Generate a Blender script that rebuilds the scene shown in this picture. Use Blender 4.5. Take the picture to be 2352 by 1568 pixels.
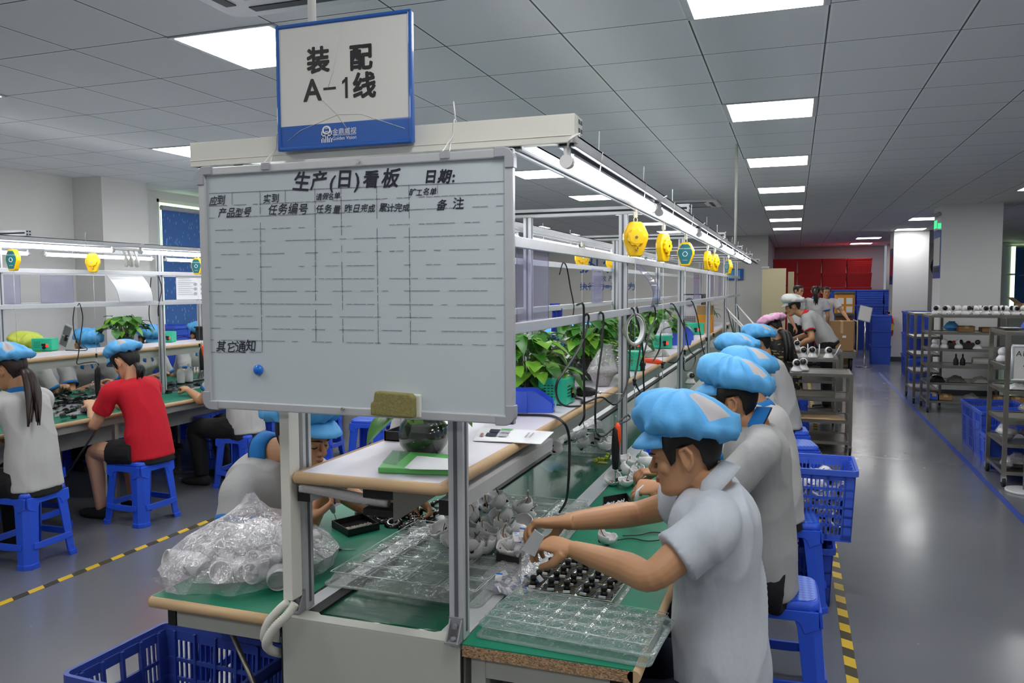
import bpy, bmesh, math, random
from math import sin, cos, pi, radians, sqrt, atan2
from mathutils import Vector, Matrix, Quaternion, Euler, noise
V = Vector
SC = bpy.context.scene
for o in list(bpy.data.objects):
    bpy.data.objects.remove(o)
COL = SC.collection
rnd = random.Random(7)

# ------------------------------------------------------------------ camera
YAW, PITCH, ROLL, FPX, EYE = .3378, -.0666, -.0040, 1847.0, 1.66
_f = V((-sin(YAW)*cos(PITCH), cos(YAW)*cos(PITCH), sin(PITCH)))
_r0 = V((cos(YAW), sin(YAW), 0)); _u0 = _r0.cross(_f)
_r = _r0*cos(ROLL) + _u0*sin(ROLL); _u = -_r0*sin(ROLL) + _u0*cos(ROLL)
cam_data = bpy.data.cameras.new('camera')
cam_data.sensor_width = 36.0
cam_data.lens = FPX/2352*36.0
cam_data.clip_start = .05; cam_data.clip_end = 100
cam = bpy.data.objects.new('camera', cam_data); COL.objects.link(cam)
cam.matrix_world = Matrix(((_r.x, _u.x, -_f.x, 0), (_r.y, _u.y, -_f.y, 0), (_r.z, _u.z, -_f.z, EYE), (0, 0, 0, 1)))
SC.camera = cam
# ------------------------------------------------------------------ world, exposure
w = bpy.data.worlds.new('world'); SC.world = w; w.use_nodes = True
w.node_tree.nodes['Background'].inputs[0].default_value = (.75, .85, 1, 1)
w.node_tree.nodes['Background'].inputs[1].default_value = .35
SC.view_settings.view_transform = 'Standard'; SC.view_settings.look = 'None'
SC.view_settings.exposure = 0.0; SC.view_settings.gamma = 1.0
SC.view_settings.use_curve_mapping = False
SC.cycles.max_bounces = 7; SC.cycles.diffuse_bounces = 4; SC.cycles.glossy_bounces = 3
SC.cycles.transmission_bounces = 3; SC.cycles.transparent_max_bounces = 16
SC.cycles.caustics_reflective = False; SC.cycles.caustics_refractive = False
SC.cycles.sample_clamp_indirect = 6.0
PANEL_E, TUBE_E = 16.0, 22.0      # radiance of ceiling panels and line tubes
def at(px, py, y=None, z=None, x=None):
    """point of the place seen at a pixel of the 2352x1568 photograph, on one plane"""
    d = _f + _r*((px-1176)/FPX) - _u*((py-784)/FPX)
    k = y/d.y if y is not None else ((z-EYE)/d.z if z is not None else x/d.x)
    return V((d.x*k, d.y*k, EYE+d.z*k))
# ------------------------------------------------------------------ helpers
def s2l(c):
    c = c/255.0
    return c/12.92 if c <= .04045 else ((c+.055)/1.055)**2.4
def rgb(r, g, b): return (s2l(r), s2l(g), s2l(b), 1)
MATS = {}
def pm(name, c, rough=.5, metal=0, spec=.5, nz=None, bump=None, emit=None, alpha=1, coat=0, sss=0, aniso=None):
    m = bpy.data.materials.new(name); m.use_nodes = True; MATS[name] = m
    nt = m.node_tree; b = nt.nodes['Principled BSDF']
    col = rgb(*c)
    b.inputs['Base Color'].default_value = col
    b.inputs['Roughness'].default_value = rough
    b.inputs['Metallic'].default_value = metal
    b.inputs['Specular IOR Level'].default_value = spec
    b.inputs['Coat Weight'].default_value = coat
    b.inputs['Alpha'].default_value = alpha
    if sss:
        b.inputs['Subsurface Weight'].default_value = sss
        b.inputs['Subsurface Radius'].default_value = (.012, .005, .003)
    if emit:
        b.inputs['Emission Color'].default_value = rgb(*emit[0]); b.inputs['Emission Strength'].default_value = emit[1]
    tc = None
    def coords(scale):
        nonlocal tc
        if tc is None: tc = nt.nodes.new('ShaderNodeTexCoord')
        mp = nt.nodes.new('ShaderNodeMapping')
        mp.inputs['Scale'].default_value = scale if isinstance(scale, tuple) else (1, 1, 1)
        nt.links.new(tc.outputs['Object'], mp.inputs['Vector']); return mp
    if nz:   # (scale, amount, [stretch])
        mp = coords(nz[2] if len(nz) > 2 else 1)
        n = nt.nodes.new('ShaderNodeTexNoise'); n.inputs['Scale'].default_value = nz[0]; n.inputs['Detail'].default_value = 4
        nt.links.new(mp.outputs[0], n.inputs['Vector'])
        mx = nt.nodes.new('ShaderNodeMix'); mx.data_type = 'RGBA'
        k = nz[1]
        mx.inputs['A'].default_value = tuple(max(0, x*(1-k)) for x in col[:3])+(1,)
        mx.inputs['B'].default_value = tuple(min(1, x*(1+k)) for x in col[:3])+(1,)
        nt.links.new(n.outputs['Fac'], mx.inputs['Factor']); nt.links.new(mx.outputs['Result'], b.inputs['Base Color'])
    if bump:  # (scale, strength, dist, [stretch])
        mp = coords(bump[3] if len(bump) > 3 else 1)
        n = nt.nodes.new('ShaderNodeTexNoise'); n.inputs['Scale'].default_value = bump[0]; n.inputs['Detail'].default_value = 3
        nt.links.new(mp.outputs[0], n.inputs['Vector'])
        bp = nt.nodes.new('ShaderNodeBump'); bp.inputs['Strength'].default_value = bump[1]; bp.inputs['Distance'].default_value = bump[2]
        nt.links.new(n.outputs['Fac'], bp.inputs['Height']); nt.links.new(bp.outputs[0], b.inputs['Normal'])
    return m
def film(name, tint=(240, 244, 246), haze=.12, edge=.55, rough=.08, gloss=.9, haze_col=(225, 228, 232), spark=0, bump=0):
    """thin clear plastic: transparent, glossy towards grazing, a little milky"""
    m = bpy.data.materials.new(name); m.use_nodes = True; MATS[name] = m
    nt = m.node_tree; N = nt.nodes; L = nt.links
    for n in list(N): N.remove(n)
    out = N.new('ShaderNodeOutputMaterial')
    tr = N.new('ShaderNodeBsdfTransparent'); tr.inputs[0].default_value = rgb(*tint)
    df = N.new('ShaderNodeBsdfDiffuse'); df.inputs[0].default_value = rgb(*haze_col)
    gl = N.new('ShaderNodeBsdfGlossy'); gl.inputs[0].default_value = (gloss, gloss, gloss, 1); gl.inputs['Roughness'].default_value = rough
    lw = N.new('ShaderNodeLayerWeight'); lw.inputs['Blend'].default_value = .35
    ml = N.new('ShaderNodeMath'); ml.operation = 'MULTIPLY_ADD'; ml.inputs[1].default_value = edge; ml.inputs[2].default_value = .04+spark
    L.new(lw.outputs['Facing'], ml.inputs[0])
    if bump:
        tc = N.new('ShaderNodeTexCoord'); nz = N.new('ShaderNodeTexNoise'); nz.inputs['Scale'].default_value = 38; nz.inputs['Detail'].default_value = 3; nz.inputs['Distortion'].default_value = 1.5
        L.new(tc.outputs['Object'], nz.inputs['Vector']); bp = N.new('ShaderNodeBump'); bp.inputs['Strength'].default_value = .55*bump; bp.inputs['Distance'].default_value = .012
        L.new(nz.outputs['Fac'], bp.inputs['Height']); L.new(bp.outputs[0], gl.inputs['Normal']); L.new(bp.outputs[0], df.inputs['Normal']); L.new(bp.outputs[0], lw.inputs['Normal'])
    m1 = N.new('ShaderNodeMixShader'); m1.inputs[0].default_value = haze
    L.new(tr.outputs[0], m1.inputs[1]); L.new(df.outputs[0], m1.inputs[2])
    m2 = N.new('ShaderNodeMixShader'); L.new(ml.outputs[0], m2.inputs[0])
    L.new(m1.outputs[0], m2.inputs[1]); L.new(gl.outputs[0], m2.inputs[2]); L.new(m2.outputs[0], out.inputs[0])
    return m
def emit(name, c, k):
    m = bpy.data.materials.new(name); m.use_nodes = True; MATS[name] = m
    nt = m.node_tree
    for n in list(nt.nodes): nt.nodes.remove(n)
    out = nt.nodes.new('ShaderNodeOutputMaterial'); e = nt.nodes.new('ShaderNodeEmission')
    e.inputs[0].default_value = rgb(*c); e.inputs[1].default_value = k
    nt.links.new(e.outputs[0], out.inputs[0]); return m
WO = {}
def wo(p):
    return WO.get(p.name, V((0, 0, 0))) if p is not None else V((0, 0, 0))
def meta(o, label=None, cat=None, group=None, kind=None):
    if label: o['label'] = label
    if cat: o['category'] = cat
    if group: o['group'] = group
    if kind: o['kind'] = kind
    return o
def thing(name, label, cat, loc=(0, 0, 0), group=None, rz=0):
    o = bpy.data.objects.new(name, None); COL.objects.link(o); o.empty_display_size = .05
    o.location = loc; o.rotation_euler = (0, 0, rz); WO[o.name] = V(loc)
    return meta(o, label, cat, group)
class MB:
    def __init__(s): s.v = []; s.f = []; s.m = []; s.s = []; s.M = None
    def add(s, vs, fs, m=0, smooth=False):
        o = len(s.v)
        s.v += [s.M @ V(p) for p in vs] if s.M is not None else [V(p) for p in vs]
        for f in fs: s.f.append([i+o for i in f]); s.m.append(m); s.s.append(smooth)
        return s
    def box(s, x0, y0, z0, x1, y1, z1, m=0):
        return s.add([(x0, y0, z0), (x1, y0, z0), (x1, y1, z0), (x0, y1, z0), (x0, y0, z1), (x1, y0, z1), (x1, y1, z1), (x0, y1, z1)],
                     [(0, 3, 2, 1), (4, 5, 6, 7), (0, 1, 5, 4), (1, 2, 6, 5), (2, 3, 7, 6), (3, 0, 4, 7)], m)
    def cbox(s, c, d, m=0, R=None):
        vs = []
        for k in ((-1, -1, -1), (1, -1, -1), (1, 1, -1), (-1, 1, -1), (-1, -1, 1), (1, -1, 1), (1, 1, 1), (-1, 1, 1)):
            p = V((k[0]*d[0]/2, k[1]*d[1]/2, k[2]*d[2]/2))
            vs.append((R @ p if R is not None else p)+V(c))
        return s.add(vs, [(0, 3, 2, 1), (4, 5, 6, 7), (0, 1, 5, 4), (1, 2, 6, 5), (2, 3, 7, 6), (3, 0, 4, 7)], m)
    def bar(s, a, b, w, h, m=0, up=(0, 0, 1)):
        a = V(a); b = V(b); d = (b-a).normalized(); u = V(up)
        if abs(d.dot(u)) > .99: u = V((0, 1, 0))
        r = d.cross(u).normalized(); u = r.cross(d)
        vs = [p+r*(i*w/2)+u*(j*h/2) for p in (a, b) for i, j in ((-1, -1), (1, -1), (1, 1), (-1, 1))]
        return s.add(vs, [(0, 1, 2, 3), (7, 6, 5, 4), (0, 4, 5, 1), (1, 5, 6, 2), (2, 6, 7, 3), (3, 7, 4, 0)], m)
    def tube(s, pts, r, n=8, m=0, caps=True, closed=False, smooth=True, sq=1):
        pts = [V(p) for p in pts]; K = len(pts)
        rr = r if isinstance(r, (list, tuple)) else [r]*K
        t0 = (pts[1]-pts[0]).normalized(); u = V((0, 0, 1))
        if abs(t0.dot(u)) > .9: u = V((1, 0, 0))
        nrm = (u-t0*u.dot(t0)).normalized(); rings = []
        for i, p in enumerate(pts):
            a = pts[i-1] if (i > 0 or closed) else pts[i]; b = pts[(i+1) % K] if (i < K-1 or closed) else pts[i]
            t = (b-a)
            t = t.normalized() if t.length > 1e-9 else t0
            nrm = (nrm-t*nrm.dot(t))
            nrm = nrm.normalized() if nrm.length > 1e-6 else t.orthogonal().normalized()
            bi = t.cross(nrm)
            rings.append([p+(nrm*cos(2*pi*k/n)+bi*sin(2*pi*k/n)*sq)*rr[i] for k in range(n)])
        return s.rings(rings, m, caps, closed, smooth)
    def rings(s, rings, m=0, caps=True, closed=False, smooth=True):
        n = len(rings[0]); vs = [p for r in rings for p in r]; fs = []
        K = len(rings)
        for i in range(K if closed else K-1):
            for k in range(n):
                a = i*n+k; b = i*n+(k+1) % n; c = ((i+1) % K)*n+(k+1) % n; d = ((i+1) % K)*n+k
                fs.append((a, b, c, d))
        s.add(vs, fs, m, smooth)
        if caps and not closed:
            o = len(s.v)-len(vs)
            s.f.append([o+k for k in range(n)][::-1]); s.m.append(m); s.s.append(False)
            s.f.append([o+(K-1)*n+k for k in range(n)]); s.m.append(m); s.s.append(False)
        return s
    def cyl(s, a, b, r, r2=None, n=16, m=0, caps=True): return s.tube([a, b], [r, r if r2 is None else r2], n, m, caps)
    def lathe(s, prof, c=(0, 0, 0), n=24, m=0, R=None, caps=True, sx=1, sy=1):
        c = V(c); rings = []
        for r, z in prof:
            ring = []
            for k in range(n):
                p = V((r*cos(2*pi*k/n)*sx, r*sin(2*pi*k/n)*sy, z))
                ring.append((R @ p if R is not None else p)+c)
            rings.append(ring)
        return s.rings(rings, m, caps)
    def ball(s, c, r, n=16, k=10, m=0, R=None):
        rx, ry, rz = r if isinstance(r, (tuple, list)) else (r, r, r)
        rings = []
        for i in range(k+1):
            a = -pi/2+pi*i/k; q = max(cos(a), 1e-3)
            ring = []
            for j in range(n):
                p = V((rx*q*cos(2*pi*j/n), ry*q*sin(2*pi*j/n), rz*sin(a)))
                ring.append((R @ p if R is not None else p)+V(c))
            rings.append(ring)
        return s.rings(rings, m, True)
    def prism(s, poly, h0, h1, m=0, R=None, c=(0, 0, 0), smooth=False):
        c = V(c); n = len(poly)
        T = lambda p: (R @ V(p) if R is not None else V(p))+c
        vs = [T((x, y, h0)) for x, y in poly]+[T((x, y, h1)) for x, y in poly]
        fs = [tuple(range(n))[::-1], tuple(range(n, 2*n))]+[(i, (i+1) % n, n+(i+1) % n, n+i) for i in range(n)]
        return s.add(vs, fs, m, smooth)
    def grid(s, P, m=0, smooth=True, cu=False):
        nu = len(P); nv = len(P[0]); vs = [p for r in P for p in r]; fs = []
        for i in range(nu if cu else nu-1):
            for j in range(nv-1):
                fs.append((i*nv+j, ((i+1) % nu)*nv+j, ((i+1) % nu)*nv+j+1, i*nv+j+1))
        return s.add(vs, fs, m, smooth)
    def build(s, name, mat, parent=None, bevel=0, solid=0, sub=0, label=None, seg=2, local=False, off=0):
        me = bpy.data.meshes.new(name)
        w = V((0, 0, 0)) if local else wo(parent)
        me.from_pydata([tuple(p-w) for p in s.v], [], s.f)
        mats = mat if isinstance(mat, (list, tuple)) else [mat]
        for m in mats: me.materials.append(MATS[m] if isinstance(m, str) else m)
        me.polygons.foreach_set('material_index', s.m); me.polygons.foreach_set('use_smooth', s.s); me.update()
        return link(name, me, parent, bevel, solid, sub, label, seg, w, off)
def link(name, me, parent=None, bevel=0, solid=0, sub=0, label=None, seg=2, w=V((0, 0, 0)), off=0):
    o = bpy.data.objects.new(name, me); COL.objects.link(o)
    if parent is not None: o.parent = parent
    WO[o.name] = V(w)
    if solid:
        q = o.modifiers.new('solid', 'SOLIDIFY'); q.thickness = solid; q.offset = off
    if bevel:
        q = o.modifiers.new('bevel', 'BEVEL'); q.width = bevel; q.segments = seg; q.limit_method = 'ANGLE'; q.angle_limit = .6
        q.harden_normals = False
    if sub:
        q = o.modifiers.new('sub', 'SUBSURF'); q.levels = sub; q.render_levels = sub
    if label: o['label'] = label
    return o
def solo(mb, name, mat, label, cat, group=None, base=None, **k):
    """a thing that is one mesh; its origin sits at its base"""
    if base is None:
        xs = [p.x for p in mb.v]; ys = [p.y for p in mb.v]
        base = V(((min(xs)+max(xs))/2, (min(ys)+max(ys))/2, min(p.z for p in mb.v)))
    for p in mb.v: p -= base
    o = mb.build(name, mat, None, **k); o.location = base; WO[o.name] = V(base)
    return meta(o, label, cat, group)
def struct(mb, name, mat, **k):
    return meta(mb.build(name, mat, None, **k), kind='structure')
def kids(o): return [c for c in COL.objects if c.parent == o]
CH = {}
def dup(root, loc, rz=None, label=None, group=None, rot=None):
    if root.name not in CH:
        CH[root.name] = [(c, kids(c)) for c in kids(root)]
    r = root.copy(); COL.objects.link(r); r.location = loc
    if rz is not None: r.rotation_euler = (0, 0, rz)
    if rot is not None: r.rotation_euler = rot
    if label: r['label'] = label
    if group: r['group'] = group
    for c, gs in CH[root.name]:
        d = c.copy(); COL.objects.link(d); d.parent = r
        for g in gs:
            e = g.copy(); COL.objects.link(e); e.parent = d
    return r
def arc(a, b, sag, n=12, ax=(0, 0, -1)):
    a = V(a); b = V(b); ax = V(ax)
    return [a.lerp(b, i/n)+ax*(sag*4*(i/n)*(1-i/n)) for i in range(n+1)]
def spline(pts, k=6):
    pts = [V(p) for p in pts]; P = [2*pts[0]-pts[1]]+pts+[2*pts[-1]-pts[-2]]; out = []
    for i in range(1, len(P)-2):
        a, b, c, d = P[i-1], P[i], P[i+1], P[i+2]
        for j in range(k):
            t = j/k
            out.append(.5*((2*b)+(c-a)*t+(2*a-5*b+4*c-d)*t*t+(3*b-3*c+d-a)*t**3))
    out.append(pts[-1]); return out
def rrect(w, h, r, n=4):
    p = []
    for cx, cy, a0 in ((w/2-r, h/2-r, 0), (-w/2+r, h/2-r, 90), (-w/2+r, -h/2+r, 180), (w/2-r, -h/2+r, 270)):
        for i in range(n+1):
            a = radians(a0+90*i/n); p.append((cx+r*cos(a), cy+r*sin(a)))
    return p
def rot3(x=0, y=0, z=0): return Euler((x, y, z)).to_matrix()
def frame_to(d, up=(0, 0, 1)):
    """matrix whose z axis runs along d"""
    d = V(d).normalized(); u = V(up)
    if abs(d.dot(u)) > .98: u = V((0, 1, 0))
    x = u.cross(d).normalized(); y = d.cross(x)
    return Matrix((x, y, d)).transposed()
_fc = None
def text_mesh(body, size, thick=0.0, shear=0.0, spacing=1.0, offset=0.0):
    """mesh of a line of text in the xy plane, centred on its width, baseline y=0"""
    c = bpy.data.curves.new('t', 'FONT'); c.body = body; c.size = size; c.extrude = thick; c.shear = shear
    c.space_character = spacing; c.offset = offset; c.align_x = 'CENTER'; c.resolution_u = 2
    o = bpy.data.objects.new('t', c); COL.objects.link(o)
    dg = bpy.context.evaluated_depsgraph_get(); dg.update()
    me = bpy.data.meshes.new_from_object(o.evaluated_get(dg))
    bpy.data.objects.remove(o); bpy.data.curves.remove(c)
    return me
def add_text(mb, body, size, org, ex, ey, m=0, **k):
    me = text_mesh(body, size, **k); org = V(org); ex = V(ex); ey = V(ey); ez = ex.cross(ey)
    mb.add([org+ex*v.co.x+ey*v.co.y+ez*v.co.z for v in me.vertices], [tuple(p.vertices) for p in me.polygons], m)
    bpy.data.meshes.remove(me); return mb
# ------------------------------------------------------------------ materials
pm('wall', (212, 211, 208), .75, nz=(3, .03))
pm('wall_dim', (205, 190, 200), .8)
pm('pillar_white', (226, 226, 228), .6)
pm('alu', (206, 208, 212), .42, .35, nz=(30, .06), bump=(200, .08, .001, (1, 1, .02)))
pm('alu_dark', (104, 107, 114), .5, .3)
pm('bracket_grey', (150, 150, 156), .5, .2); pm('steel', (150, 147, 140), .3, .9, nz=(8, .12))
pm('chrome', (215, 215, 218), .18, 1)
pm('black', (22, 22, 24), .45); pm('black_gloss', (14, 14, 16), .18, spec=.6, coat=.4)
pm('rubber', (30, 30, 32), .7); pm('cable', (24, 24, 27), .5)
pm('pvc', (226, 224, 216), .42); pm('white_plastic', (236, 234, 236), .25, coat=.25)
pm('dirty_white', (214, 212, 206), .5, nz=(12, .08))
pm('powder', (186, 188, 180), .5, nz=(5, .04), bump=(400, .06, .0006))
pm('powder_dark', (128, 130, 126), .5)
pm('green_mat', (8, 122, 92), .42, nz=(6, .1), bump=(120, .05, .0006)); pm('edge_beige', (204, 172, 132), .5, nz=(20, .08))
pm('green_belt', (10, 84, 60), .22, nz=(2.5, .18), bump=(18, .10, .002, (1, .25, 1)), coat=.25)
pm('shelf_top', (228, 222, 232), .35, nz=(3, .03)); pm('wood_white', (220, 218, 222), .4)
pm('blue_crate', (66, 104, 222), .4, nz=(4, .06), coat=.1); pm('blue_dark', (48, 78, 182), .42); pm('blue_stool', (44, 92, 228), .32, nz=(3, .05), coat=.15)
pm('blue_navy', (58, 80, 166), .45); pm('red_crate', (222, 26, 34), .45)
pm('yellow', (250, 200, 12), .35, coat=.2); pm('teal_plate', (30, 108, 116), .45); pm('green_box', (50, 196, 154), .42, nz=(8, .05)); pm('orange', (250, 80, 20), .45)
pm('paper', (240, 240, 242), .7); pm('green_folder', (112, 208, 112), .35); pm('carton', (168, 130, 88), .75, nz=(10, .08)); pm('carton_dark', (120, 88, 58), .8)
pm('ink', (30, 32, 52), .5); pm('ink_black', (34, 33, 38), .5); pm('brand_blue', (30, 92, 178), .35, coat=.3); pm('sign_white', (222, 221, 218), .45, nz=(2, .02)); pm('white_ink', (240, 240, 240), .5)
pm('board', (205, 214, 220), .16, nz=(1.5, .03), coat=.3); pm('grey_plastic', (172, 174, 182), .4); pm('sponge', (142, 134, 84), .95, nz=(160, .35), bump=(220, .6, .003)); pm('magnet', (20, 118, 222), .22, coat=.4)
pm('skin', (200, 150, 112), .5, sss=.12, nz=(9, .05), bump=(90, .12, .0008)); pm('skin_b', (192, 140, 104), .5, sss=.12, nz=(9, .05), bump=(90, .12, .0008)); pm('skin_c', (222, 172, 138), .5, sss=.12, nz=(9, .04))
pm('lip', (168, 96, 86), .45); pm('hair', (18, 15, 15), .5, nz=(60, .4, (1, 1, .1))); pm('eye', (24, 18, 16), .3); pm('hair_brown', (44, 30, 26), .45, nz=(60, .4, (1, 1, .1)))
pm('shirt_light', (204, 210, 220), .85, nz=(90, .06), bump=(11, .55, .02, (1, 1, .55))); pm('polo_grey', (176, 176, 176), .9, nz=(260, .1), bump=(10, .45, .016, (1, 1, .5)))
pm('polo_light', (198, 197, 196), .9, nz=(260, .08), bump=(10, .4, .014, (1, 1, .5))); pm('collar_blue', (28, 120, 196), .8); pm('navy_trim', (22, 28, 52), .8); pm('shirt_red', (212, 20, 44), .85, bump=(14, .25, .006)); pm('shirt_white', (230, 228, 230), .85, bump=(14, .2, .006))
pm('pants_black', (22, 22, 26), .85, bump=(14, .25, .006)); pm('pants_navy', (26, 32, 54), .85, bump=(14, .25, .006)); pm('cap_blue', (92, 176, 236), .62, nz=(240, .07, (1, .1, 1)), bump=(30, .35, .008)); pm('cap_pink', (238, 176, 214), .65, bump=(26, .4, .006)); pm('cap_white', (226, 230, 228), .65, bump=(26, .4, .006)); pm('cap_yellow', (214, 226, 92), .65)
pm('cap_patch', (188, 184, 186), .8); pm('leaf', (58, 120, 34), .38, nz=(14, .35)); pm('leaf_light', (112, 168, 44), .38, nz=(14, .25)); pm('stem', (96, 136, 52), .5); pm('roots', (46, 36, 26), .7, nz=(40, .8))
pm('screws', (186, 182, 174), .45, .35, nz=(160, .75), bump=(160, 1.0, .01)); pm('screw_black', (18, 18, 20), .5); pm('beige_door', (196, 186, 152), .55); pm('blue_wall', (40, 66, 120), .8); pm('skirt', (70, 72, 76), .6)
pm('tape_silver', (150, 150, 140), .4); pm('wire_red', (140, 44, 36), .5); pm('wire_yellow', (206, 186, 120), .5); pm('wire_brown', (92, 58, 44), .5); pm('purple_ink', (120, 110, 170), .6); pm('pink_cloth', (222, 170, 200), .8); pm('blue_cloth', (28, 46, 150), .85, bump=(30, .4, .006))
pm('jacket_pattern', (34, 32, 34), .8); pm('cream', (214, 208, 186), .5); pm('dial', (236, 240, 240), .4); pm('pcb', (24, 30, 36), .5); pm('gold', (176, 140, 80), .4, .6); pm('orange_carton', (226, 150, 40), .6); pm('grey_sack', (92, 94, 86), .7, nz=(120, .5)); pm('lime', (204, 214, 70), .6)
film('clear', haze=.10, edge=.55, rough=.06); film('clear_tray', (244, 248, 246), .25, .55, .08, haze_col=(224, 232, 228), bump=.6); film('clear_lilac', (224, 224, 242), .17, .35, .1, haze_col=(196, 196, 236))
film('clear_bag', (252, 251, 253), .28, .5, .12, haze_col=(238, 235, 242), bump=1); film('clear_highlight', (250, 252, 251), .5, .5, .1, haze_col=(236, 242, 242)); film('glass', (226, 232, 226), .03, .28, .03); film('clear_teal', (247, 251, 250), .17, .45, .08, haze_col=(214, 238, 238), bump=.6)
emit('panel_light', (255, 255, 252), PANEL_E); emit('tube_light', (250, 252, 255), TUBE_E); emit('exit_green', (80, 230, 150), 1.2); emit('daylight', (214, 255, 196), 3.0); emit('led_red', (255, 50, 40), 2.5)
def tex_math(nt, op, a, b=None):
    n = nt.nodes.new('ShaderNodeMath'); n.operation = op
    for i, q in enumerate((a, b)):
        if q is None: continue
        if isinstance(q, (int, float)): n.inputs[i].default_value = q
        else: nt.links.new(q, n.inputs[i])
    return n.outputs[0]
def xyz(nt):
    tc = nt.nodes.new('ShaderNodeTexCoord'); sp = nt.nodes.new('ShaderNodeSeparateXYZ'); nt.links.new(tc.outputs['Object'], sp.inputs[0]); return sp.outputs
def mixcol(nt, fac, a, b):
    mx = nt.nodes.new('ShaderNodeMix'); mx.data_type = 'RGBA'
    for q, i in ((a, 'A'), (b, 'B')):
        if isinstance(q, tuple): mx.inputs[i].default_value = q
        else: nt.links.new(q, mx.inputs[i])
    if isinstance(fac, (int, float)): mx.inputs['Factor'].default_value = fac
    else: nt.links.new(fac, mx.inputs['Factor'])
    return mx.outputs['Result']
def ceiling_material():
    m = pm('ceiling_tiles', (196, 197, 199), .7); nt = m.node_tree; b = nt.nodes['Principled BSDF']; X = xyz(nt)
    def line(c, off):
        q = tex_math(nt, 'FRACT', tex_math(nt, 'DIVIDE', tex_math(nt, 'ADD', c, off), .6))
        d = tex_math(nt, 'ABSOLUTE', tex_math(nt, 'SUBTRACT', q, .5))           # .5 on the joint
        return tex_math(nt, 'GREATER_THAN', d, .5-.0065), tex_math(nt, 'GREATER_THAN', d, .5-.024), d
    l1, w1, d1 = line(X[0], .479+60); l2, w2, d2 = line(X[1], -3.794+60)
    joint = tex_math(nt, 'MAXIMUM', l1, l2); rim = tex_math(nt, 'MAXIMUM', w1, w2)
    dots = nt.nodes.new('ShaderNodeTexNoise'); dots.inputs['Scale'].default_value = 3; dots.inputs['Detail'].default_value = 3
    c1 = mixcol(nt, dots.outputs['Fac'], rgb(222, 223, 226), rgb(236, 237, 239))
    c2 = mixcol(nt, rim, c1, rgb(238, 238, 238)); c3 = mixcol(nt, joint, c2, rgb(70, 72, 74))
    nt.links.new(c3, b.inputs['Base Color'])
    wv = nt.nodes.new('ShaderNodeTexWave'); wv.inputs['Scale'].default_value = 60; wv.bands_direction = 'X'
    bp = nt.nodes.new('ShaderNodeBump'); bp.inputs['Strength'].default_value = .05; bp.inputs['Distance'].default_value = .002
    nt.links.new(wv.outputs['Fac'], bp.inputs['Height']); nt.links.new(bp.outputs[0], b.inputs['Normal'])
ceiling_material()
def floor_material():
    m = pm('floor_epoxy', (126, 130, 138), .2, coat=.2); nt = m.node_tree; b = nt.nodes['Principled BSDF']
    b.inputs['Coat Roughness'].default_value = .12
    tc = nt.nodes.new('ShaderNodeTexCoord')
    n = nt.nodes.new('ShaderNodeTexNoise'); n.inputs['Scale'].default_value = .7; n.inputs['Detail'].default_value = 6; nt.links.new(tc.outputs['Object'], n.inputs['Vector'])
    c = mixcol(nt, n.outputs['Fac'], rgb(96, 99, 106), rgb(124, 126, 132))
    n2 = nt.nodes.new('ShaderNodeTexNoise'); n2.inputs['Scale'].default_value = 5; n2.inputs['Detail'].default_value = 5; nt.links.new(tc.outputs['Object'], n2.inputs['Vector'])
    nt.links.new(c, b.inputs['Base Color'])
    r = tex_math(nt, 'MULTIPLY_ADD', n2.outputs['Fac'], .16); r.node.inputs[2].default_value = .16
    nt.links.new(r, b.inputs['Roughness'])
    n3 = nt.nodes.new('ShaderNodeTexNoise'); n3.inputs['Scale'].default_value = 22; n3.inputs['Detail'].default_value = 4; nt.links.new(tc.outputs['Object'], n3.inputs['Vector'])
    bp = nt.nodes.new('ShaderNodeBump'); bp.inputs['Strength'].default_value = .10; bp.inputs['Distance'].default_value = .003
    nt.links.new(n3.outputs['Fac'], bp.inputs['Height']); nt.links.new(bp.outputs[0], b.inputs['Coat Normal']); nt.links.new(bp.outputs[0], b.inputs['Normal'])
floor_material()
def hazard_material():
    m = pm('hazard_tape', (240, 200, 30), .4); nt = m.node_tree; b = nt.nodes['Principled BSDF']; X = xyz(nt)
    q = tex_math(nt, 'FRACT', tex_math(nt, 'DIVIDE', tex_math(nt, 'ADD', X[1], tex_math(nt, 'MULTIPLY', X[0], .55)), .19))
    k = tex_math(nt, 'GREATER_THAN', q, .5)
    nz = nt.nodes.new('ShaderNodeTexNoise'); nz.inputs['Scale'].default_value = 60
    dk = mixcol(nt, nz.outputs['Fac'], rgb(30, 28, 20), rgb(96, 86, 50))
    nt.links.new(mixcol(nt, k, rgb(226, 188, 44), dk), b.inputs['Base Color'])
hazard_material()
def blind_material():
    m = pm('blind_blue', (40, 72, 130), .8); nt = m.node_tree; b = nt.nodes['Principled BSDF']
    tc = nt.nodes.new('ShaderNodeTexCoord'); mp = nt.nodes.new('ShaderNodeMapping'); mp.inputs['Rotation'].default_value = (.6, 0, 0); mp.inputs['Scale'].default_value = (1, 30, 11)
    nt.links.new(tc.outputs['Object'], mp.inputs[0])
    vo = nt.nodes.new('ShaderNodeTexVoronoi'); vo.inputs['Scale'].default_value = 1.0; nt.links.new(mp.outputs[0], vo.inputs['Vector'])
    k = tex_math(nt, 'LESS_THAN', vo.outputs['Distance'], .22)
    nt.links.new(mixcol(nt, k, rgb(66, 110, 176), rgb(122, 156, 206)), b.inputs['Base Color'])
blind_material()
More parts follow.
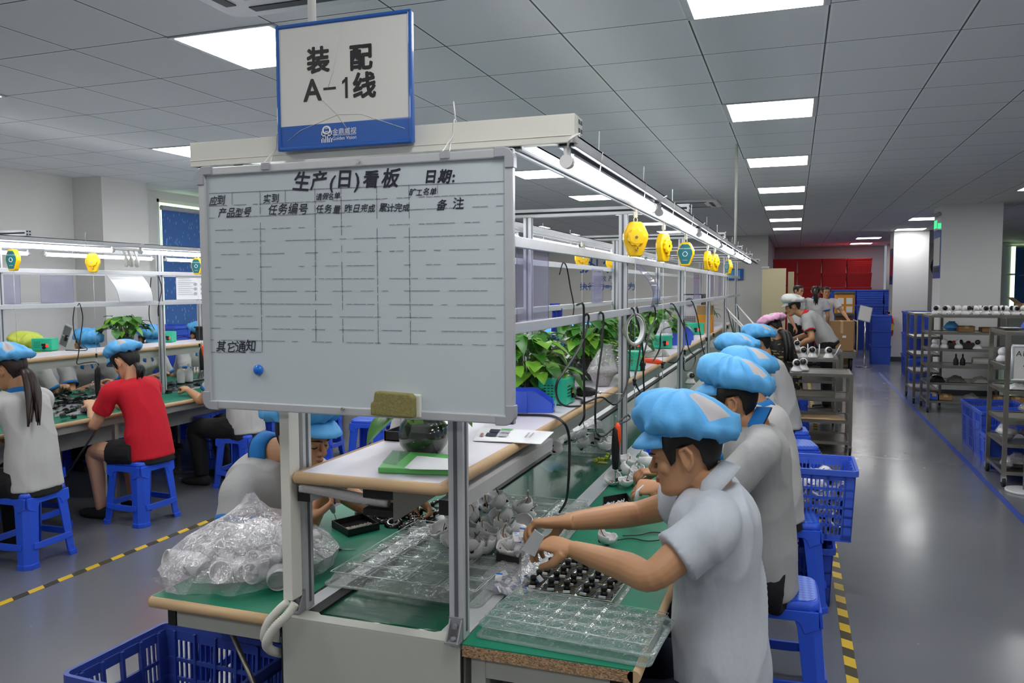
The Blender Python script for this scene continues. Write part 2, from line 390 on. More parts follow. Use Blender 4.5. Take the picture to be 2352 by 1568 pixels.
def chip_material():
    m = pm('chipboard', (176, 140, 100), .8); nt = m.node_tree; b = nt.nodes['Principled BSDF']
    tc = nt.nodes.new('ShaderNodeTexCoord'); mp = nt.nodes.new('ShaderNodeMapping'); mp.inputs['Scale'].default_value = (230, 230, 420); nt.links.new(tc.outputs['Object'], mp.inputs[0])
    vo = nt.nodes.new('ShaderNodeTexVoronoi'); vo.inputs['Scale'].default_value = 1; nt.links.new(mp.outputs[0], vo.inputs['Vector'])
    r = nt.nodes.new('ShaderNodeValToRGB'); r.color_ramp.elements[0].color = rgb(96, 66, 44); r.color_ramp.elements[1].color = rgb(206, 172, 132)
    nt.links.new(vo.outputs['Color'], r.inputs[0]); nt.links.new(r.outputs[0], b.inputs['Base Color'])
chip_material()
def seat_material():
    m = pm('stool_seat', (44, 92, 218), .35); nt = m.node_tree; b = nt.nodes['Principled BSDF']
    tc = nt.nodes.new('ShaderNodeTexCoord'); mp = nt.nodes.new('ShaderNodeMapping'); mp.inputs['Rotation'].default_value = (0, 0, pi/4); mp.inputs['Scale'].default_value = (52, 52, 1); nt.links.new(tc.outputs['Object'], mp.inputs[0])
    ck = nt.nodes.new('ShaderNodeTexChecker'); ck.inputs['Scale'].default_value = 1; nt.links.new(mp.outputs[0], ck.inputs['Vector'])
    nt.links.new(mixcol(nt, ck.outputs['Fac'], rgb(40, 86, 214), rgb(84, 132, 232)), b.inputs['Base Color'])
seat_material()
def jacket_material():
    nt = MATS['jacket_pattern'].node_tree; b = nt.nodes['Principled BSDF']
    tc = nt.nodes.new('ShaderNodeTexCoord'); mp = nt.nodes.new('ShaderNodeMapping'); mp.inputs['Scale'].default_value = (1, 1, 2.6); nt.links.new(tc.outputs['Object'], mp.inputs[0])
    n = nt.nodes.new('ShaderNodeTexNoise'); n.inputs['Scale'].default_value = 14; n.inputs['Detail'].default_value = 1; nt.links.new(mp.outputs[0], n.inputs['Vector'])
    nt.links.new(mixcol(nt, tex_math(nt, 'GREATER_THAN', n.outputs['Fac'], .60), rgb(34, 32, 34), rgb(158, 136, 78)), b.inputs['Base Color'])
jacket_material()

# ------------------------------------------------------------------ setting
CZ = 2.873
struct(MB().box(-7.6, -4.2, -.1, 9.2, 27, 0), 'floor', 'floor_epoxy')
struct(MB().box(-7.6, -4.2, CZ, 9.2, 27, CZ+.1), 'ceiling', 'ceiling_tiles')
struct(MB().box(-7.6, -4.2, 0, -7.45, 8.0, CZ).box(-7.6, 8.0, 0, -7.45, 11.4, .85).box(-7.6, 8.0, 2.78, -7.45, 11.4, CZ).box(-7.6, 11.4, 0, -7.45, 20.1, CZ).box(-7.45, 6.77, 0, -7.04, 7.42, CZ), 'wall_left', 'wall')
struct(MB().box(9.05, -4.2, 0, 9.2, 27, CZ), 'wall_right', 'wall')
struct(MB().box(-7.6, -4.2, 0, 9.2, -4.1, CZ), 'wall_near', 'wall')
struct(MB().box(-7.6, 20.0, 0, -.61, 20.15, CZ), 'wall_far', 'wall')
struct(MB().box(-.76, 20.15, 0, -.61, 26.4, CZ).box(-.76, 26.4, 0, 2.5, 26.5, CZ), 'wall_storeroom', 'wall_dim')
struct(MB().box(2.5, 25.6, 0, 9.2, 25.75, CZ), 'wall_rear', 'wall')
struct(MB().box(2.06, 13.58, 0, 2.86, 14.3, CZ), 'trim_1', 'pillar_white')
struct(MB().box(2.04, 19.6, 0, 2.74, 20.3, CZ), 'trim_2', 'pillar_white')
struct(MB().box(2.035, 13.555, 0, 2.885, 14.325, .1).box(2.015, 19.575, 0, 2.765, 20.325, .1), 'baseboard_pillars', 'skirt')
# window in the left wall with a blind
wn = thing('window_1', None, None, (-7.5, 9.7, .85)); meta(wn, kind='structure')
MB().box(-7.56, 8.0, .85, -7.54, 11.4, 2.78).build('pane', 'daylight', wn)
f = MB()
for y in (8.0, 9.65, 11.34): f.box(-7.54, y, .85, -7.47, y+.06, 2.78)
f.box(-7.54, 8.0, .85, -7.47, 11.4, .91).box(-7.54, 8.0, 2.74, -7.47, 11.4, 2.78).box(-7.54, 8.0, 1.8, -7.48, 11.4, 1.84).build('window_frame', 'pvc', wn)
bl = thing('roller_blind', 'patterned dark blue roller blind drawn down over left wall window', 'blind', (-7.42, 9.7, .9))
MB().box(-7.435, 8.06, .9, -7.43, 11.36, 2.66).build('fabric', 'blind_blue', bl)
MB().cyl((-7.42, 8.04, 2.67), (-7.42, 11.38, 2.67), .03).build('roller', 'grey_plastic', bl)
MB().tube([(-7.42, 8.02, 2.67), (-7.42, 8.02, 1.1)], .004, 6).build('bead_chain', 'white_plastic', bl)
MB().box(-7.443, 8.06, .88, -7.422, 11.36, .91).build('bottom_bar', 'grey_plastic', bl)
# window at the far right
wn = thing('window_2', None, None, (6.5, 25.55, 1.0)); meta(wn, kind='structure')
MB().box(5.62, 25.585, 1.0, 8.5, 25.595, 2.78).build('pane', 'daylight', wn)
MB().box(5.5, 25.55, 1.95, 8.5, 25.585, 2.0).box(5.5, 25.55, 2.74, 8.5, 25.585, 2.78).build('window_frame', 'pvc', wn)
bl = thing('roller_blind', 'blue roller blind on far right window beside open carton', 'blind', (7, 25.5, 1.0))
MB().box(5.70, 25.5, 1.0, 8.5, 25.51, 2.70).build('fabric', 'blind_blue', bl)
MB().cyl((5.7, 25.5, 2.72), (8.5, 25.5, 2.7), .03).build('roller', 'grey_plastic', bl)
# floor tapes
def tape(x, y0, y1, w, mat, label):
    return solo(MB().box(x-w/2, y0, .0005, x+w/2, y1, .002), 'floor_tape', mat, label, 'floor tape')
tape(.26, .4, 15, .048, 'hazard_tape', 'yellow and black hazard tape along floor beside the right hand stools')
tape(-3.94, .5, 15, .048, 'hazard_tape', 'yellow and black hazard tape on floor between the two assembly lines')
tape(1.56, 5, 17, .05, 'blue_navy', 'blue line taped on floor in front of the steel shelf racks')
# ceiling lights
def ceil_light():
    t = thing('ceiling_light', 'square', 'ceiling light', (0, 0, CZ))
    MB().box(-.27, -.285, -.009, .27, .285, -.003).build('diffuser', 'panel_light', t, local=True)
    MB().box(-.3, -.3, -.008, -.27, .3, 0).box(.27, -.3, -.008, .3, .3, 0).box(-.27, -.3, -.008, .27, -.285, 0).box(-.27, .285, -.008, .27, .3, 0).build('frame', 'alu', t, local=True)
    return t
spots = []
for cx, nm in ((-.179, 'row above the right aisle'), (-2.579, 'row left of the sign'), (-4.979, 'row above the left line')):
    for k in range(-2, 7): spots.append((cx, 3.494+2.4*k, nm, k))
for k in (-2, -1, 0): spots.append((2.221, 3.494+2.4*k, '', k)); spots.append((4.621, 3.494+2.4*k, '', k))  # unseen columns right of the view, added to light that side
for k in (1, 2, 3): spots.append((4.621, 3.494+2.4*k, '', k))
ordn = ['nearest', 'second', 'third', 'fourth', 'fifth', 'sixth', 'farthest']
L0 = None
for i, (x, y, nm, k) in enumerate(spots):
    lab = ('white square ceiling panel light, %s of the %s' % (ordn[k], nm)) if (k >= 0 and nm) else 'white square ceiling panel light behind or beside the camera, out of the picture'
    if L0 is None: L0 = ceil_light(); L0.location = (x, y, CZ); L0['label'] = lab; L0['group'] = 'ceiling panel lights'
    else: dup(L0, (x, y, CZ), 0, lab, 'ceiling panel lights')
for (x, y, lab) in ((2.22, 16.2, 'white ceiling panel light just behind the near pillar top'), (2.3, 19.1, 'white ceiling panel light touching top of the far pillar'), (1.72, 22.1, 'white ceiling panel light in front of the red crates, nearer of two'), (1.74, 24.8, 'white ceiling panel light in front of the red crates, farther of two'), (2.92, 11.6, 'white ceiling panel light cut by right edge of the picture')):
    dup(L0, (x, y, CZ), 0, lab, 'ceiling panel lights')
# ceiling air conditioners
def air_con(x, y, lab):
    t = thing('ceiling_air_conditioner', lab, 'air conditioner', (x, y, CZ))
    MB().prism(rrect(.86, .86, .07), -.035, 0, c=(x, y, CZ)).build('panel', 'white_plastic', t, bevel=.008)
    f = MB()
    for a in range(4):
        f.cbox(V((x, y, CZ-.036))+rot3(0, 0, a*pi/2) @ V((0, .34, 0)), (.56, .05, .006), R=rot3(0, 0, a*pi/2))
    f.build('air_slot', 'black', t)
    g = MB()
    for i in range(9): g.box(x-.24, y-.24+i*.058, CZ-.04, x+.24, y-.225+i*.058, CZ-.035)
    g.build('grille', 'grey_plastic', t)
air_con(-1.47, 11.9, 'white ceiling air conditioner cassette above the row of yellow balancers')
air_con(-1.9, 2.58, 'white ceiling air conditioner at top edge of picture behind sign pole')
# ------------------------------------------------------------------ assembly lines
def frame_line(dx, ysr, ysl, y0, y1, beams, lab):
    t = thing('overhead_frame', lab, 'frame', (-1.06+dx, ysr[0], .75))
    def post(x, y):
        b = MB().box(x-.02, y-.02, .752, x+.02, y+.02, 2.02)
        for s in (-1, 1):
            b.box(x-.005, y+s*.0205-.001, .77, x+.005, y+s*.0205+.001, 2.02, 1)
            b.box(x+s*.0205-.001, y-.005, .77, x+s*.0205+.001, y+.005, 2.02, 1)
        b.build('post', ['alu', 'alu_dark'], t)
        k = MB()
        k.box(x-.019, y-.058, .752, x+.019, y-.021, .757).box(x-.019, y-.026, .752, x+.019, y-.0205, .812)
        for q in (-.018, .014): k.prism([(0, 0), (.036, 0), (.004, .055), (0, .055)], q, q+.004, R=Matrix(((0, 0, 1), (-1, 0, 0), (0, 1, 0))), c=(x, y-.021, .754))
        k.cyl((x, y-.026, .79), (x, y-.034, .79), .007, n=10).cyl((x, y-.042, .757), (x, y-.042, .766), .007, n=10)
        k.build('foot_bracket', 'bracket_grey', t)
    for y in ysr: post(-.81+dx, y)
    for y in ysl: post(-1.31+dx, y)
    for y, xa, xb in beams:
        b = MB().box(xa+dx, y-.02, 2.021, xb+dx, y+.02, 2.061).box(xa+dx+.01, y-.0215, 2.036, xb+dx-.01, y-.0195, 2.046, 1)
        for i in (0, 1):
            for j in (0, 1): b.box(xb+dx-.001, y-.016+i*.02, 2.026+j*.02, xb+dx+.001, y-.004+i*.02, 2.036+j*.02, 1)
        b.build('cross_beam', ['alu', 'black'], t, bevel=.002)
    for x in (-.779, -1.341):
        for z in (1.795, 1.54):
            MB().box(x-.01+dx, y0, z-.016, x+.01+dx, y1, z+.016).build('rail', 'alu', t, bevel=.002)
    def channel(x, w):
        b = MB()
        b.box(x-w+dx, y0, 2.014, x+w+dx, y1, 2.018).box(x-w+dx, y0, 1.99, x-w+.003+dx, y1, 2.018).box(x+w-.003+dx, y0, 1.99, x+w+dx, y1, 2.018)
        b.box(x-w+dx, y0, 1.988, x-w*.5+dx, y1, 1.991).box(x+w*.5+dx, y0, 1.988, x+w+dx, y1, 1.991)
        b.box(x-w*.8+dx, y0-.002, 1.992, x+w*.8+dx, y0+.05, 2.013, 1)
        return b
    for x in (-.638, -1.435): channel(x, .017).build('balancer_track', ['alu', 'black'], t)
    for x in (-.511, -1.55): channel(x, .021).build('lamp_rail', ['alu', 'black'], t)
    return t
lamp0 = None
def lamp(x, y0, L, lab, group):
    global lamp0
    if lamp0 is None:
        t = thing('tube_lamp', lab, 'lamp', (x, y0, 1.955), group)
        w = V((x, y0, 1.955)); q = lambda a, b, c: w+V((a, b, c))
        MB().tube([q(0, .02, 0), q(0, 1.2, 0)], .0145, 12).build('tube', 'tube_light', t)
        for e in (0, 1):
            y = .0 if e == 0 else 1.2
            MB().tube([q(0, y, 0), q(0, y+.025, 0)], .016, 12).tube([q(0, y+.012, .0), q(0, y+.012, .036)], .009, 8).build('end_clip', 'white_plastic', t)
        MB().box(x-.012, y0+.03, 1.970, x+.012, y0+1.19, 1.976).build('backing', 'grey_plastic', t)
        c = MB()
        c.tube(spline([q(0, .012, .03), q(.015, -.02, .045), q(.03, .0, .06), q(.028, .02, .06)]), .003, 6)
        c.build('lead', 'white_plastic', t)
        k = MB()
        for yy in (.28, .95):
            k.tube([q(.0145, yy, .0), q(.024, yy, .063), q(.012, yy+.004, .066), q(.012, yy+.01, .12)], .0016, 5)
        k.build('cable_tie', 'white_plastic', t)
        lamp0 = t; return t
    return dup(lamp0, (x, y0, 1.955), 0, lab, group)
bal0 = {}
def balancer(x, y, turn, lab, group, cord=.55):
    """spring balancer hanging from the track, with its cord and hook"""
    key = cord
    if key not in bal0:
        t = thing('spring_balancer', lab, 'balancer', (0, 0, 0), group)
        out = [(-.022, 0), (.022, 0), (.034, -.012), (.052, -.052), (.052, -.075), (.030, -.138), (.024, -.146), (-.024, -.146), (-.030, -.138), (-.052, -.075), (-.052, -.052), (-.034, -.012)]
        R = Matrix(((1, 0, 0), (0, 0, -1), (0, 1, 0)))
        MB().prism(out, -.017, .017, R=R).build('housing', 'yellow', t, bevel=.006, seg=3, local=True)
        kn = [((.036+.003*cos(9*a))*cos(a), (.036+.003*cos(9*a))*sin(a)-.066) for a in [2*pi*i/54 for i in range(54)]]
        MB().prism(kn, .0, .012, R=R, c=(0, -.019, 0)).build('tension_knob', 'yellow', t, bevel=.003, local=True)
        MB().cyl((0, -.019, -.066), (0, -.033, -.066), .028, n=20, m=0).cyl((0, -.033, -.066), (0, -.036, -.066), .006, n=10, m=1).cyl((.004, -.019, -.112), (.004, -.034, -.112), .008, n=10, m=0).cyl((.004, -.034, -.112), (.004, -.037, -.112), .004, n=8, m=1).build('knob_hub', ['yellow', 'chrome'], t, local=True)
        lp = [(x_*.84, -.072+(z_+.072)*.82) for x_, z_ in out]
        MB().prism(lp, .017, .0185, R=Matrix(((1, 0, 0), (0, 0, 1), (0, 1, 0)))).build('label_plate', 'teal_plate', t, local=True)
        lb = MB()
        add_text(lb, 'SPRING BALANCER', .0095, (0, .0192, -.042), (-1, 0, 0), (0, 0, 1))
        lb.tube([(.014*cos(a), .0192, -.072+.014*sin(a)) for a in [2*pi*i/20 for i in range(20)]], .0018, 5, closed=True)
        add_text(lb, '0.6-2.0kg', .008, (0, .0192, -.112), (-1, 0, 0), (0, 0, 1))
        lb.build('label_print', 'paper', t, local=True)
        MB().box(-.008, -.007, .018, .008, .007, .042).cyl((0, 0, .042), (0, 0, .055), .004, n=8).tube([(.004*cos(a)*2, 0, .008+.010*sin(a)) for a in [2*pi*i/16 for i in range(16)]], .0018, 6, closed=True).build('hanger', 'cream', t, local=True)
        MB().tube([(0, 0, -.146), (0, 0, -.146-cord)], .0011, 5).build('cord', 'alu', t, local=True)
        h = MB().ball((0, 0, -.150-cord), .009, 10, 6).cyl((0, 0, -.157-cord), (0, 0, -.172-cord), .0065, n=8)
        h.tube([(0, 0, -.172-cord), (0, 0, -.20-cord), (.006, 0, -.212-cord), (0, 0, -.226-cord), (-.006, 0, -.212-cord), (-.002, 0, -.2-cord)], .0018, 6, m=1)
        h.build('hook', ['rubber', 'chrome'], t, local=True)
        bal0[key] = t; t.location = (x, y, 1.935); t.rotation_euler = (0, 0, turn); return t
    return dup(bal0[key], (x, y, 1.935), turn, lab, group)

def table_part(t, x0, x1, y0, y1, outer, front_chip=False):
    """one long bench beside the belt; outer = side facing the workers (+1 right, -1 left)"""
    xe = x1 if outer > 0 else x0
    MB().box(x0, y0+.001, .747, x1-(.002 if outer > 0 else 0)+(0), y1, .75).build('mat', 'green_mat', t)
    MB().box(x0+.002, y0, .717, x1-.002, y1, .7469).build('board', 'chipboard', t)
    e = MB()
    e.tube([(xe, y0+.0, .733), (xe, y1, .733)], .0165, 10)
    if not front_chip: e.tube([(x0, y0, .733), (x1, y0, .733)], .0165, 10)
    e.build('edge_banding', 'edge_beige', t)
    ins = .06
    xa, xb = (x0+.02, x1-ins) if outer > 0 else (x0+ins, x1-.02)
    a = MB()
    a.box(xa, y0+.03, .655, xb, y0+.034, .716).box(xa, y0+.03, .712, xb, y0+.07, .716)
    a.box(xb-.004 if outer > 0 else xa, y0+.03, .655, xb if outer > 0 else xa+.004, y1, .716)
    a.build('apron', 'powder', t)
    MB().box((xb-.001 if outer > 0 else xa-.028), y0+.028, .655, (xb+.028 if outer > 0 else xa+.001), y0+.06, .716).build('end_cap', 'black', t)
    y = y0+.05; n = 0
    while y < y1 and n < 5:
        if outer > 0: MB().tube([(xb-.05, y, .66), (x0-.02, y+.0, .25)], .0075, 8).build('brace', 'steel', t)
        else: MB().tube([(xa+.18, y, .66), (x1+.02, y, .22)], .0075, 8).build('brace', 'steel', t)
        y += 2.0; n += 1

def conveyor(dx, y0, y1, lab):
    t = thing('belt_conveyor', lab, 'conveyor', (-1.06+dx, y0, 0))
    e = MB().box(-1.335+dx, y0, .0, -.795+dx, y0+.035, .748)
    e.build('end_panel', 'powder', t, bevel=.004)
    l = MB().prism([(-1.335, 0), (-.795, 0), (-.795, .055), (-.87, .055), (-.885, .042), (-1.235, .042), (-1.25, .055), (-1.335, .055)], .746, .75, c=(dx, y0, 0))
    l.build('end_lip', 'powder', t)
    for a, b, nm in ((-1.335, -1.318, 0), (-.812, -.795, 1)):
        MB().box(a+dx, y0+.036, .45, b+dx, y1, .744).build('side_panel', 'powder', t)
    for a, b in ((-1.335, -1.287), (-.872, -.795)):
        MB().box(a+dx, y0+.056, .744, b+dx, y1, .75).build('side_rail', 'alu', t)
    MB().box(-1.287+dx, y0+.056, .735, -1.25+dx, y1, .7485).build('guard_strip', 'rubber', t)
    b = MB().box(-1.25+dx, y0+.07, .735, -.872+dx, y1, .741)
    b.build('belt', 'green_belt', t)
    MB().tube([(-1.25+dx, y0+.07, .715), (-.872+dx, y0+.07, .715)], .0265, 16).build('end_roller', 'green_belt', t)
    for y in (y0+.2, y0+2.4, y0+4.6, y0+6.8):
        for x in (-1.3, -.83): MB().box(x-.02+dx, y, 0, x+.02+dx, y+.04, .45).build('leg', 'powder', t)
    g = MB().box(-1.3395+dx, y0+.002, .4, -1.336+dx, y0+.01, .7).box(-.794+dx, y0+.002, .3, -.790+dx, y0+.012, .73)
    g.build('side_seam', 'black', t)
    return t
def shelf(dx, y0, y1, lab):
    t = thing('upper_shelf', lab, 'shelf', (-1.06+dx, y0, 1.13))
    xa, xb = -1.285+dx, -.833+dx
    MB().box(xa+.01, y0+.01, 1.134, xb-.01, y1-.01, 1.16).build('shelf_board', 'shelf_top', t)
    MB().tube([(xa+.01, y0+.012, 1.146), (xb-.02, y0+.012, 1.146), (xb-.012, y0+.02, 1.146), (xb-.012, y1, 1.146)], .0165, 10).tube([(xa+.012, y0+.01, 1.146), (xa+.012, y1, 1.146)], .0162, 10).build('edge_banding', 'edge_beige', t)
    for x in (xa+.045, xb-.035):
        b = MB().box(x-.002, y0+.10, 1.07, x+.002, y1, 1.13)
        b.build('apron', 'powder', t)
    for x in (xa+.02, xb-.005):
        MB().box(x-.02, y0+.03, 1.075, x+.02, y0+.03+.9, 1.115, 0).box(x-.0195, y0+.028, 1.0755, x+.0195, y0+.032, 1.1145, 1).build('support_tube', ['alu', 'black'], t)
    return t
ML, LL = 'on the main line in front', 'on the left line'
Y0 = 1.85
frame_line(0, [1.885, 3.99, 6.15, 8.2, 10.2, 12.2], [1.925, 3.99, 6.15, 8.2, 10.2, 12.2], 1.845, 12.4,
           [(y, -1.583, -.488) for y in (1.885, 3.99, 6.15, 8.2, 10.2, 12.2)], 'aluminium overhead frame of posts and rails over the main line with the whiteboard')
frame_line(-4.38, [2.58, 4.08, 5.58, 7.1, 8.6, 10.1], [3.7, 6.65, 9.6], 2.5, 12.0, [(y, -1.583, -.488) for y in (4.06, 7.1, 10.1)], 'aluminium overhead frame of posts and rails over the left line')
conveyor(0, Y0, 12.6, 'long belt conveyor with dark green belt and grey end panel under the whiteboard')
conveyor(-4.38, 2.5, 12.0, 'belt conveyor between the green benches of the left line')
def bench(x0, x1, y0, y1, outer, chip, lab):
    t = thing('workbench', lab, 'workbench', ((x0+x1)/2, y0, 0)); table_part(t, x0, x1, y0, y1, outer, chip)
    xo = x1-.09 if outer > 0 else x0+.09
    y = y0+.1
    while y < y1:
        if y > y0+.2: MB().box(xo-.015, y, 0, xo+.015, y+.03, .655).build('leg', 'powder', t)
        y += 2.05
    return t
tr = bench(-.79, -.345, Y0-.002, 12.6, 1, True, 'green topped workbench right of the belt with raw chipboard front edge')
MB().box(-.775, Y0+.025, .05, -.735, Y0+.06, .712).box(-.735, Y0+.03, .67, -.42, Y0+.04, .7).box(-.72, Y0+.2, .2, -.70, Y0+.24, .7).build('front_frame', 'powder', tr, bevel=.002)
MB().box(-.70, Y0+.3, .1, -.55, Y0+.9, .66).build('under_panel', 'powder_dark', tr)
MB().cyl((-.755, Y0+.025, .58), (-.755, Y0+.012, .58), .011, n=12).build('bolt', 'chrome', tr)
bench(-1.79, -1.345, Y0, 12.6, -1, False, 'green topped workbench left of the belt under the bag of white housings')
bench(-4.38-.79, -4.72, 2.5, 12, 1, False, 'green workbench of the left line where two women sit')
bench(-4.38-1.79, -4.38-1.345, 2.5, 12, -1, False, 'far side green workbench of the left line behind its belt')
sh = shelf(0, 1.838, 11.8, 'white upper shelf with beige edges running above the main belt')
shelf(-4.38, 2.5, 11.5, 'white upper shelf with beige edges above the left line belt')
# cable, box and plate under the shelf end
MB().tube(spline([(-1.27, 1.86, 1.118), (-1.2, 1.875, 1.108), (-1.1, 1.89, 1.092), (-1.02, 1.90, 1.085)]), .016, 10).build('wrapped_cable', 'clear_bag', sh)
MB().tube(spline([(-1.27, 1.86, 1.118), (-1.2, 1.875, 1.108), (-1.1, 1.89, 1.092), (-1.02, 1.90, 1.085)]), .014, 10).build('white_cable', 'pvc', sh)
MB().box(-1.085, 1.875, 1.10, -.985, 1.95, 1.128).box(-1.085, 1.875, 1.052, -.985, 1.95, 1.07).build('junction_box', 'black', sh)
MB().add([(-.99, 1.868, 1.128), (-.86, 1.868, 1.128), (-.99, 1.868, 1.045), (-.985, 1.868, 1.045)], [(0, 1, 3, 2)]).build('bracket_plate', 'steel', sh, solid=.003)
# white cable trunking of the first frame
tk = thing('cable_trunking', 'white plastic cable trunking across the frame top and down the left post', 'trunking', (-1.3, 1.86, .76))
MB().box(-1.585, 1.832, 1.997, -.488, 1.8635, 2.0625).box(-1.585, 1.8305, 2.012, -.495, 1.8325, 2.014, 0).build('top_channel', 'pvc', tk, bevel=.003)
MB().box(-1.322, 1.842, .80, -1.2915, 1.89, 1.99).build('post_channel', 'pvc', tk, bevel=.002)
hs = thing('corrugated_hose', 'white corrugated cable hoses curving out of the left post foot', 'hose', (-1.36, 1.82, .75))
p1 = spline([at(678, 1385, y=1.815), at(660, 1412, y=1.80), at(630, 1442, y=1.79), at(612, 1475, y=1.79), at(622, 1492, y=1.82), at(645, 1500, y=1.9)], 14)
MB().tube(p1, [.0115+.0016*(1 if i % 2 else -1) for i in range(len(p1))], 12).build('ribbed_hose', 'pvc', hs)
p2 = spline([at(660, 1382, y=1.83), at(640, 1400, y=1.82), at(615, 1430, y=1.815), at(606, 1462, y=1.82), at(618, 1480, y=1.85)], 8)
MB().tube(p2, .011, 12).build('wrapped_hose', 'pvc', hs)
# sign pole
solo(MB().cyl((-1.249, 1.93, 2.065), (-1.249, 1.93, CZ), .0115), 'conduit_pole', 'pvc', 'white vertical pipe rising from the frame to the ceiling behind the sign', 'pipe')
solo(MB().cyl((-.49, 7.2, 2.02), (-.49, 7.2, CZ), .0115), 'conduit_pole', 'pvc', 'thin grey vertical pipe rising from the far lamp rail to the ceiling', 'pipe')
# lamps and balancers
od = ['nearest', 'second nearest', 'third', 'fourth', 'fifth', 'sixth', 'farthest']
for i, y in enumerate((1.84, 3.2, 4.62, 6.0, 7.4, 8.8)):
    lamp(-.511, y, 1.2, 'lit tube lamp of the right hand row over the main line, %s' % od[i], 'tube lamps over the main line')
for i, y in enumerate((1.95, 3.3, 4.7, 6.1, 7.5, 8.9)):
    lamp(-1.55, y, 1.2, 'lit tube lamp of the row behind the whiteboard, %s' % od[i], 'tube lamps over the main line')
for i, y in enumerate((3.57, 5.05, 6.4, 7.75)):
    lamp(-4.89, y, 1.2, 'lit tube lamp on the right side of the left line, %s from picture edge' % ['first', 'second', 'third', 'fourth'][i], 'tube lamps over the left line')
for i, y in enumerate((3.72, 5.07, 6.45, 7.8)):
    lamp(-5.93, y, 1.2, 'lit tube lamp on the far side of the left line, %s from picture edge' % ['first', 'second', 'third', 'fourth'][i], 'tube lamps over the left line')
g = 'balancers on the right track of the main line'
balancer(-.638, 3.39, .35, 'big yellow spring balancer with knob facing us, nearest on right track', g, .52)
balancer(-.638, 4.16, 1.2, 'yellow spring balancer turned edge on, second on right track', g, .52)
balancer(-.638, 5.05, 3.05, 'yellow spring balancer showing its teal label, third on right track', g, .52)
balancer(-.638, 6.36, 1.35, 'yellow spring balancer, fourth from the whiteboard on right track', g, .52)
balancer(-.638, 6.93, 1.1, 'yellow spring balancer, fifth from the whiteboard on right track', g, .52)
balancer(-.638, 8.41, 2.2, 'yellow spring balancer, farthest on right track', g, .52)
g = 'balancers on the left track of the main line'
balancer(-1.435, 2.78, .9, 'yellow spring balancer half hidden by the whiteboard right edge', g, .72)
balancer(-1.435, 3.95, .8, 'yellow spring balancer behind the clear sleeve and bent black cable', g, .72)
balancer(-1.435, 5.6, .5, 'yellow spring balancer seen just left of second main post', g, .72)
balancer(-1.435, 6.6, .4, 'yellow spring balancer seen through the frame above the hanging curved sleeve', g, .72)
g = 'balancers on the left line'
balancer(-5.02, 4.72, .5, 'yellow spring balancer with knob above woman in red shirt', g, .62)
balancer(-5.02, 5.85, 3.3, 'yellow spring balancer with teal label beside the hanging gloves', g, .62)
balancer(-5.02, 4.06, 3.2, 'yellow balancer with teal label cut by left picture edge', g, .62)
# ------------------------------------------------------------------ whiteboard and sign
YB = 1.788
wb = thing('whiteboard', 'large whiteboard with handwritten black table hanging on the line end', 'whiteboard', (-1.07, YB, 1.338))
bx0, bx1, bz0, bz1 = -1.518, -.622, 1.336, 1.984
MB().box(bx0+.014, YB, bz0+.014, bx1-.014, YB+.010, bz1-.014).build('writing_panel', 'board', wb)
fr = MB()
for a, b in (((bx0, bz1-.011), (bx1, bz1-.011)), ((bx0, bz0+.011), (bx1, bz0+.011)), ((bx0+.011, bz0), (bx0+.011, bz1)), ((bx1-.011, bz0), (bx1-.011, bz1))):
    fr.bar((a[0], YB+.002, a[1]), (b[0], YB+.002, b[1]), .018, .022, up=(0, 0, 1) if a[1] == b[1] else (1, 0, 0))
fr.build('rim', 'alu', wb, bevel=.003)
for sx in (0, 1):
    for sz in (0, 1):
        c = MB(); X = bx1-.024 if sx else bx0+.024; Z = bz1-.024 if sz else bz0+.024; ex = 1 if sx else -1; ez = 1 if sz else -1
        pts = [(X-ex*.022, Z+ez*.027)]+[(X+ex*.027*sin(a), Z+ez*.027*cos(a)) for a in [pi/2*i/6 for i in range(7)]]+[(X+ex*.027, Z-ez*.022)]
        pts += [(X+ex*.004, Z-ez*.022), (X+ex*.004, Z+ez*.004), (X-ex*.022, Z+ez*.004)]
        if ex*ez > 0: pts = pts[::-1]
        c.prism(pts, -.0125, .0125, R=Matrix(((1, 0, 0), (0, 0, -1), (0, 1, 0))), c=(0, YB+.002, 0))
        c.build('corner_cap', 'grey_plastic', wb, bevel=.002)
for px in (613, 1025):
    q = at(px, 355, y=YB); z = bz1-.004
    MB().box(q.x-.012, YB-.011, z-.012, q.x+.012, YB-.006, z+.006).build('hanger_clip', 'grey_plastic', wb, bevel=.001)
    MB().tube(spline([(q.x-.01, YB-.004, z+.004), (q.x-.004, YB+.02, z+.03), (q.x, 1.828, 2.03), (q.x+.004, 1.828, 2.066), (q.x+.001, 1.85, 2.069)]), .0016, 6).tube([(q.x+.01, YB-.004, z+.004), (q.x+.004, YB+.02, z+.03)], .0016, 6).tube([(q.x+.003, 1.84, 2.066), (q.x-.003, 1.842, 2.115)], .002, 5).build('hanging_tie', 'white_plastic', wb)
for px, py in ((823, 372), (788, 939)):
    q = at(px, py, y=YB-.009); MB().cyl(q, q+V((0, -.004, 0)), .0045, n=12).build('screw', 'chrome', wb)
yt = YB-.0012
ln = MB()
def wline(ax, ay, bx, by, wd=.0008, brk=0):
    a = at(ax, ay, y=yt); b = at(bx, by, y=yt); t = 0; L = (b-a).length
    n = max(1, int(L/.02)) if brk else 1
    for i in range(n):
        if brk and rnd.random() < brk: continue
        p = a.lerp(b, i/n); q = a.lerp(b, (i+1-(.25*rnd.random() if brk else 0))/n)
        ln.bar((p.x, yt, p.z), (q.x, yt, q.z), wd, .0004, up=(0, 1, 0))
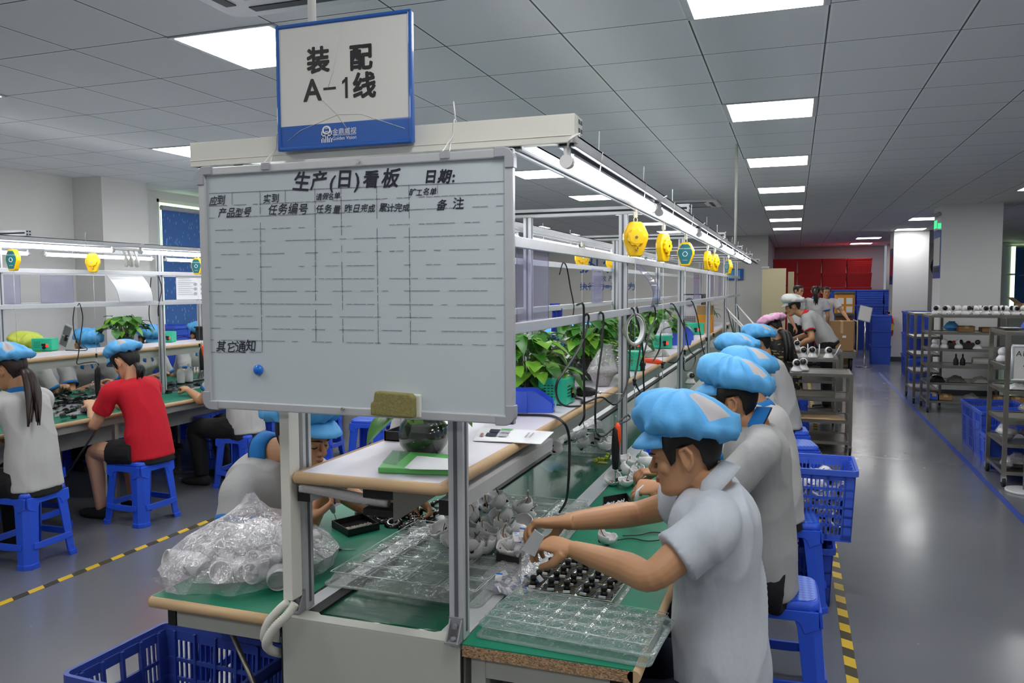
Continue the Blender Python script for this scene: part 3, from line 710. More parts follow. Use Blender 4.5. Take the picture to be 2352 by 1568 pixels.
hs_ = [(444, 416, 0), (473, 444, .12), (501, 472, .12), (529, 508, .4), (557, 538, .35), (585, 571, .4), (614, 605, .4), (641, 638, .35), (669, 667, .3), (697, 700, .2), (725, 730, .25), (753, 762, .25), (780, 793, .2)]
for l, r, b in hs_: wline(480, l, 1158, r, brk=b)
wline(484, 808.6, 602, 808.6, brk=.15); wline(602, 783, 602, 808, .001)
for a, b, y1 in ((597, 601, 780), (723, 726, 784), (783, 788, 788), (865, 869, 791), (939, 943, 794)):
    wline(a, 438-(a-597)*.04, b, y1, .0009, .06)
for a, y0, y1 in ((533, 442, 470), (655, 436, 465), (1005, 424, 446)): wline(a, y0, a, y1)
ln.build('ruled_lines', 'ink', wb)
def bold(mb, body, size, o, ex, k, **kw):
    ez = V((0, -.00003, 0)); e = V(ex)
    for i, (du, dv) in enumerate([(0, 0)]+[(k*cos(a), k*sin(a)) for a in [2*pi*j/(12 if k > .0008 else 4) for j in range(12 if k > .0008 else 4)]]):
        add_text(mb, body, size, V(o)+e*du+V((0, 0, dv))+ez*i, ex, kw.get('ey', (0, 0, 1)), spacing=kw.get('spacing', 1))
for s, px, py, h, k in (('生产(日)看板', 790, 429, 42, 1.12), ('日期:', 1010, 418, 33, 1.0), ('应到', 498, 469, 25, .85), ('实到', 622, 464, 25, .9), ('请假名单', 753, 457, 22, .72), ('旷工名单', 970, 447, 20, .85), ('产品型号', 538, 496, 23, .95), ('任务编号', 660, 491, 27, 1.0), ('任务量', 753, 488, 26, .82), ('昨日完成', 826, 486, 24, .82), ('累计完成', 905, 484, 24, .80), ('备 注', 1032, 479, 28, 1.0), ('其它通知', 541, 806, 28, .95)):
    o = at(px, py, y=yt); u = (at(px, py-h, y=yt)-o).length
    e = at(px+10, py-(.42 if py < 520 else 0), y=yt)-o; e.normalize()
    wr = MB(); n = len(s); adv = u*1.06*.98*k; wid = [(.42 if ch in '():' else .5 if ch == ' ' else 1) for ch in s]; tot = sum(wid)*adv; x_ = -tot/2
    for ch, wd in zip(s, wid):
        x_ += wd*adv/2
        if ch != ' ':
            an = rnd.uniform(-.10, .07); sc_ = rnd.uniform(.92, 1.1)*(1 if h > 30 else min(.92, k*.98)); ex_ = V((e.x*cos(an), 0, e.z+sin(an)))
            bold(wr, ch, u*1.06*sc_, o+V((e.x, 0, e.z))*x_+V((0, 0, rnd.uniform(-.06, .06)*u)), ex_, .0011 if h > 30 else .0003, ey=(rnd.uniform(.1, .34), 0, 1))
        x_ += wd*adv/2
    wr.build('handwriting', 'ink', wb)
q = at(595, 849, y=YB); solo(MB().lathe([(.0135, 0), (.0145, .003), (.0135, .007), (.009, .011), (.003, .0125)], q, 24, R=frame_to((0, -1, 0))), 'magnet', 'magnet', 'round blue magnet stuck on the lower left of the whiteboard', 'magnet')
er = thing('board_eraser', 'worn yellowish sponge eraser sitting on the whiteboard bottom rim', 'eraser', at(905, 952, y=YB-.02))
a = at(853, 953, y=YB-.03); b = at(950, 905, y=YB-.03)
sp = MB(); sp.prism([(a.x, a.z), (b.x, a.z-.002), (b.x, b.z-.01), (b.x-.008, b.z), (a.x+.012, b.z+.003), (a.x+.008, b.z-.022), (a.x, b.z-.026)][::-1], -.012, .012, R=Matrix(((1, 0, 0), (0, 0, -1), (0, 1, 0))), c=(0, YB-.024, 0))
sp.build('sponge', 'sponge', er, bevel=.006, seg=3)
MB().cbox(((a.x+b.x)/2+.006, YB-.0065, (a.z+b.z)/2-.004), (b.x-a.x+.006, .011, b.z-a.z+.002)).build('back_plate', 'pvc', er, bevel=.004)
# sign
YS = 1.812
sg = thing('hanging_sign', 'white sign with blue border reading A-1 fixed above the whiteboard', 'sign', (-1.085, YS, 2.02))
sx0, sx1, sz0, sz1 = -1.281, -.893, 2.018, 2.337
MB().box(sx0, YS, sz0, sx1, YS+.016, sz1).build('backing', 'brand_blue', sg, bevel=.004)
b_ = MB()
for p, q in (((sx0, sz1-.004), (sx1, sz1-.004)), ((sx0, sz0+.004), (sx1, sz0+.004)), ((sx0+.004, sz0), (sx0+.004, sz1)), ((sx1-.004, sz0), (sx1-.004, sz1))):
    b_.bar((p[0], YS-.001, p[1]), (q[0], YS-.001, q[1]), .008, .010, up=(0, 0, 1) if p[1] == q[1] else (1, 0, 0))
b_.build('border', 'brand_blue', sg, bevel=.003)
zb = sz0+.062
MB().box(sx0+.008, YS-.0016, zb, sx1-.008, YS-.0002, sz1-.008).build('face', 'sign_white', sg)
MB().box(sx0+.008, YS-.0015, sz0+.008, sx1-.008, YS-.0002, zb).build('blue_band', 'brand_blue', sg)
tx = MB(); yy = YS-.0022
for s, px, py, h, sp_ in (('装', 731, 161, 58, 1), ('配', 829, 154, 58, 1), ('线', 837, 219, 58, 1)):
    o = at(px, py, y=yy); u = (at(px, py-h, y=yy)-o).length
    bold(tx, s, u*1.08, o, (1, 0, 0), .0024)
for s, px, py, h in (('A', 718, 231, 52),):
    o = at(px, py, y=yy); u = (at(px, py-h, y=yy)-o).length
    bold(tx, s, u*1.36, o, (1, 0, 0), .0016)
o = at(757, 203, y=yy); tx.box(o.x-.018, yy-.0003, o.z-.003, o.x+.018, yy+.0003, o.z+.003)
o = at(796, 225, y=yy); u = (at(796, 177, y=yy)-o).length; tx.box(o.x-.0035, yy-.0004, o.z, o.x+.0035, yy+.0004, o.z+u).prism([(0, 0), (-.012, -.009), (-.012, -.0165), (-.0, -.009)], -.0004, .0004, R=Matrix(((1, 0, 0), (0, 0, -1), (0, 1, 0))), c=(o.x, yy, o.z+u))
tx.build('lettering', 'ink_black', sg)
lg = MB(); o = at(750, 302, y=yy); c0 = V((o.x, yy, o.z))
lg.tube([c0+V((.0105*cos(a), 0, .0105*sin(a)*.85+.003)) for a in [2*pi*i/24 for i in range(24)]], .0026, 6, closed=True)
lg.box(o.x-.004, yy-.0004, o.z+.0065, o.x+.004, yy+.0004, o.z+.0085).box(o.x-.004, yy-.0004, o.z-.001, o.x+.004, yy+.0004, o.z+.001)
for s_ in (-1, 1):
    for (x0, z0, x1, z1) in ((.0015, -.0275, .004, -.007), (.0015, -.0115, .0155, -.0085), (.0125, -.0115, .0155, .001), (.0065, -.0275, .0092, -.0155), (.0065, -.018, .0155, -.0155), (.0128, -.0275, .0155, -.0155)):
        lg.box(min(s_*x0, s_*x1)+o.x, yy-.0004, o.z+z0, max(s_*x0, s_*x1)+o.x, yy+.0004, o.z+z1)
o2 = at(791, 307, y=yy); add_text(lg, '金鼎威视', .0175, o2, (1, 0, 0), (0, 0, 1), spacing=1.0)
o3 = at(791, 309.5, y=yy); lg.box(o3.x-.032, yy-.0004, o3.z-.0004, o3.x+.033, yy+.0004, o3.z+.0004)
o4 = at(791, 320, y=yy); add_text(lg, 'Golden Vision', .0125, o4, (1, 0, 0), (0, 0, 1), spacing=.98)
lg.build('emblem', 'white_ink', sg)
cr = MB()
for pts in ([(785, 40), (783, 75), (766, 160), (752, 205)], [(660, 325), (690, 300), (775, 263), (830, 262), (930, 295)], [(740, 230), (775, 263), (800, 300)]):
    cr.tube([at(p[0], p[1], y=YS-.002) for p in pts], .0007, 4)
cr.build('crack', 'dirty_white', sg)
# ------------------------------------------------------------------ stools and crates
def stool(loc, lab, group, rz=0, _c=[]):
    if _c: return dup(_c[0], loc, rz, lab, group)
    t = thing('plastic_stool', lab, 'stool', (0, 0, 0), group); H = .455
    MB().prism(rrect(.285, .285, .05, 5), H-.004, H, smooth=False).build('seat_pattern', 'stool_seat', t, local=True)
    b = MB(); rings = []
    for z, w in ((H-.004, .292), (H-.010, .303), (H-.022, .309), (H-.040, .312)):
        rings.append([V((x, y, z)) for x, y in rrect(w, w, .045, 5)])
    b.rings(rings, 0, False); b.add([(x, y, H-.0045) for x, y in rrect(.292, .292, .045, 5)], [tuple(range(24))])
    b.build('seat', 'blue_stool', t, local=True, solid=.004)
    for sx in (-1, 1):
        for sy in (-1, 1):
            l = MB(); rr = []
            for z, w, q in ((H-.034, .1565, .108), (H-.10, .162, .090), (.2, .174, .084), (.03, .186, .078), (.028, .194, .084), (0, .196, .084)):
                th = .012
                p = [(w, w-q), (w, w-.03), (w-.03, w), (w-q, w), (w-q, w-th), (w-.034, w-th), (w-th, w-.034), (w-th, w-q)]
                r = [V((sx*x, sy*y, z)) for x, y in p]
                rr.append(r if sx*sy > 0 else r[::-1])
            l.rings(rr, 0, True, smooth=False); l.build('leg', 'blue_stool', t, local=True, bevel=.006)
            # rib down the middle of the corner
    for a in range(4):
        R = rot3(0, 0, a*pi/2); c = MB(); c.M = R.to_4x4()
        c.add([(-.135, -.180, .15), (.135, -.180, .15), (.135, -.184, .115), (.06, -.1845, .108), (-.06, -.1845, .108), (-.135, -.184, .115)], [(0, 5, 4, 3, 2, 1)])
        c.build('crossbar', 'blue_stool', t, local=True, solid=.012, bevel=.003)
        q = MB(); q.M = R.to_4x4()
        q.add([(-.150, -.1555, H-.036), (.150, -.1555, H-.036), (.150, -.162, H-.10), (.098, -.1615, H-.125), (.082, -.160, H-.086), (.068, -.159, H-.076), (-.068, -.159, H-.076), (-.082, -.160, H-.086), (-.098, -.1615, H-.125), (-.150, -.162, H-.10)], [(0, 9, 8, 7, 6, 5, 4, 3, 2, 1)])
        q.build('apron', 'blue_stool', t, local=True, solid=.012, bevel=.003)
    t.location = loc; t.rotation_euler = (0, 0, rz); _c.append(t); CH.pop(t.name, None); return t
crates = {}
def crate(loc, dims, mat, lab, group=None, rz=0, style='slot', rows=3, nm='plastic_crate', cat='crate', handle=True):
    """open crate; base at loc, long side along local x"""
    key = (dims, mat, style, rows)
    if key in crates: return dup(crates[key], loc, rz, lab, group)
    L, W, H = dims; t = thing(nm, lab, cat, (0, 0, 0), group); tp = .93
    MB().prism(rrect(L*tp, W*tp, .02), 0, .006).build('base', mat, t, local=True)
    r = MB(); o = [V((x, y, H-.03)) for x, y in rrect(L*.985, W*.985, .025)]; o2 = [V((x, y, H-.03)) for x, y in rrect(L+.02, W+.02, .03)]
    o3 = [V((x, y, H)) for x, y in rrect(L+.02, W+.02, .03)]; o4 = [V((x, y, H)) for x, y in rrect(L-.008, W-.008, .022)]; o5 = [V((x, y, H-.05)) for x, y in rrect(L*.97, W*.97, .022)]
    r.rings([o, o2, o3, o4, o5], 0, False, smooth=False); r.build('rim', mat, t, local=True)
    for side in range(4):
        long = side % 2 == 0; hl = (L if long else W)/2; off = (W if long else L)/2
        b = MB(); b.M = rot3(0, 0, side*pi/2).to_4x4()
        def P(u, z, d=0):     # u -1..1 along the wall, z height
            k = tp+(1-tp)*z/H
            return (u*hl*k*.985, -off*k*.985+d, z)
        def slab(u0, u1, z0, z1, th=.006):
            vs = [P(u0, z0), P(u1, z0), P(u1, z1), P(u0, z1)]+[P(u0, z0, th), P(u1, z0, th), P(u1, z1, th), P(u0, z1, th)]
            b.add(vs, [(0, 1, 2, 3), (7, 6, 5, 4), (0, 4, 5, 1), (1, 5, 6, 2), (2, 6, 7, 3), (3, 7, 4, 0)])
        top = H-.055
        if style == 'slot':
            nb = max(2, round(2*hl/.11)); ue = .034/hl
            slab(-1, -1+ue*1.5, 0, top); slab(1-ue*1.5, 1, 0, top); slab(-1, 1, top, H-.02); slab(-1, 1, 0, .035)
            zs = [.035+(top-.035)*i/rows for i in range(rows+1)]
            for i in range(1, rows): slab(-1, 1, zs[i]-.007, zs[i]+.007, .012)
            u0, u1 = -1+ue*1.5, 1-ue*1.5
            for i in range(nb+1):
                u = u0+(u1-u0)*i/nb; slab(u-.006/hl, u+.006/hl, 0, H-.02, .016)
                if i < nb:
                    wdt = (u1-u0)/nb
                    hole = handle and not long and abs(u+wdt/2) < .28
                    for j in range(rows):
                        if hole and j == rows-1: continue
                        if hole and j < rows-1: slab(u, u+wdt, zs[j], zs[j+1]); continue
                        for k in range(1, 4): slab(u+wdt*k/4-.0034/hl, u+wdt*k/4+.0034/hl, zs[j], zs[j+1], .008)
        else:
            slab(-1, 1, 0, H-.02)
            for i in range(1, rows+1): slab(-1, 1, H*i/(rows+.6)-.006, H*i/(rows+.6)+.006, -.008)
            nb = max(2, round(2*hl/.16))
            for i in range(nb+1):
                u = -1+2*i/nb; slab(max(-1, u-.006/hl), min(1, u+.006/hl), 0, H-.02, -.008)
        b.build('side_wall', mat, t, local=True)
    t.location = loc; t.rotation_euler = (0, 0, rz); crates[key] = t; return t
# stools
g = 'blue plastic stools at the main line right side'
stool((-.14, 2.30, 0), 'blue plastic stool under man in light shirt, nearest the camera', g, .06)
stool((-.045, 3.36, 0), 'blue plastic stool with wet patterned seat under second man of right row', g, .03)
stool((-.02, 4.45, 0), 'blue plastic stool half hidden behind second man and the crates', g, .1)
stool((-.10, 5.72, 0), 'blue plastic stool under fourth worker of right row, beside the trolley', g, .0)
stool((-.03, 7.2, 0), 'blue plastic stool under fifth worker of right row', g, .1)
stool((.02, 6.55, 0), 'empty blue plastic stool in front of the steel trolley', g, .2)
stool((-.03, 9.55, 0), 'blue plastic stool under woman in pink cap', g, .2)
g = 'blue plastic stools at the left line'
stool((-4.44, 3.62, 0), 'blue plastic stool under long haired woman at left picture edge', g, .04)
stool((-4.43, 4.52, 0), 'blue plastic stool under woman in red shirt', g, -.05)
stool((-4.40, 5.62, 0), 'blue plastic stool under worker seen below whiteboard left corner', g, .05)
stool((-3.72, 6.62, 0), 'blue plastic stool seen through the gap below the eraser', g, .1)
stool((-4.40, 6.8, 0), 'blue plastic stool at left line, two stools past the red shirted woman', g, .1)
stool((-4.95, 4.05, 0), 'blue plastic stool pushed under the left bench beside the red shirted woman', g, .1)
stool((-6.5, 4.4, 0), 'blue plastic stool on far side of the left line', g, .1)
stool((-2.0, 2.60, 0), 'blue plastic stool under man behind the bag, legs seen below bench', g, .05)
# crates
crate((-1.975, 2.175, 0), (.60, .445, .38), 'blue_navy', 'empty dark blue slotted crate on floor at bottom left under the bench', None, -.04, 'slot', 4)
cA = crate((.03, 4.62, 0), (.37, .5, .31), 'blue_dark', 'dark blue slotted crate on floor below the crate of white shells', None, 0, 'slot', 3)
cB = crate((.06, 4.70, .312), (.53, .40, .385), 'blue_crate', 'bright blue slotted crate full of white shells atop another crate', None, 0, 'slot', 6)
crate((-.02, 5.62, 0), (.5, .36, .62), 'blue_dark', 'dark blue slotted crate with tape mark standing behind the crate of white shells', None, 0, 'slot', 5) if 0 else None
crate((-.03, 6.35, .0), (.46, .36, .33), 'blue_dark', 'dark blue slotted crate on the floor between stool and steel trolley', None, 0.02, 'slot', 4)
g = 'crates under the left line'
for i, (x, y, lab) in enumerate(((-4.95, 6.15, 'blue slotted crate under left line bench near hidden worker'), (-4.95, 6.75, 'blue slotted crate under left line bench, farther one'), (-6.45, 5.6, 'blue crate standing behind far bench of the left line'))):
    crate((x, y, 0), (.4, .5, .5), 'blue_crate', lab, g, 0, 'slot', 5)
crate((-6.75, 6.55, 0), (.5, .4, 1.02), 'blue_crate', 'tall blue crate stack side behind the plant on left line', g, 0, 'rib', 6)
crate((-6.75, 7.4, 0), (.5, .4, 1.25), 'blue_crate', 'tall blue crate below the blue window blind', g, 0, 'rib', 7)
crate((-6.55, 4.65, 0), (.62, .42, 1.0), 'blue_crate', 'solid blue crate behind the long haired woman arms', g, 0, 'rib', 2)
# ------------------------------------------------------------------ people
HS = [(.0, .074, .034, .022), (.008, .086, .012, .036), (.022, .090, -.018, .048), (.04, .088, -.045, .055), (.058, .0865, -.062, .060), (.075, .085, -.076, .064), (.092, .0815, -.086, .0685), (.108, .0775, -.092, .072), (.122, .083, -.096, .0745), (.135, .0885, -.0985, .076), (.155, .0865, -.0995, .077), (.175, .078, -.096, .0745), (.195, .062, -.084, .066), (.210, .040, -.062, .050), (.220, .012, -.036, .028)]
def head_sec(z):
    z = max(HS[0][0], min(HS[-1][0], z))
    for a, b in zip(HS, HS[1:]):
        if z <= b[0]:
            t = (z-a[0])/(b[0]-a[0]); return [a[i]+(b[i]-a[i])*t for i in (1, 2, 3)]
def head_pt(a, z, grow=0.0):
    """point on the skull; a=0 front (+y), z above the chin"""
    yf, yb, w = head_sec(z); c = (yf+yb)/2; h = (yf-yb)/2
    e = 2/2.35
    sx = math.copysign(abs(sin(a))**e, sin(a)); sy = math.copysign(abs(cos(a))**e, cos(a))
    return V(((w+grow)*sx, c+(h+grow)*sy, z))
def remesh(mb, vox, smooth=2, fac=.5):
    me = bpy.data.meshes.new('tmp'); me.from_pydata([tuple(p) for p in mb.v], [], mb.f)
    o = bpy.data.objects.new('tmp', me); COL.objects.link(o)
    q = o.modifiers.new('r', 'REMESH'); q.mode = 'VOXEL'; q.voxel_size = vox; q.use_smooth_shade = True
    if smooth:
        q = o.modifiers.new('s', 'SMOOTH'); q.factor = fac; q.iterations = smooth
    dg = bpy.context.evaluated_depsgraph_get(); dg.update()
    r = bpy.data.meshes.new_from_object(o.evaluated_get(dg))
    bpy.data.objects.remove(o); bpy.data.meshes.remove(me)
    return r
def wrinkle(me, amp, sc=(9, 9, 6), seed=0):
    off = V((seed*3.1, seed*1.7, seed*.9))
    nn = [v.normal.copy() for v in me.vertices]
    for v, n in zip(me.vertices, nn):
        p = V((v.co.x*sc[0], v.co.y*sc[1], v.co.z*sc[2]))+off
        a = 1-abs(noise.noise(p))*2.2
        b = noise.noise(p*2.3)
        v.co += n*(amp*(max(0, a)**2*.9+b*.35))
def fin(me, name, mat, parent, base, label=None):
    for m in (mat if isinstance(mat, list) else [mat]): me.materials.append(MATS[m])
    for v in me.vertices: v.co -= base
    me.polygons.foreach_set('use_smooth', [True]*len(me.polygons))
    return link(name, me, parent, w=base, label=label)
def ell(c, a, b, ra, rb, n=20):
    return [c+a*(ra*cos(2*pi*k/n))+b*(rb*sin(2*pi*k/n)) for k in range(n)]
def limb(mb, pts, rad, k=5, n=14):
    P = spline(pts, k); R = []
    for i in range(len(P)):
        t = i/k; j = min(int(t), len(rad)-2); f = t-j; R.append(rad[j]+(rad[j+1]-rad[j])*f)
    mb.tube(P, R, n)
def hand(mb, wr, d, n, curl=(.5, .55, .6, .65), thumb=.5, side=1, sc=1.0, pinch=0):
    """d along the palm, n out of the palm, side=+1 when thumb lies along d x n"""
    d = V(d).normalized(); n = V(n); n = (n-d*n.dot(d)).normalized(); s = d.cross(n)*side
    wr = V(wr); L = .088*sc
    mb.rings([ell(wr+d*(L*t)+s*o, s, n, w*sc, h*sc, 14) for t, w, h, o in ((-.25, .026, .021, 0), (.0, .027, .020, 0), (.3, .034, .019, .002), (.7, .040, .0165, 0), (1.0, .040, .013, -.001), (1.1, .034, .009, -.001))])
    for i, (off, ln, r) in enumerate(((.029, .070, .0086), (.0095, .077, .0089), (-.0105, .071, .0084), (-.0285, .057, .0074))):
        c = curl[i]; p = wr+d*(L*(.99 if i in (1, 2) else .93))+s*(off*sc); ang = c*.75; pts = [p-d*.012, p]; seg = (.46, .31, .25)
        for q in range(3):
            dr = d*cos(ang)+n*sin(ang)+s*(.05*(1.2-i*.8) if q == 0 else 0)-s*(pinch*off*8*(q > 0)); p = p+dr.normalized()*(ln*sc*seg[q]*1.05); pts.append(p); ang += c*(1.1 if q == 0 else .8)
        limb(mb, pts, [r*sc*1.05, r*sc*1.05, r*sc, r*sc*.92, r*sc*.74], 3, 10)
    b = wr+d*(L*.22)+s*(.024*sc)+n*.004; t1 = (d*.62+s*(.62-thumb*.35)+n*(.25+thumb*.6)).normalized(); t2 = (d*.9+s*(.15-thumb*.3)+n*(.2+thumb*.45)).normalized()
    limb(mb, [b, b+t1*.042*sc, b+t1*.042*sc+t2*.030*sc, b+t1*.042*sc+t2*.030*sc+(t2+d*.3).normalized()*.024*sc], [.0155*sc, .0125*sc, .0105*sc, .008*sc], 3, 10)
def head_mesh(mb, HM, female=False):
    T = lambda *p: HM @ V(p)
    rings = []
    for z, *_ in HS:
        rings.append([HM @ head_pt(2*pi*k/36, z) for k in range(36)])
    mb.rings(rings)
    mb.tube([T(0, .080, .122), T(0, .0905, .103), T(0, .1015, .086), T(0, .100, .079), T(0, .090, .074)], [.0065, .0075, .0105, .0105, .007], 10)
    for s in (-1, 1):
        R = HM.to_3x3()
        mb.ball(T(s*.0115, .0895, .079), (.0085, .009, .0075), 10, 6, R=R)
        mb.ball(T(s*.041, .057, .088), (.024, .022, .024), 12, 8, R=R)
        mb.ball(T(s*.031, .0705, .107), (.0155, .0115, .0105), 12, 8, R=R)
        mb.tube([T(s*.010, .086, .1255), T(s*.030, .0835, .1295), T(s*.052, .066, .127)], [.006, .0085, .006], 8)
        er = R @ rot3(0, 0, s*-.42)
        mb.ball(T(s*.081, -.010, .104), (.0075, .0185, .030), 12, 8, R=er)
        mb.tube([T(s*.078, .006, .113), T(s*.086, .002, .132), T(s*.094, -.016, .137), T(s*.097, -.027, .118), T(s*.092, -.022, .092), T(s*.082, -.004, .075)], [.005, .0058, .0062, .0062, .0058, .0075], 8)
    mb.tube([T(-.023, .076, .0555), T(-.010, .0885, .0585), T(0, .0905, .0572), T(.010, .0885, .0585), T(.023, .076, .0555)], [.004, .0058, .0055, .0058, .004], 8)
    mb.tube([T(-.021, .076, .0485), T(0, .0895, .046), T(.021, .076, .0485)], [.004, .0072, .004], 8)
    mb.ball(T(0, .077, .018), (.021, .016, .015), 12, 8, R=HM.to_3x3())
def face_parts(t, HM, hair='hair', lip='lip', closed=True):
    T = lambda *p: HM @ V(p)
    for s in (-1, 1):
        MB().tube([T(s*.013, .0925, .1275), T(s*.031, .0915, .1325), T(s*.052, .0725, .1295)], [.0022, .0034, .0014], 6, sq=.6).build('eyebrow', hair, t)
        e = MB().tube([T(s*.0175, .0795, .1045), T(s*.026, .0828, .1015), T(s*.036, .0818, .1008), T(s*.0445, .0755, .1035)], [.0012, .0021, .0023, .0012], 6)
        e.build('eye', 'eye', t)
    MB().tube([T(-.021, .0795, .0535), T(-.010, .0915, .0548), T(0, .0935, .0536), T(.010, .0915, .0548), T(.021, .0795, .0535)], [.0012, .0046, .0045, .0046, .0012], 8).tube([T(-.018, .080, .0495), T(0, .0935, .0475), T(.018, .080, .0495)], [.0012, .0056, .0012], 8).build('lips', lip, t)
def hair_short(t, HM, mat='hair', low=.045, side=.088):
    def zl(a):
        a = abs((a+pi) % (2*pi)-pi); d = math.degrees(a)
        K = ((0, .180), (52, .174), (63, .15), (68, side), (74, side+.008), (78, .140), (108, .143), (120, .085), (150, low+.004), (180, low))
        for p, q in zip(K, K[1:]):
            if d <= q[0]: return p[1]+(q[1]-p[1])*(d-p[0])/(q[0]-p[0])
        return low
    P = []
    for i in range(49):
        a = -pi+2*pi*i/48; z0 = zl(a)
        P.append([HM @ head_pt(a, z0+(.216-z0)*j/8, .0035+.004*min(1, j/2)) for j in range(9)])
    MB().grid(P).build('hair', mat, t, solid=.006, off=-1)
def cap(t, HM, mat='cap_blue', seed=1, back=.03, puff=1.0, patch=True, visor=True, tilt=0.0):
    r = random.Random(seed); ph = r.random()*6; N = 72; K = 14
    def band(a):
        z = .190-.036*((1-cos(a))/2)**1.3-tilt*(1-cos(a))/2
        return head_pt(a, z, .010)
    prof = [(0, -.004), (.003, .004), (.011, .006), (.022, .014), (.030, .028), (.033, .044), (.029, .060), (.017, .076)]
    P = []
    for i in range(N):
        a = 2*pi*i/N; B = band(a); ou = V((sin(a), cos(a), 0)); bk = (1-cos(a))/2; row = []
        pl = 1-2.2*abs(sin(6.5*a+ph+.9*sin(3*a+ph)))**.7
        for j, (o, u) in enumerate(prof):
            f = max(0, 1-abs(j-3)/4.2)
            oo = o*puff*(1+.35*bk)+back*bk*min(1, j/3)*.8+.0125*pl*f
            uu = u*puff*(1+.22*cos(a))-back*bk*bk*1.1*min(1, j/3)*(1 if j < 6 else .7)
            p = B+ou*oo+V((0, 0, uu))
            nz = noise.noise(p*22+V((seed*5, 0, 0)))
            nz2 = 1-abs(noise.noise(p*10+V((seed*3, 1, 0))))*3.4; row.append(p+ou*((nz*.009-.017*max(0, nz2)**2)*min(1, j/2))+V((0, 0, (nz*.008-.014*max(0, nz2)**2)*(j > 2))))
        top = V((0, -.026-back*.3, .274+.012*puff-back*.2)); last = row[-1]
        for j in range(1, K-len(prof)+1):
            q = j/(K-len(prof)); p = last.lerp(top, q); p.z += .020*puff*sin(pi*q)*.8+.006*(1-q)
            p.z += noise.noise(p*30+V((seed, 3, 0)))*.008*(1-q)
            row.append(p)
        P.append([HM @ p for p in row])
    b = MB(); b.grid(P, cu=True)
    if patch:
        nv = K
        for idx, f in enumerate(b.f):
            i = f[0]//nv; j = f[0] % nv
            if 40 <= i % N <= 45 and 7 <= j <= 10: b.m[idx] = 1
    b.build('cap', [mat, 'cap_patch'], t, solid=.003)
    e = MB(); e.tube([HM @ (band(2*pi*i/48)+V((sin(2*pi*i/48), cos(2*pi*i/48), 0))*.002) for i in range(48)], .005, 6, closed=True); e.build('cap_band', mat, t)
    if visor:
        G = []
        for i in range(21):
            a = (-64+128*i/20)*pi/180; B = band(a); ou = V((sin(a)*.75, cos(a), 0)); L = .062*max(.05, cos(a*1.28))**.6
            G.append([HM @ (B+ou*(L*q)+V((0, 0, .004-.026*q*q-.010*q))) for q in (0, .25, .5, .75, 1)])
        MB().grid(G).build('visor', mat, t, solid=.0035)
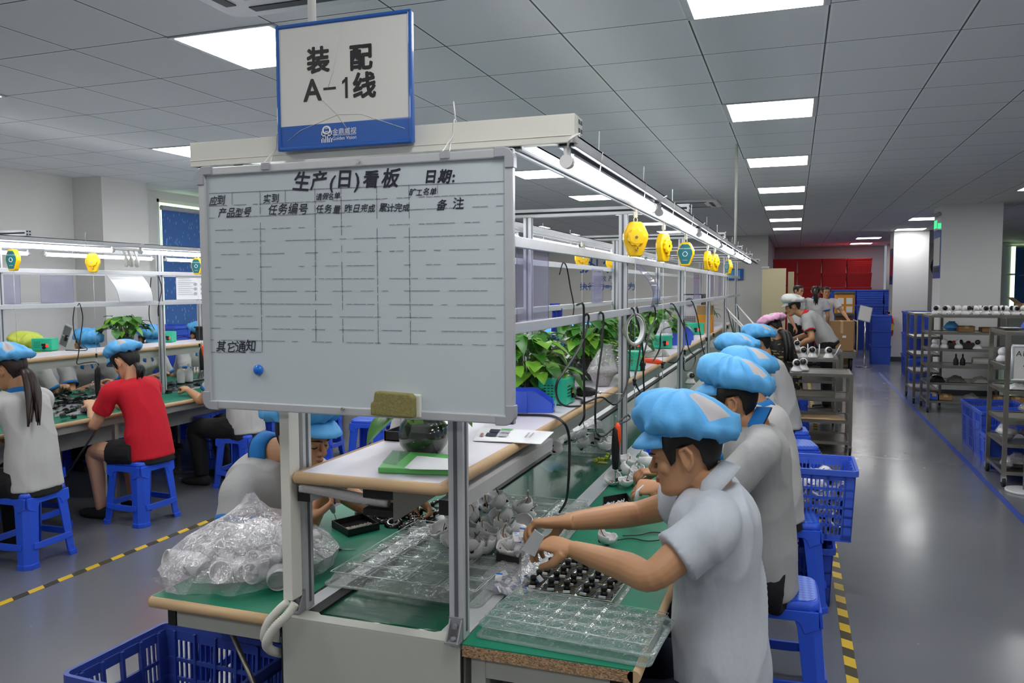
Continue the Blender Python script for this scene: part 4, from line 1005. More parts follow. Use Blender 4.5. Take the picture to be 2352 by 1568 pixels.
def person(lab, cat='person', pel=None, nb=None, mid=None, side=None, sh=None, el=None, wr=None, head=None, hy=0, hp=0, hr=0, hands=None, vox=.006, skin='skin', shirt='polo_grey', trim='collar_blue', collar='polo', sleeve=.62, pants='pants_black', legs=None, capm='cap_blue', capk=None, hair='short', hairmat='hair', group=None, seed=1, bulk=1.0, face=True, tail=None, slim=1.0, short=False, shoes=True, hem=.05, wr_amp=.006, hsc=1.0, belly=0):
    """all joints are places in the room: pel pelvis, nb neck base, sh/el/wr (left, right) joints, head = ear centre, hy/hp/hr its turn"""
    pel, nb = V(pel), V(nb); s = V(side).normalized()            # s points to the person's left
    up = (nb-pel).normalized(); fwd = s.cross(up)*-1
    fwd = (up.cross(s))*-1 if False else s.cross(up)              # left x up = back ... sign fixed below
    t = thing('person', lab, cat, (pel.x, pel.y, 0), group); base = WO[t.name]
    HM = Matrix.Translation(V(head)) @ (Euler((hp, hr, hy), 'XYZ').to_matrix().to_4x4() if False else (Matrix.Rotation(hy, 4, 'Z') @ Matrix.Rotation(hp, 4, 'X') @ Matrix.Rotation(hr, 4, 'Y'))) @ Matrix.Diagonal((hsc, hsc, hsc, 1)) @ Matrix.Translation(V((0, .008, -.105)))
    m = V(mid) if mid is not None else pel.lerp(nb, .5)-fwd*.035
    sp = [pel-up*.02, pel.lerp(m, .55)-(pel.lerp(nb, .28)-pel.lerp(nb, .28)), m, m.lerp(nb, .6), nb]
    spine = spline([pel, m, m.lerp(nb, .62), nb], 5)
    prof = [(0, .172, .118), (.14, .168, .118), (.3, .150, .108+belly), (.45, .150, .108), (.6, .165, .114), (.75, .176, .112), (.86, .172, .096), (.94, .125, .078), (1.0, .066, .062)]
    def sec(f):
        for a, b in zip(prof, prof[1:]):
            if f <= b[0]+1e-6:
                q = (f-a[0])/(b[0]-a[0]); return a[1]+(b[1]-a[1])*q, a[2]+(b[2]-a[2])*q
    def torso(mb, gr, f0=0, f1=1.0, low=0):
        rings = []; n = len(spine)-1
        for i in range(n+1):
            f = i/n
            if f < f0 or f > f1: continue
            a = spine[max(0, i-1)]; b = spine[min(n, i+1)]; tg = (b-a).normalized(); dp = s.cross(tg).normalized()
            w, d = sec(f); w *= slim*bulk; d *= slim*bulk
            if i == 0 and low:
                rings.append(ell(spine[0]-up*low, s, dp, w+gr, d+gr, 28))
            rings.append(ell(spine[i], s, dp, w+gr, d+gr, 28))
        mb.rings(rings)
    neck_top = HM @ V((0, -.022, .050)); mid_n = nb.lerp(neck_top, .5)
    body = MB(); torso(body, -.010)
    limb(body, [nb-up*.05, nb+up*.005, mid_n, neck_top, HM @ V((0, -.015, .09))], [.044*slim, .055*slim, .053*slim, .053*slim, .05], 4, 18)
    head_mesh(body, HM)
    if hands is None: hands = [None, None]
    for i in (0, 1):
        S, E, W = V(sh[i]), V(el[i]), V(wr[i])
        fa = (W-E).normalized()
        limb(body, [nb.lerp(S, .55), S, S.lerp(E, .5), E, E.lerp(W, .28), E.lerp(W, .7), W], [.050*slim, .052*slim, .046*slim, .039*slim, .041*slim, .033*slim, .0255*slim], 5, 16)
        h = dict(hands[i] or {}); d = h.pop('d', fa); n_ = h.pop('n', V((0, 0, -1)))
        hand(body, W, d, n_, side=h.pop('side', 1 if i == 0 else -1), **h)
    if legs and short:
        for i, L in enumerate(legs): limb(body, L, [.088, .08, .058, .052, .036], 5, 16); 
        for L in legs: body.ball(V(L[-1]), .038, 10, 6)
    fin(remesh(body, vox, 2), 'body', skin, t, base)
    # clothes
    c = MB(); torso(c, .012, 0, 1.0, hem)
    for i in (0, 1):
        S, E = V(sh[i]), V(el[i]); q = S.lerp(E, sleeve)
        limb(c, [nb.lerp(S, .45)-up*.012, S, S.lerp(E, .3), q], [.060*slim, .068*slim*bulk, .066*slim*bulk, .068*slim*bulk], 6, 18)
    cm = remesh(c, max(.007, vox*1.6), 3); wrinkle(cm, wr_amp*1.5, (5.5, 5.5, 3.8), seed); fin(cm, 'shirt', shirt, t, base)
    if collar == 'polo' or collar == 'shirt':
        fw = (HM.to_3x3() @ V((0, 1, 0))); nd = (neck_top-nb).normalized(); f0 = (s.cross(nd)); f0 = f0 if f0.dot(fw) > 0 else -f0
        s2 = f0.cross(nd)
        G = []
        for i in range(33):
            a = (-156+312*i/32)*pi/180+pi
            dr = f0*cos(a)+s2*sin(a); fr = max(0, cos(a)); q = []
            for k, (r, z) in enumerate(((.058, .012), (.061, .028), (.067, .028), (.078, .008), (.090, -.020))):
                q.append(nb+dr*(r*slim*(1.04 if abs(sin(a)) > .5 else 1.0))+nd*(z-.052*fr*min(1, (k+1)/3)))
            G.append(q)
        MB().grid(G).build('collar', trim if collar == 'polo' else shirt, t, solid=.004)
        if collar == 'polo':
            MB().tube([q[-1]-nd*.002 for q in G], .0032, 6).build('collar_edge', 'navy_trim', t)
    if collar == 'polo':
        for i in (0, 1):
            S, E = V(sh[i]), V(el[i]); d = (E-S).normalized(); q = S.lerp(E, sleeve); L = (E-S).length
            r = .070*slim*bulk
            MB().tube([q-d*.012, q+d*.010], [r, r*.985], 24, caps=False).build('cuff', trim, t, solid=.004)
            MB().tube([q+d*.010, q+d*.017], [r*1.0, r*.995], 24, caps=False).build('cuff_edge', 'navy_trim', t, solid=.004)
    if legs:
        p = MB(); torso(p, .004, 0, .3, .09)
        for L in legs:
            if short: limb(p, [L[0], V(L[0]).lerp(V(L[1]), .6), V(L[0]).lerp(V(L[1]), 1.15)], [.11, .102, .098], 5, 16)
            else: limb(p, L, [.105, .092, .072, .066, .058], 5, 16)
        pmsh = remesh(p, max(.009, vox*1.6), 3); wrinkle(pmsh, .006, (8, 8, 8), seed+3); fin(pmsh, 'shorts' if short else 'trousers', pants, t, base)
        if shoes:
            for L in legs:
                a = V(L[-1]); d = (V(L[2])-V(L[0])); d = V((d.x, d.y, 0)); d = d.normalized() if d.length > .02 else V((-1, 0, 0))
                x = V((-d.y, d.x, 0)); z0 = a.z-.06
                MB().rings([[V((a.x, a.y, 0))+d*u+x*(w*cos(2*pi*k/14))+V((0, 0, max(.004, .035+hh*sin(2*pi*k/14)))) for k in range(14)] for u, w, hh in ((-.075, .02, .02), (-.06, .034, .05), (.0, .037, .055), (.07, .043, .04), (.14, .042, .03), (.18, .025, .02))]).build('shoe', 'rubber', t)
    if face: face_parts(t, HM, hairmat)
    if hair == 'short': hair_short(t, HM, hairmat)
    elif hair == 'long':
        hair_short(t, HM, hairmat, .03, .07)
    if tail:
        tl = MB(); rr = random.Random(seed); R_ = tail['r']
        for q in range(16):
            an = rr.uniform(0, 6.28); o = V((cos(an)*.9, sin(an), 0))*R_*sqrt(rr.random())*.62; wig = rr.uniform(0, 6); L_ = len(tail['p']); cut = rr.uniform(.86, 1.0)
            P_s = spline([V(p)+o*(.55+.75*i/(L_-1))+V((sin(wig+i*1.3), cos(wig+i*1.7), 0))*(.012*i/(L_-1)) for i, p in enumerate(tail['p'])], 5)
            P_s = P_s[:max(4, int(len(P_s)*cut))]; n_ = len(P_s)-1
            tl.tube(P_s, [R_*.42*(.8+.2*min(1, i/3))*(1-.85*max(0, (i/n_-.55)/.45)) for i in range(n_+1)], 8)
        tl.build('ponytail', hairmat, t)
    if capm: cap(t, HM, capm, seed, **(capk or {}))
    return t
def seated(lab, x, y, ang, lean=.1, hp=-.35, hy=0, wl=None, wrr=None, z=.50, H=.53, hands=None, **k):
    """a person on a stool at (x,y) facing ang (0 = +x); wl/wrr hand places"""
    f = V((cos(ang), sin(ang), 0)); s = V((-sin(ang), cos(ang), 0))
    pel = V((x, y, z)); nb = pel+f*lean+V((0, 0, H)); shz = nb-V((0, 0, .055))+f*.01
    shl = [shz+s*.172, shz-s*.172]
    if wl is None: wl = nb+f*.36+s*.10-V((0, 0, .33))
    if wrr is None: wrr = nb+f*.36-s*.10-V((0, 0, .33))
    el = []
    for S, W, q in ((shl[0], V(wl), 1), (shl[1], V(wrr), -1)):
        D = W-S; L = D.length; a, b = .285, .255
        L2 = min(L, (a+b)*.985); u = D.normalized(); c = (a*a+L2*L2-b*b)/(2*L2); hh = sqrt(max(0, a*a-c*c))
        hint = V((0, 0, -1))+s*q*.55-f*.35; hint = (hint-u*hint.dot(u)).normalized()
        el.append(S+u*c+hint*hh)
    hd = nb+f*.055+V((0, 0, .135))
    legs = k.pop('legs', None)
    if legs is None:
        legs = []
        for q in (1, -1):
            hip = pel+s*(.09*q)-V((0, 0, .0)); kn = hip+f*.40+s*(.05*q)-V((0, 0, .02)); an = kn+f*-.04-V((0, 0, .40))
            legs.append([hip, hip.lerp(kn, .5), kn, kn.lerp(an, .4), V((an.x, an.y, .09))])
    return person(lab, pel=pel, nb=nb, side=s, sh=shl, el=el, wr=[wl, wrr], head=hd, hy=ang-pi/2+hy, hp=hp, hands=hands, legs=legs, **k)

def standing(lab, x, y, ang, lean=.0, hp=-.1, hy=0, wl=None, wrr=None, pz=.93, H=.50, hands=None, **k):
    f = V((cos(ang), sin(ang), 0)); s = V((-sin(ang), cos(ang), 0))
    pel = V((x, y, pz)); nb = pel+f*lean+V((0, 0, sqrt(max(.05, H*H-lean*lean)))); upv = (nb-pel).normalized(); shz = nb-upv*.055
    shl = [shz+s*.172, shz-s*.172]; a, b = .285, .255
    if wl is None: wl = shl[0]+V((0, 0, -.50))+f*.12+s*.04
    if wrr is None: wrr = shl[1]+V((0, 0, -.50))+f*.12-s*.04
    el = []
    for S, W, q in ((shl[0], V(wl), 1), (shl[1], V(wrr), -1)):
        D = W-S; L2 = min(D.length, (a+b)*.985); u = D.normalized(); c = (a*a+L2*L2-b*b)/(2*L2); hh = sqrt(max(0, a*a-c*c))
        hint = s*q*.6-f*.8+V((0, 0, -.3)); hint = (hint-u*hint.dot(u)).normalized(); el.append(S+u*c+hint*hh)
    hd = nb+f*.04+upv*.14
    legs = [[pel+s*(.09*q), pel+s*(.09*q)+V((0, 0, -.2)), pel+s*(.09*q)+V((0, 0, -.44)), pel+s*(.09*q)+V((0, 0, -.65)), V((x, y, .09))+s*(.10*q)-f*.01] for q in (1, -1)]
    return person(lab, pel=pel, nb=nb, side=s, sh=shl, el=el, wr=[wl, wrr], head=hd, hy=ang-pi/2+hy, hp=hp, hands=hands, legs=legs, **k)
# main man in the light shirt
fA = V((-1, 0, 0))
shA = [V((-.185, 2.075, 1.045)), V((-.205, 2.43, 1.05))]
elA = [at(1497, 1322, y=1.99), at(1470, 1178, y=2.52)]
wrA = [at(1318, 1262, y=2.17), at(1300, 1198, y=2.34)]
person('young man in light blue grey shirt and blue cap reaching over trays, nearest worker', pel=(-.172, 2.27, .50), nb=(-.205, 2.25, 1.115), mid=(-.185, 2.26, .80), side=(.02, -1, 0), sh=shA, el=elA, wr=wrA, head=(-.272, 2.25, 1.199), hy=pi/2+.06, hp=-.27, vox=.0034,
       hands=[dict(d=V((-.86, .30, .02)), n=V((-.25, .25, -.95)), curl=(.62, .70, .75, .8), thumb=.75, pinch=.2, sc=1.06), dict(d=V((-.86, -.10, -.10)), n=V((-.25, -.35, -.9)), curl=(.6, .75, .85, .95), thumb=.75, sc=1.06)],
       shirt='shirt_light', collar='shirt', pants='pants_navy', sleeve=.60, seed=2, legs=[[(-.09, 2.18, .49), (-.28, 2.14, .50), (-.46, 2.12, .48), (-.46, 2.12, .3), (-.44, 2.12, .09)], [(-.09, 2.36, .49), (-.28, 2.40, .50), (-.46, 2.42, .48), (-.46, 2.42, .3), (-.44, 2.42, .09)]], capk=dict(back=.03, puff=.95, tilt=.008), wr_amp=.008, bulk=1.0)
# second man
yB = 3.25
person('man in grey polo with blue collar and blue cap, second in right row', pel=(-.095, 3.33, .50), nb=(-.135, yB, 1.12), mid=(-.11, 3.30, .80), side=(.08, -1, 0), sh=[V((-.10, yB-.175, 1.06)), V((-.13, yB+.18, 1.06))],
       el=[V((-.31, 2.98, .84)), V((-.30, 3.52, .86))], wr=[at(1520, 1118, y=2.98), V((-.52, 3.42, .87))], head=(-.224, yB, 1.205), hy=pi/2+.05, hp=-.13, vox=.0036,
       hands=[dict(d=V((-.95, .1, -.1)), n=V((-.1, .5, -.8)), curl=(.8, .9, 1, 1), thumb=.8), dict(curl=(.8, .9, 1, 1), thumb=.7)], skin='skin_b', shirt='polo_grey', seed=5, capk=dict(back=.03, puff=1.12), pants='pants_black', wr_amp=.006,
       legs=[[(-.03, 3.24, .49), (-.2, 3.22, .50), (-.42, 3.2, .48), (-.42, 3.2, .3), (-.40, 3.2, .09)], [(-.03, 3.42, .49), (-.2, 3.44, .5), (-.42, 3.46, .48), (-.42, 3.46, .3), (-.4, 3.46, .09)]])
# man left of the belt
yL = 2.47
person('man in grey polo with blue collar working behind the left post', pel=(-1.94, 2.52, .50), nb=(-1.815, 2.48, 1.05), mid=(-1.89, 2.5, .76), side=(-.12, 1, 0), sh=[V((-1.83, 2.66, .985)), V((-1.825, 2.31, .955))],
       el=[V((-1.60, 2.78, .80)), V((-1.80, 2.235, .80))], wr=[at(950, 1130, y=2.80), at(722, 1192, y=2.37)], head=at(694, 1004, y=2.46), hy=-pi/2-.12, hp=-.28, vox=.0036,
       hands=[dict(d=V((.75, -.05, -.65)), n=V((-.2, -.5, -.6)), curl=(.5, .55, .6, .7), thumb=.5), dict(d=V((.38, .1, .92)), n=V((.9, -.1, -.40)), curl=(.95, 1.0, 1.1, 1.15), thumb=.7, sc=1.1)], skin='skin', shirt='polo_grey', seed=8, capk=dict(back=.03, puff=1.1), pants='pants_black', wr_amp=.006,
       legs=[[(-2.0, 2.6, .49), (-1.85, 2.62, .50), (-1.62, 2.64, .48), (-1.62, 2.64, .3), (-1.64, 2.64, .09)], [(-2.0, 2.42, .49), (-1.85, 2.40, .5), (-1.62, 2.38, .48), (-1.62, 2.38, .3), (-1.64, 2.38, .09)]])

P_ = pi
seated('worker in light grey polo and blue cap, third in right row behind second man', -.07, 4.36, P_-.05, .10, -.25, seed=11, shirt='polo_light', capk=dict(back=.03, puff=1.1))
seated('worker in light grey shirt and big blue cap, fourth in right row', -.14, 5.72, P_-.05, .16, -.35, seed=12, shirt='polo_light', capk=dict(back=.03, puff=1.1), collar=None)
seated('worker in light grey polo with blue collar and cap, fifth in right row', -.06, 7.2, P_-.05, .16, -.35, seed=13, shirt='polo_light', capk=dict(back=.03, puff=1.1))
seated('woman in pink cap and black patterned jacket with long black hair, by leaning man', -.05, 9.55, P_*.80, .14, -.85, H=.55, seed=14, shirt='jacket_pattern', collar=None, sleeve=.9, capm='cap_pink', hair='long', tail=dict(p=[(-.14, 9.56, 1.16), (-.08, 9.48, 1.13), (-.05, 9.43, 1.0), (-.05, 9.42, .88), (-.05, 9.43, .80)], r=.07), capk=dict(back=.05, puff=1.15))
# left row of the main line, mostly behind plants
seated('worker with blue cap behind the plants on left row of main line, nearer of two', -2.02, 6.3, .05, .12, -.3, seed=15, shirt='polo_light', vox=.008)
seated('worker with blue cap behind the plants on left row of main line, farther of two', -2.02, 7.15, .05, .12, -.3, seed=16, shirt='polo_light', vox=.008)
seated('worker in light shirt hidden by the whiteboard, only a sleeve shows below it', -2.06, 4.08, .0, .10, -.4, seed=17, shirt='polo_light', vox=.008)
stool((-2.04, 6.3, 0), 'blue plastic stool under nearer worker behind the plants', 'blue plastic stools on main line left side', .1)
stool((-2.04, 7.15, 0), 'blue plastic stool under farther worker behind the plants', 'blue plastic stools on main line left side', .0)
stool((-2.08, 4.1, 0), 'blue plastic stool under worker hidden by the whiteboard', 'blue plastic stools on main line left side', .0)
# left line, near side
seated('woman with long dark ponytail in light grey polo and blue cap at left picture edge', -4.38, 3.62, P_, .10, -.38, hy=.12, H=.53, seed=18, shirt='polo_light', hair='long', hairmat='hair_brown', vox=.005, slim=.92, tail=dict(p=[(-4.40, 3.60, 1.175), (-4.345, 3.585, 1.14), (-4.30, 3.57, 1.04), (-4.265, 3.545, .94), (-4.235, 3.51, .83)], r=.05), capk=dict(back=.025, puff=1.0), wr_amp=.005)
seated('woman in red T-shirt and black shorts with blue cap', -4.36, 4.54, P_-.1, .15, -.62, hy=.1, H=.50, seed=19, shirt='shirt_red', collar=None, pants='pants_black', short=True, hair='long', vox=.005, slim=.94, skin='skin_c', wl=(-4.86, 4.50, .80), wrr=(-4.86, 4.70, .80), tail=dict(p=[(-4.45, 4.53, 1.13), (-4.405, 4.52, 1.10), (-4.40, 4.51, 1.06), (-4.41, 4.51, 1.01)], r=.035), capk=dict(back=.02, puff=.85), wr_amp=.005)
seated('worker in light grey polo, back below the whiteboard left corner', -4.36, 5.62, P_, .10, -.4, seed=20, shirt='polo_light', vox=.006, wl=(-4.85, 5.5, .80))
# left line, far side
for i, (y, lab, cm_, sd) in enumerate(((5.15, 'worker in lime yellow cap behind the left line shelf', 'cap_yellow', 21), (5.85, 'man in grey polo with wrist watch facing us behind the left line shelf', 'cap_blue', 22), (6.55, 'worker in blue cap behind the plant on the left line', 'cap_blue', 23), (7.3, 'worker in blue cap at the whiteboard left edge', 'cap_blue', 24))):
    seated(lab, -6.52, y, -.12 if i != 1 else -.3, .22, -.62, H=.50, seed=sd, shirt='polo_light' if i != 1 else 'polo_grey', capm=cm_, vox=.007, wl=(-6.0, y+.12, .80), wrr=(-6.0, y-.2, .80))
    stool((-6.55, y, 0), 'blue plastic stool under '+lab.split(' behind')[0].split(' at')[0].split(' with')[0]+(', left line far side, %s' % ('first', 'second', 'third', 'fourth')[i]), 'blue plastic stools at the left line', 0)
MB().tube([V((-6.05, 5.65, .80))+V((0, .028*cos(a), .022*sin(a))) for a in [2*pi*i/12 for i in range(12)]], .004, 6, closed=True).build('watch', 'chrome', [o for o in COL.objects if o.get('label', '').startswith('man in grey polo with wrist')][0])
# right background
standing('man in grey polo and white cap leaning left over the trolley', .42, 11.5, P_, .30, -.35, H=.46, seed=25, shirt='polo_grey', trim='shirt_red', capm='cap_white', wl=(.02, 11.3, .86), wrr=(-.05, 11.75, .92), vox=.007, capk=dict(back=.03, puff=1.1))
q1, q2, q3 = at(1873, 700, y=17.2), at(1896, 700, y=18.1), at(1829, 700, y=17.0)
standing('woman with long brown ponytail in white shirt, back turned, by the carton', q1.x, 17.2, 1.4, .0, -.05, seed=26, shirt='polo_light', trim='collar_blue', capm=None, hair='long', hairmat='hair_brown', slim=.9, pants='pants_navy', pz=.92, vox=.008, tail=dict(p=[(q1.x, 17.12, 1.60), (q1.x-.01, 17.08, 1.54), (q1.x, 17.08, 1.42), (q1.x, 17.08, 1.26)], r=.06))
standing('man in white T-shirt with hand on the carton, face towards us', q2.x, 18.1, -1.4, .0, -.1, seed=27, shirt='shirt_white', collar=None, capm=None, pz=.90, wl=(q2.x+.42, 17.82, 1.0), wrr=(q2.x-.04, 17.85, 1.25), vox=.008)
standing('dark haired man behind leaning man near the beige door', q3.x, 17.0, -.6, .0, -.1, seed=28, shirt='shirt_white', collar=None, capm=None, vox=.009)
t = thing('screwdriver', 'slim grey electric screwdriver held by man behind the left post', 'screwdriver', at(772, 1192, y=2.44))
a = at(772, 1192, y=2.44); b = at(748, 1120, y=2.38); d = (a-b)
MB().tube([b, b+d*.3, b+d*.62, b+d*.78], [.008, .011, .011, .006], 12).build('body', 'grey_plastic', t); MB().tube([b+d*.78, b+d*1.0], [.0022, .0012], 8).build('bit', 'chrome', t)
# ------------------------------------------------------------------ things on the shelf of the main line
ZS, ZT = 1.1605, .7505
def leaf_into(mb, base, d, up, L, w, m, bend):
    d = V(d).normalized(); s = d.cross(V(up)); s = s.normalized() if s.length > .05 else d.orthogonal().normalized(); n = s.cross(d)
    prof = [(0, .0, .0), (.04, .55, .06), (.22, 1, .12), (.45, .92, .10), (.7, .6, .06), (.88, .26, .02), (1, .0, 0)]
    vs = []; fs = []
    for i, (t, ww, f) in enumerate(prof):
        c = V(base)+d*(L*t)-n*(bend*L*t*t)
        if i == 1: c = c-d*(L*.06)
        vs += [c+s*(w*ww/2)+n*(w*f), c, c-s*(w*ww/2)+n*(w*f)]
    for i in range(len(prof)-1):
        a = i*3; fs += [(a, a+1, a+4, a+3), (a+1, a+2, a+5, a+4)]
    mb.add(vs, fs, m, True)
def pothos(x, y, z, n, R, Hh, lab, seed, bowl=.085, bh=.13, group='potted pothos on the main shelf', droop=0, lsize=.085, aim=None):
    r = random.Random(seed); t = thing('potted_pothos', lab, 'plant', (x, y, z), group)
    pr = [(bowl*.62, 0), (bowl*.72, .004), (bowl*.95, bh*.25), (bowl*1.02, bh*.5), (bowl*.92, bh*.8), (bowl*.74, bh*.95), (bowl*.80, bh)]
    MB().lathe(pr, (x, y, z), 28, caps=False).build('glass_bowl', 'glass', t, solid=.002)
    MB().lathe([(rr*.93, zz*.98+.003) for rr, zz in pr[:-2]], (x, y, z), 20).build('roots', 'roots', t)
    lf = MB(); st = MB()
    for i in range(n):
        a = r.uniform(0, 2*pi); q = sqrt(r.random()); hh = Hh*(.35+.65*(1-q*q))*r.uniform(.6, 1.05)
        rr = R*q; p0 = V((x+cos(a)*bowl*.4, y+sin(a)*bowl*.4, z+bh*.85)); p2 = V((x+cos(a)*rr, y+sin(a)*rr, z+bh*.8+hh-(droop*r.random() if q > .6 else 0)))
        if aim and i % 3 == 0: p2 = p2+V(aim)*r.random()
        p1 = p0.lerp(p2, .5)+V((0, 0, .03)); st.tube(spline([p0, p1, p2], 3), .0018, 5)
        dd = V((cos(a)+r.uniform(-.6, .6), sin(a)+r.uniform(-.6, .6), r.uniform(-.75, .25)))
        L = lsize*r.uniform(.65, 1.25)
        leaf_into(lf, p2, dd, (0, 0, 1), L, L*.72, 0 if r.random() < .72 else 1, r.uniform(.1, .5))
    lf.build('leaves', ['leaf', 'leaf_light'], t); st.build('stems', 'stem', t); return t
pothos(-1.06, 2.20, ZS, 14, .10, .10, 'potted pothos in dark glass bowl on shelf end below whiteboard', 3, .075, .11, lsize=.095, aim=(-.10, .03, -.06))
pothos(-1.13, 3.42, ZS, 110, .20, .22, 'big leafy pothos in glass bowl right beside the whiteboard edge', 11, .09, .13, droop=.12, lsize=.095)
pothos(-1.08, 4.25, ZS, 100, .20, .24, 'leafy pothos in glass bowl behind the bag of screws', 12, .09, .14, droop=.1, lsize=.1)
pothos(-1.2, 5.15, ZS, 70, .19, .24, 'pothos behind second main post beside the hanging tape roll', 13, .08, .13, droop=.1, lsize=.1)
pothos(-1.2, 6.0, ZS, 60, .19, .22, 'pothos above orange cutter and grey bags on shelf', 14, .08, .13, droop=.1, lsize=.1)
pothos(-1.17, 7.35, ZS, 70, .24, .24, 'pothos in glass bowl at far end near white bag', 15, .085, .13, droop=.05, lsize=.11)
pothos(-1.15, 10.8, ZS, 50, .2, .24, 'farthest pothos behind orange carton and white lamp arms', 16, .085, .13, droop=.05, lsize=.11)
def on_shelf_box(c, d, mat, nm, lab, cat, rz=0, group=None, bevel=.004):
    t = thing(nm, lab, cat, (c[0], c[1], c[2]), group, rz); return t
# black tray
t = thing('black_tray', 'black plastic tray half hidden behind the pothos on the shelf end', 'tray', (-1.19, 2.42, ZS))
MB().box(-1.285+.02, 2.33, ZS, -1.10, 2.52, ZS+.004).build('tray_base', 'black', t)
f = MB()
for a in ((-1.265, 2.33, -1.10, 2.335), (-1.265, 2.515, -1.10, 2.52), (-1.265, 2.33, -1.26, 2.52), (-1.105, 2.33, -1.10, 2.52)): f.box(a[0], a[1], ZS, a[2], a[3], ZS+.032)
f.build('tray_wall', 'black', t)
solo(MB().tube(spline([at(998, 1034, z=ZS+.004), at(1005, 1042, z=ZS+.003), at(1018, 1050, z=ZS+.003), at(1034, 1053, z=ZS+.003)]), .0016, 6).ball(at(998, 1034, z=ZS+.004), .004, 8, 5), 'wire', 'wire_red', 'short red wire lying on shelf below the dark glass bowl', 'wire')
# folder and papers
t = thing('ring_folder', 'bright green folder lying on the shelf end with papers on it', 'folder', (-.97, 2.03, ZS), None)
P = [at(868, 1086, z=ZS), at(1040, 1092, z=ZS), at(1045, 1056, z=ZS), at(902, 1046, z=ZS)]
MB().add([(p.x, p.y, ZS+h) for h in (0, .0155) for p in P], [(3, 2, 1, 0), (4, 5, 6, 7), (0, 1, 5, 4), (1, 2, 6, 5), (2, 3, 7, 6), (3, 0, 4, 7)]).build('cover', 'green_folder', t, bevel=.003)
MB().add([(p.x, p.y, ZS+.0165) for p in (P[0].lerp(P[3], .25), P[0].lerp(P[1], .25).lerp(P[3], .15), P[3].lerp(P[2], .3), P[3])], [(0, 1, 2, 3)]).build('plastic_flap', 'clear', t)
pp = MB(); zz = ZS+.017
for k in range(3):
    q = [at(928+k*6, 1075+k*2, z=zz), at(1042, 1079+k, z=zz), at(1042, 1056, z=zz), at(958+k*4, 1050+k, z=zz)]
    pp.add([(v.x, v.y, zz+.0012*k+(.004 if i == 3 else 0)) for i, v in enumerate(q)], [(0, 1, 2, 3)], 0)
solo(pp, 'paper_sheets', 'paper', 'loose white paper sheets lying on the green folder', 'paper', solid=.0006)
t = thing('brochure', 'open product brochure with pictures sticking out over the shelf edge', 'brochure', (-.9, 2.52, ZS))
Q = [at(1087, 1012, z=ZS+.002), at(1242, 1020, z=ZS+.004), at(1272, 992, z=ZS+.004), at(1104, 982, z=ZS+.002)]
MB().add([Q[0], Q[0].lerp(Q[1], .45)+V((0, 0, .002)), Q[1], Q[2], Q[3].lerp(Q[2], .45)+V((0, 0, .002)), Q[3]], [(0, 1, 4, 5), (1, 2, 3, 4)]).build('pages', 'paper', t, solid=.002)
def on_pg(u0, v0, u1, v1): return [(Q[0].lerp(Q[1], u).lerp(Q[3].lerp(Q[2], u), v)+V((0, 0, .0035+.002*(1-abs(u-.45)*1.6)))) for u, v in ((u0, v0), (u1, v0), (u1, v1), (u0, v1))]
b = MB()
for i, (u0, v0, u1, v1, m) in enumerate(((.14, .3, .30, .55, 0), (.32, .3, .45, .55, 1), (.16, .6, .3, .85, 0), (.3, .85, .46, .97, 2), (.32, .6, .45, .82, 1), (.06, .25, .1, .5, 3))):
    b.add(on_pg(u0, v0, u1, v1), [(0, 1, 2, 3)], m)
b.build('page_pictures', ['pants_navy', 'grey_plastic', 'green_folder', 'wire_red'], t)
tb = MB()
for i in range(2): tb.add(on_pg(.70+i*.06, .35, .72+i*.06, .75), [(0, 1, 2, 3)])
tb.build('page_text', 'grey_plastic', t)
# blue bin
def bin_box(loc, dims, rz, lab, group=None, mat='blue_crate', label_plate=True):
    L, W, H = dims; t = thing('storage_bin', lab, 'bin', loc, group, rz)
    def pn(pts): return MB().add(pts, [tuple(range(len(pts)))])
    b = MB().box(-L/2, -W/2, 0, L/2, W/2, .003)
    b.build('bin_floor', mat, t, local=True)
    for s in (-1, 1):
        pn([(-L/2, s*W/2, 0), (L/2, s*W/2, 0), (L/2, s*W/2, H*.45), (L/2-.05*L/.15, s*W/2, H), (-L/2, s*W/2, H)]).build('bin_side', mat, t, local=True, solid=.003)
        MB().box(-.02, s*W/2-.002, 0, 0, s*W/2+.005*s, H-.003).build('side_rib', mat, t, local=True)
    pn([(-L/2, -W/2, 0), (-L/2, W/2, 0), (-L/2, W/2, H), (-L/2, -W/2, H)]).build('bin_back', mat, t, local=True, solid=.003)
    pn([(L/2, -W/2, 0), (L/2, W/2, 0), (L/2+.012, W/2, H*.45), (L/2+.012, -W/2, H*.45)]).build('bin_front', mat, t, local=True, solid=.003)
    if label_plate: MB().box(L/2+.008, -W*.4, H*.1, L/2+.013, W*.4, H*.42).build('label_card', 'dirty_white', t, local=True)
    tb = MB()
    for s in (-1, 1): tb.box(-L/2-.002, s*W/2-.003, H-.004, L/2-.05*L/.15, s*W/2+.004, H)
    tb.build('bin_lip', mat, t, local=True); return t
bin_box((-1.02, 3.10, ZS), (.20, .135, .085), .25, 'blue open front bin with white scuffs beside the whiteboard edge')
bin_box((-.95, 7.05, ZS), (.2, .13, .1), .2, 'blue storage bin on far shelf below white bag, lower one', 'far blue bins', 'blue_crate', False)
bin_box((-1.0, 7.75, ZS), (.2, .13, .13), .1, 'blue storage bin on far shelf in front of green box', 'far blue bins', 'blue_crate', False)
bin_box((-.60, 4.42, ZT), (.26, .17, .085), pi, 'blue bin on right bench partly behind second worker', 'bench blue bins', 'blue_crate', False)
bin_box((-.66, 4.30, ZT), (.16, .11, .06), pi+.2, 'low blue bin on bench behind hanging screwdriver', 'bench blue bins', 'blue_crate', False)
bin_box((-.6, 4.9, ZT), (.24, .15, .09), pi+.1, 'blue bin on bench in front of white cable tray', 'bench blue bins', 'blue_crate', False)
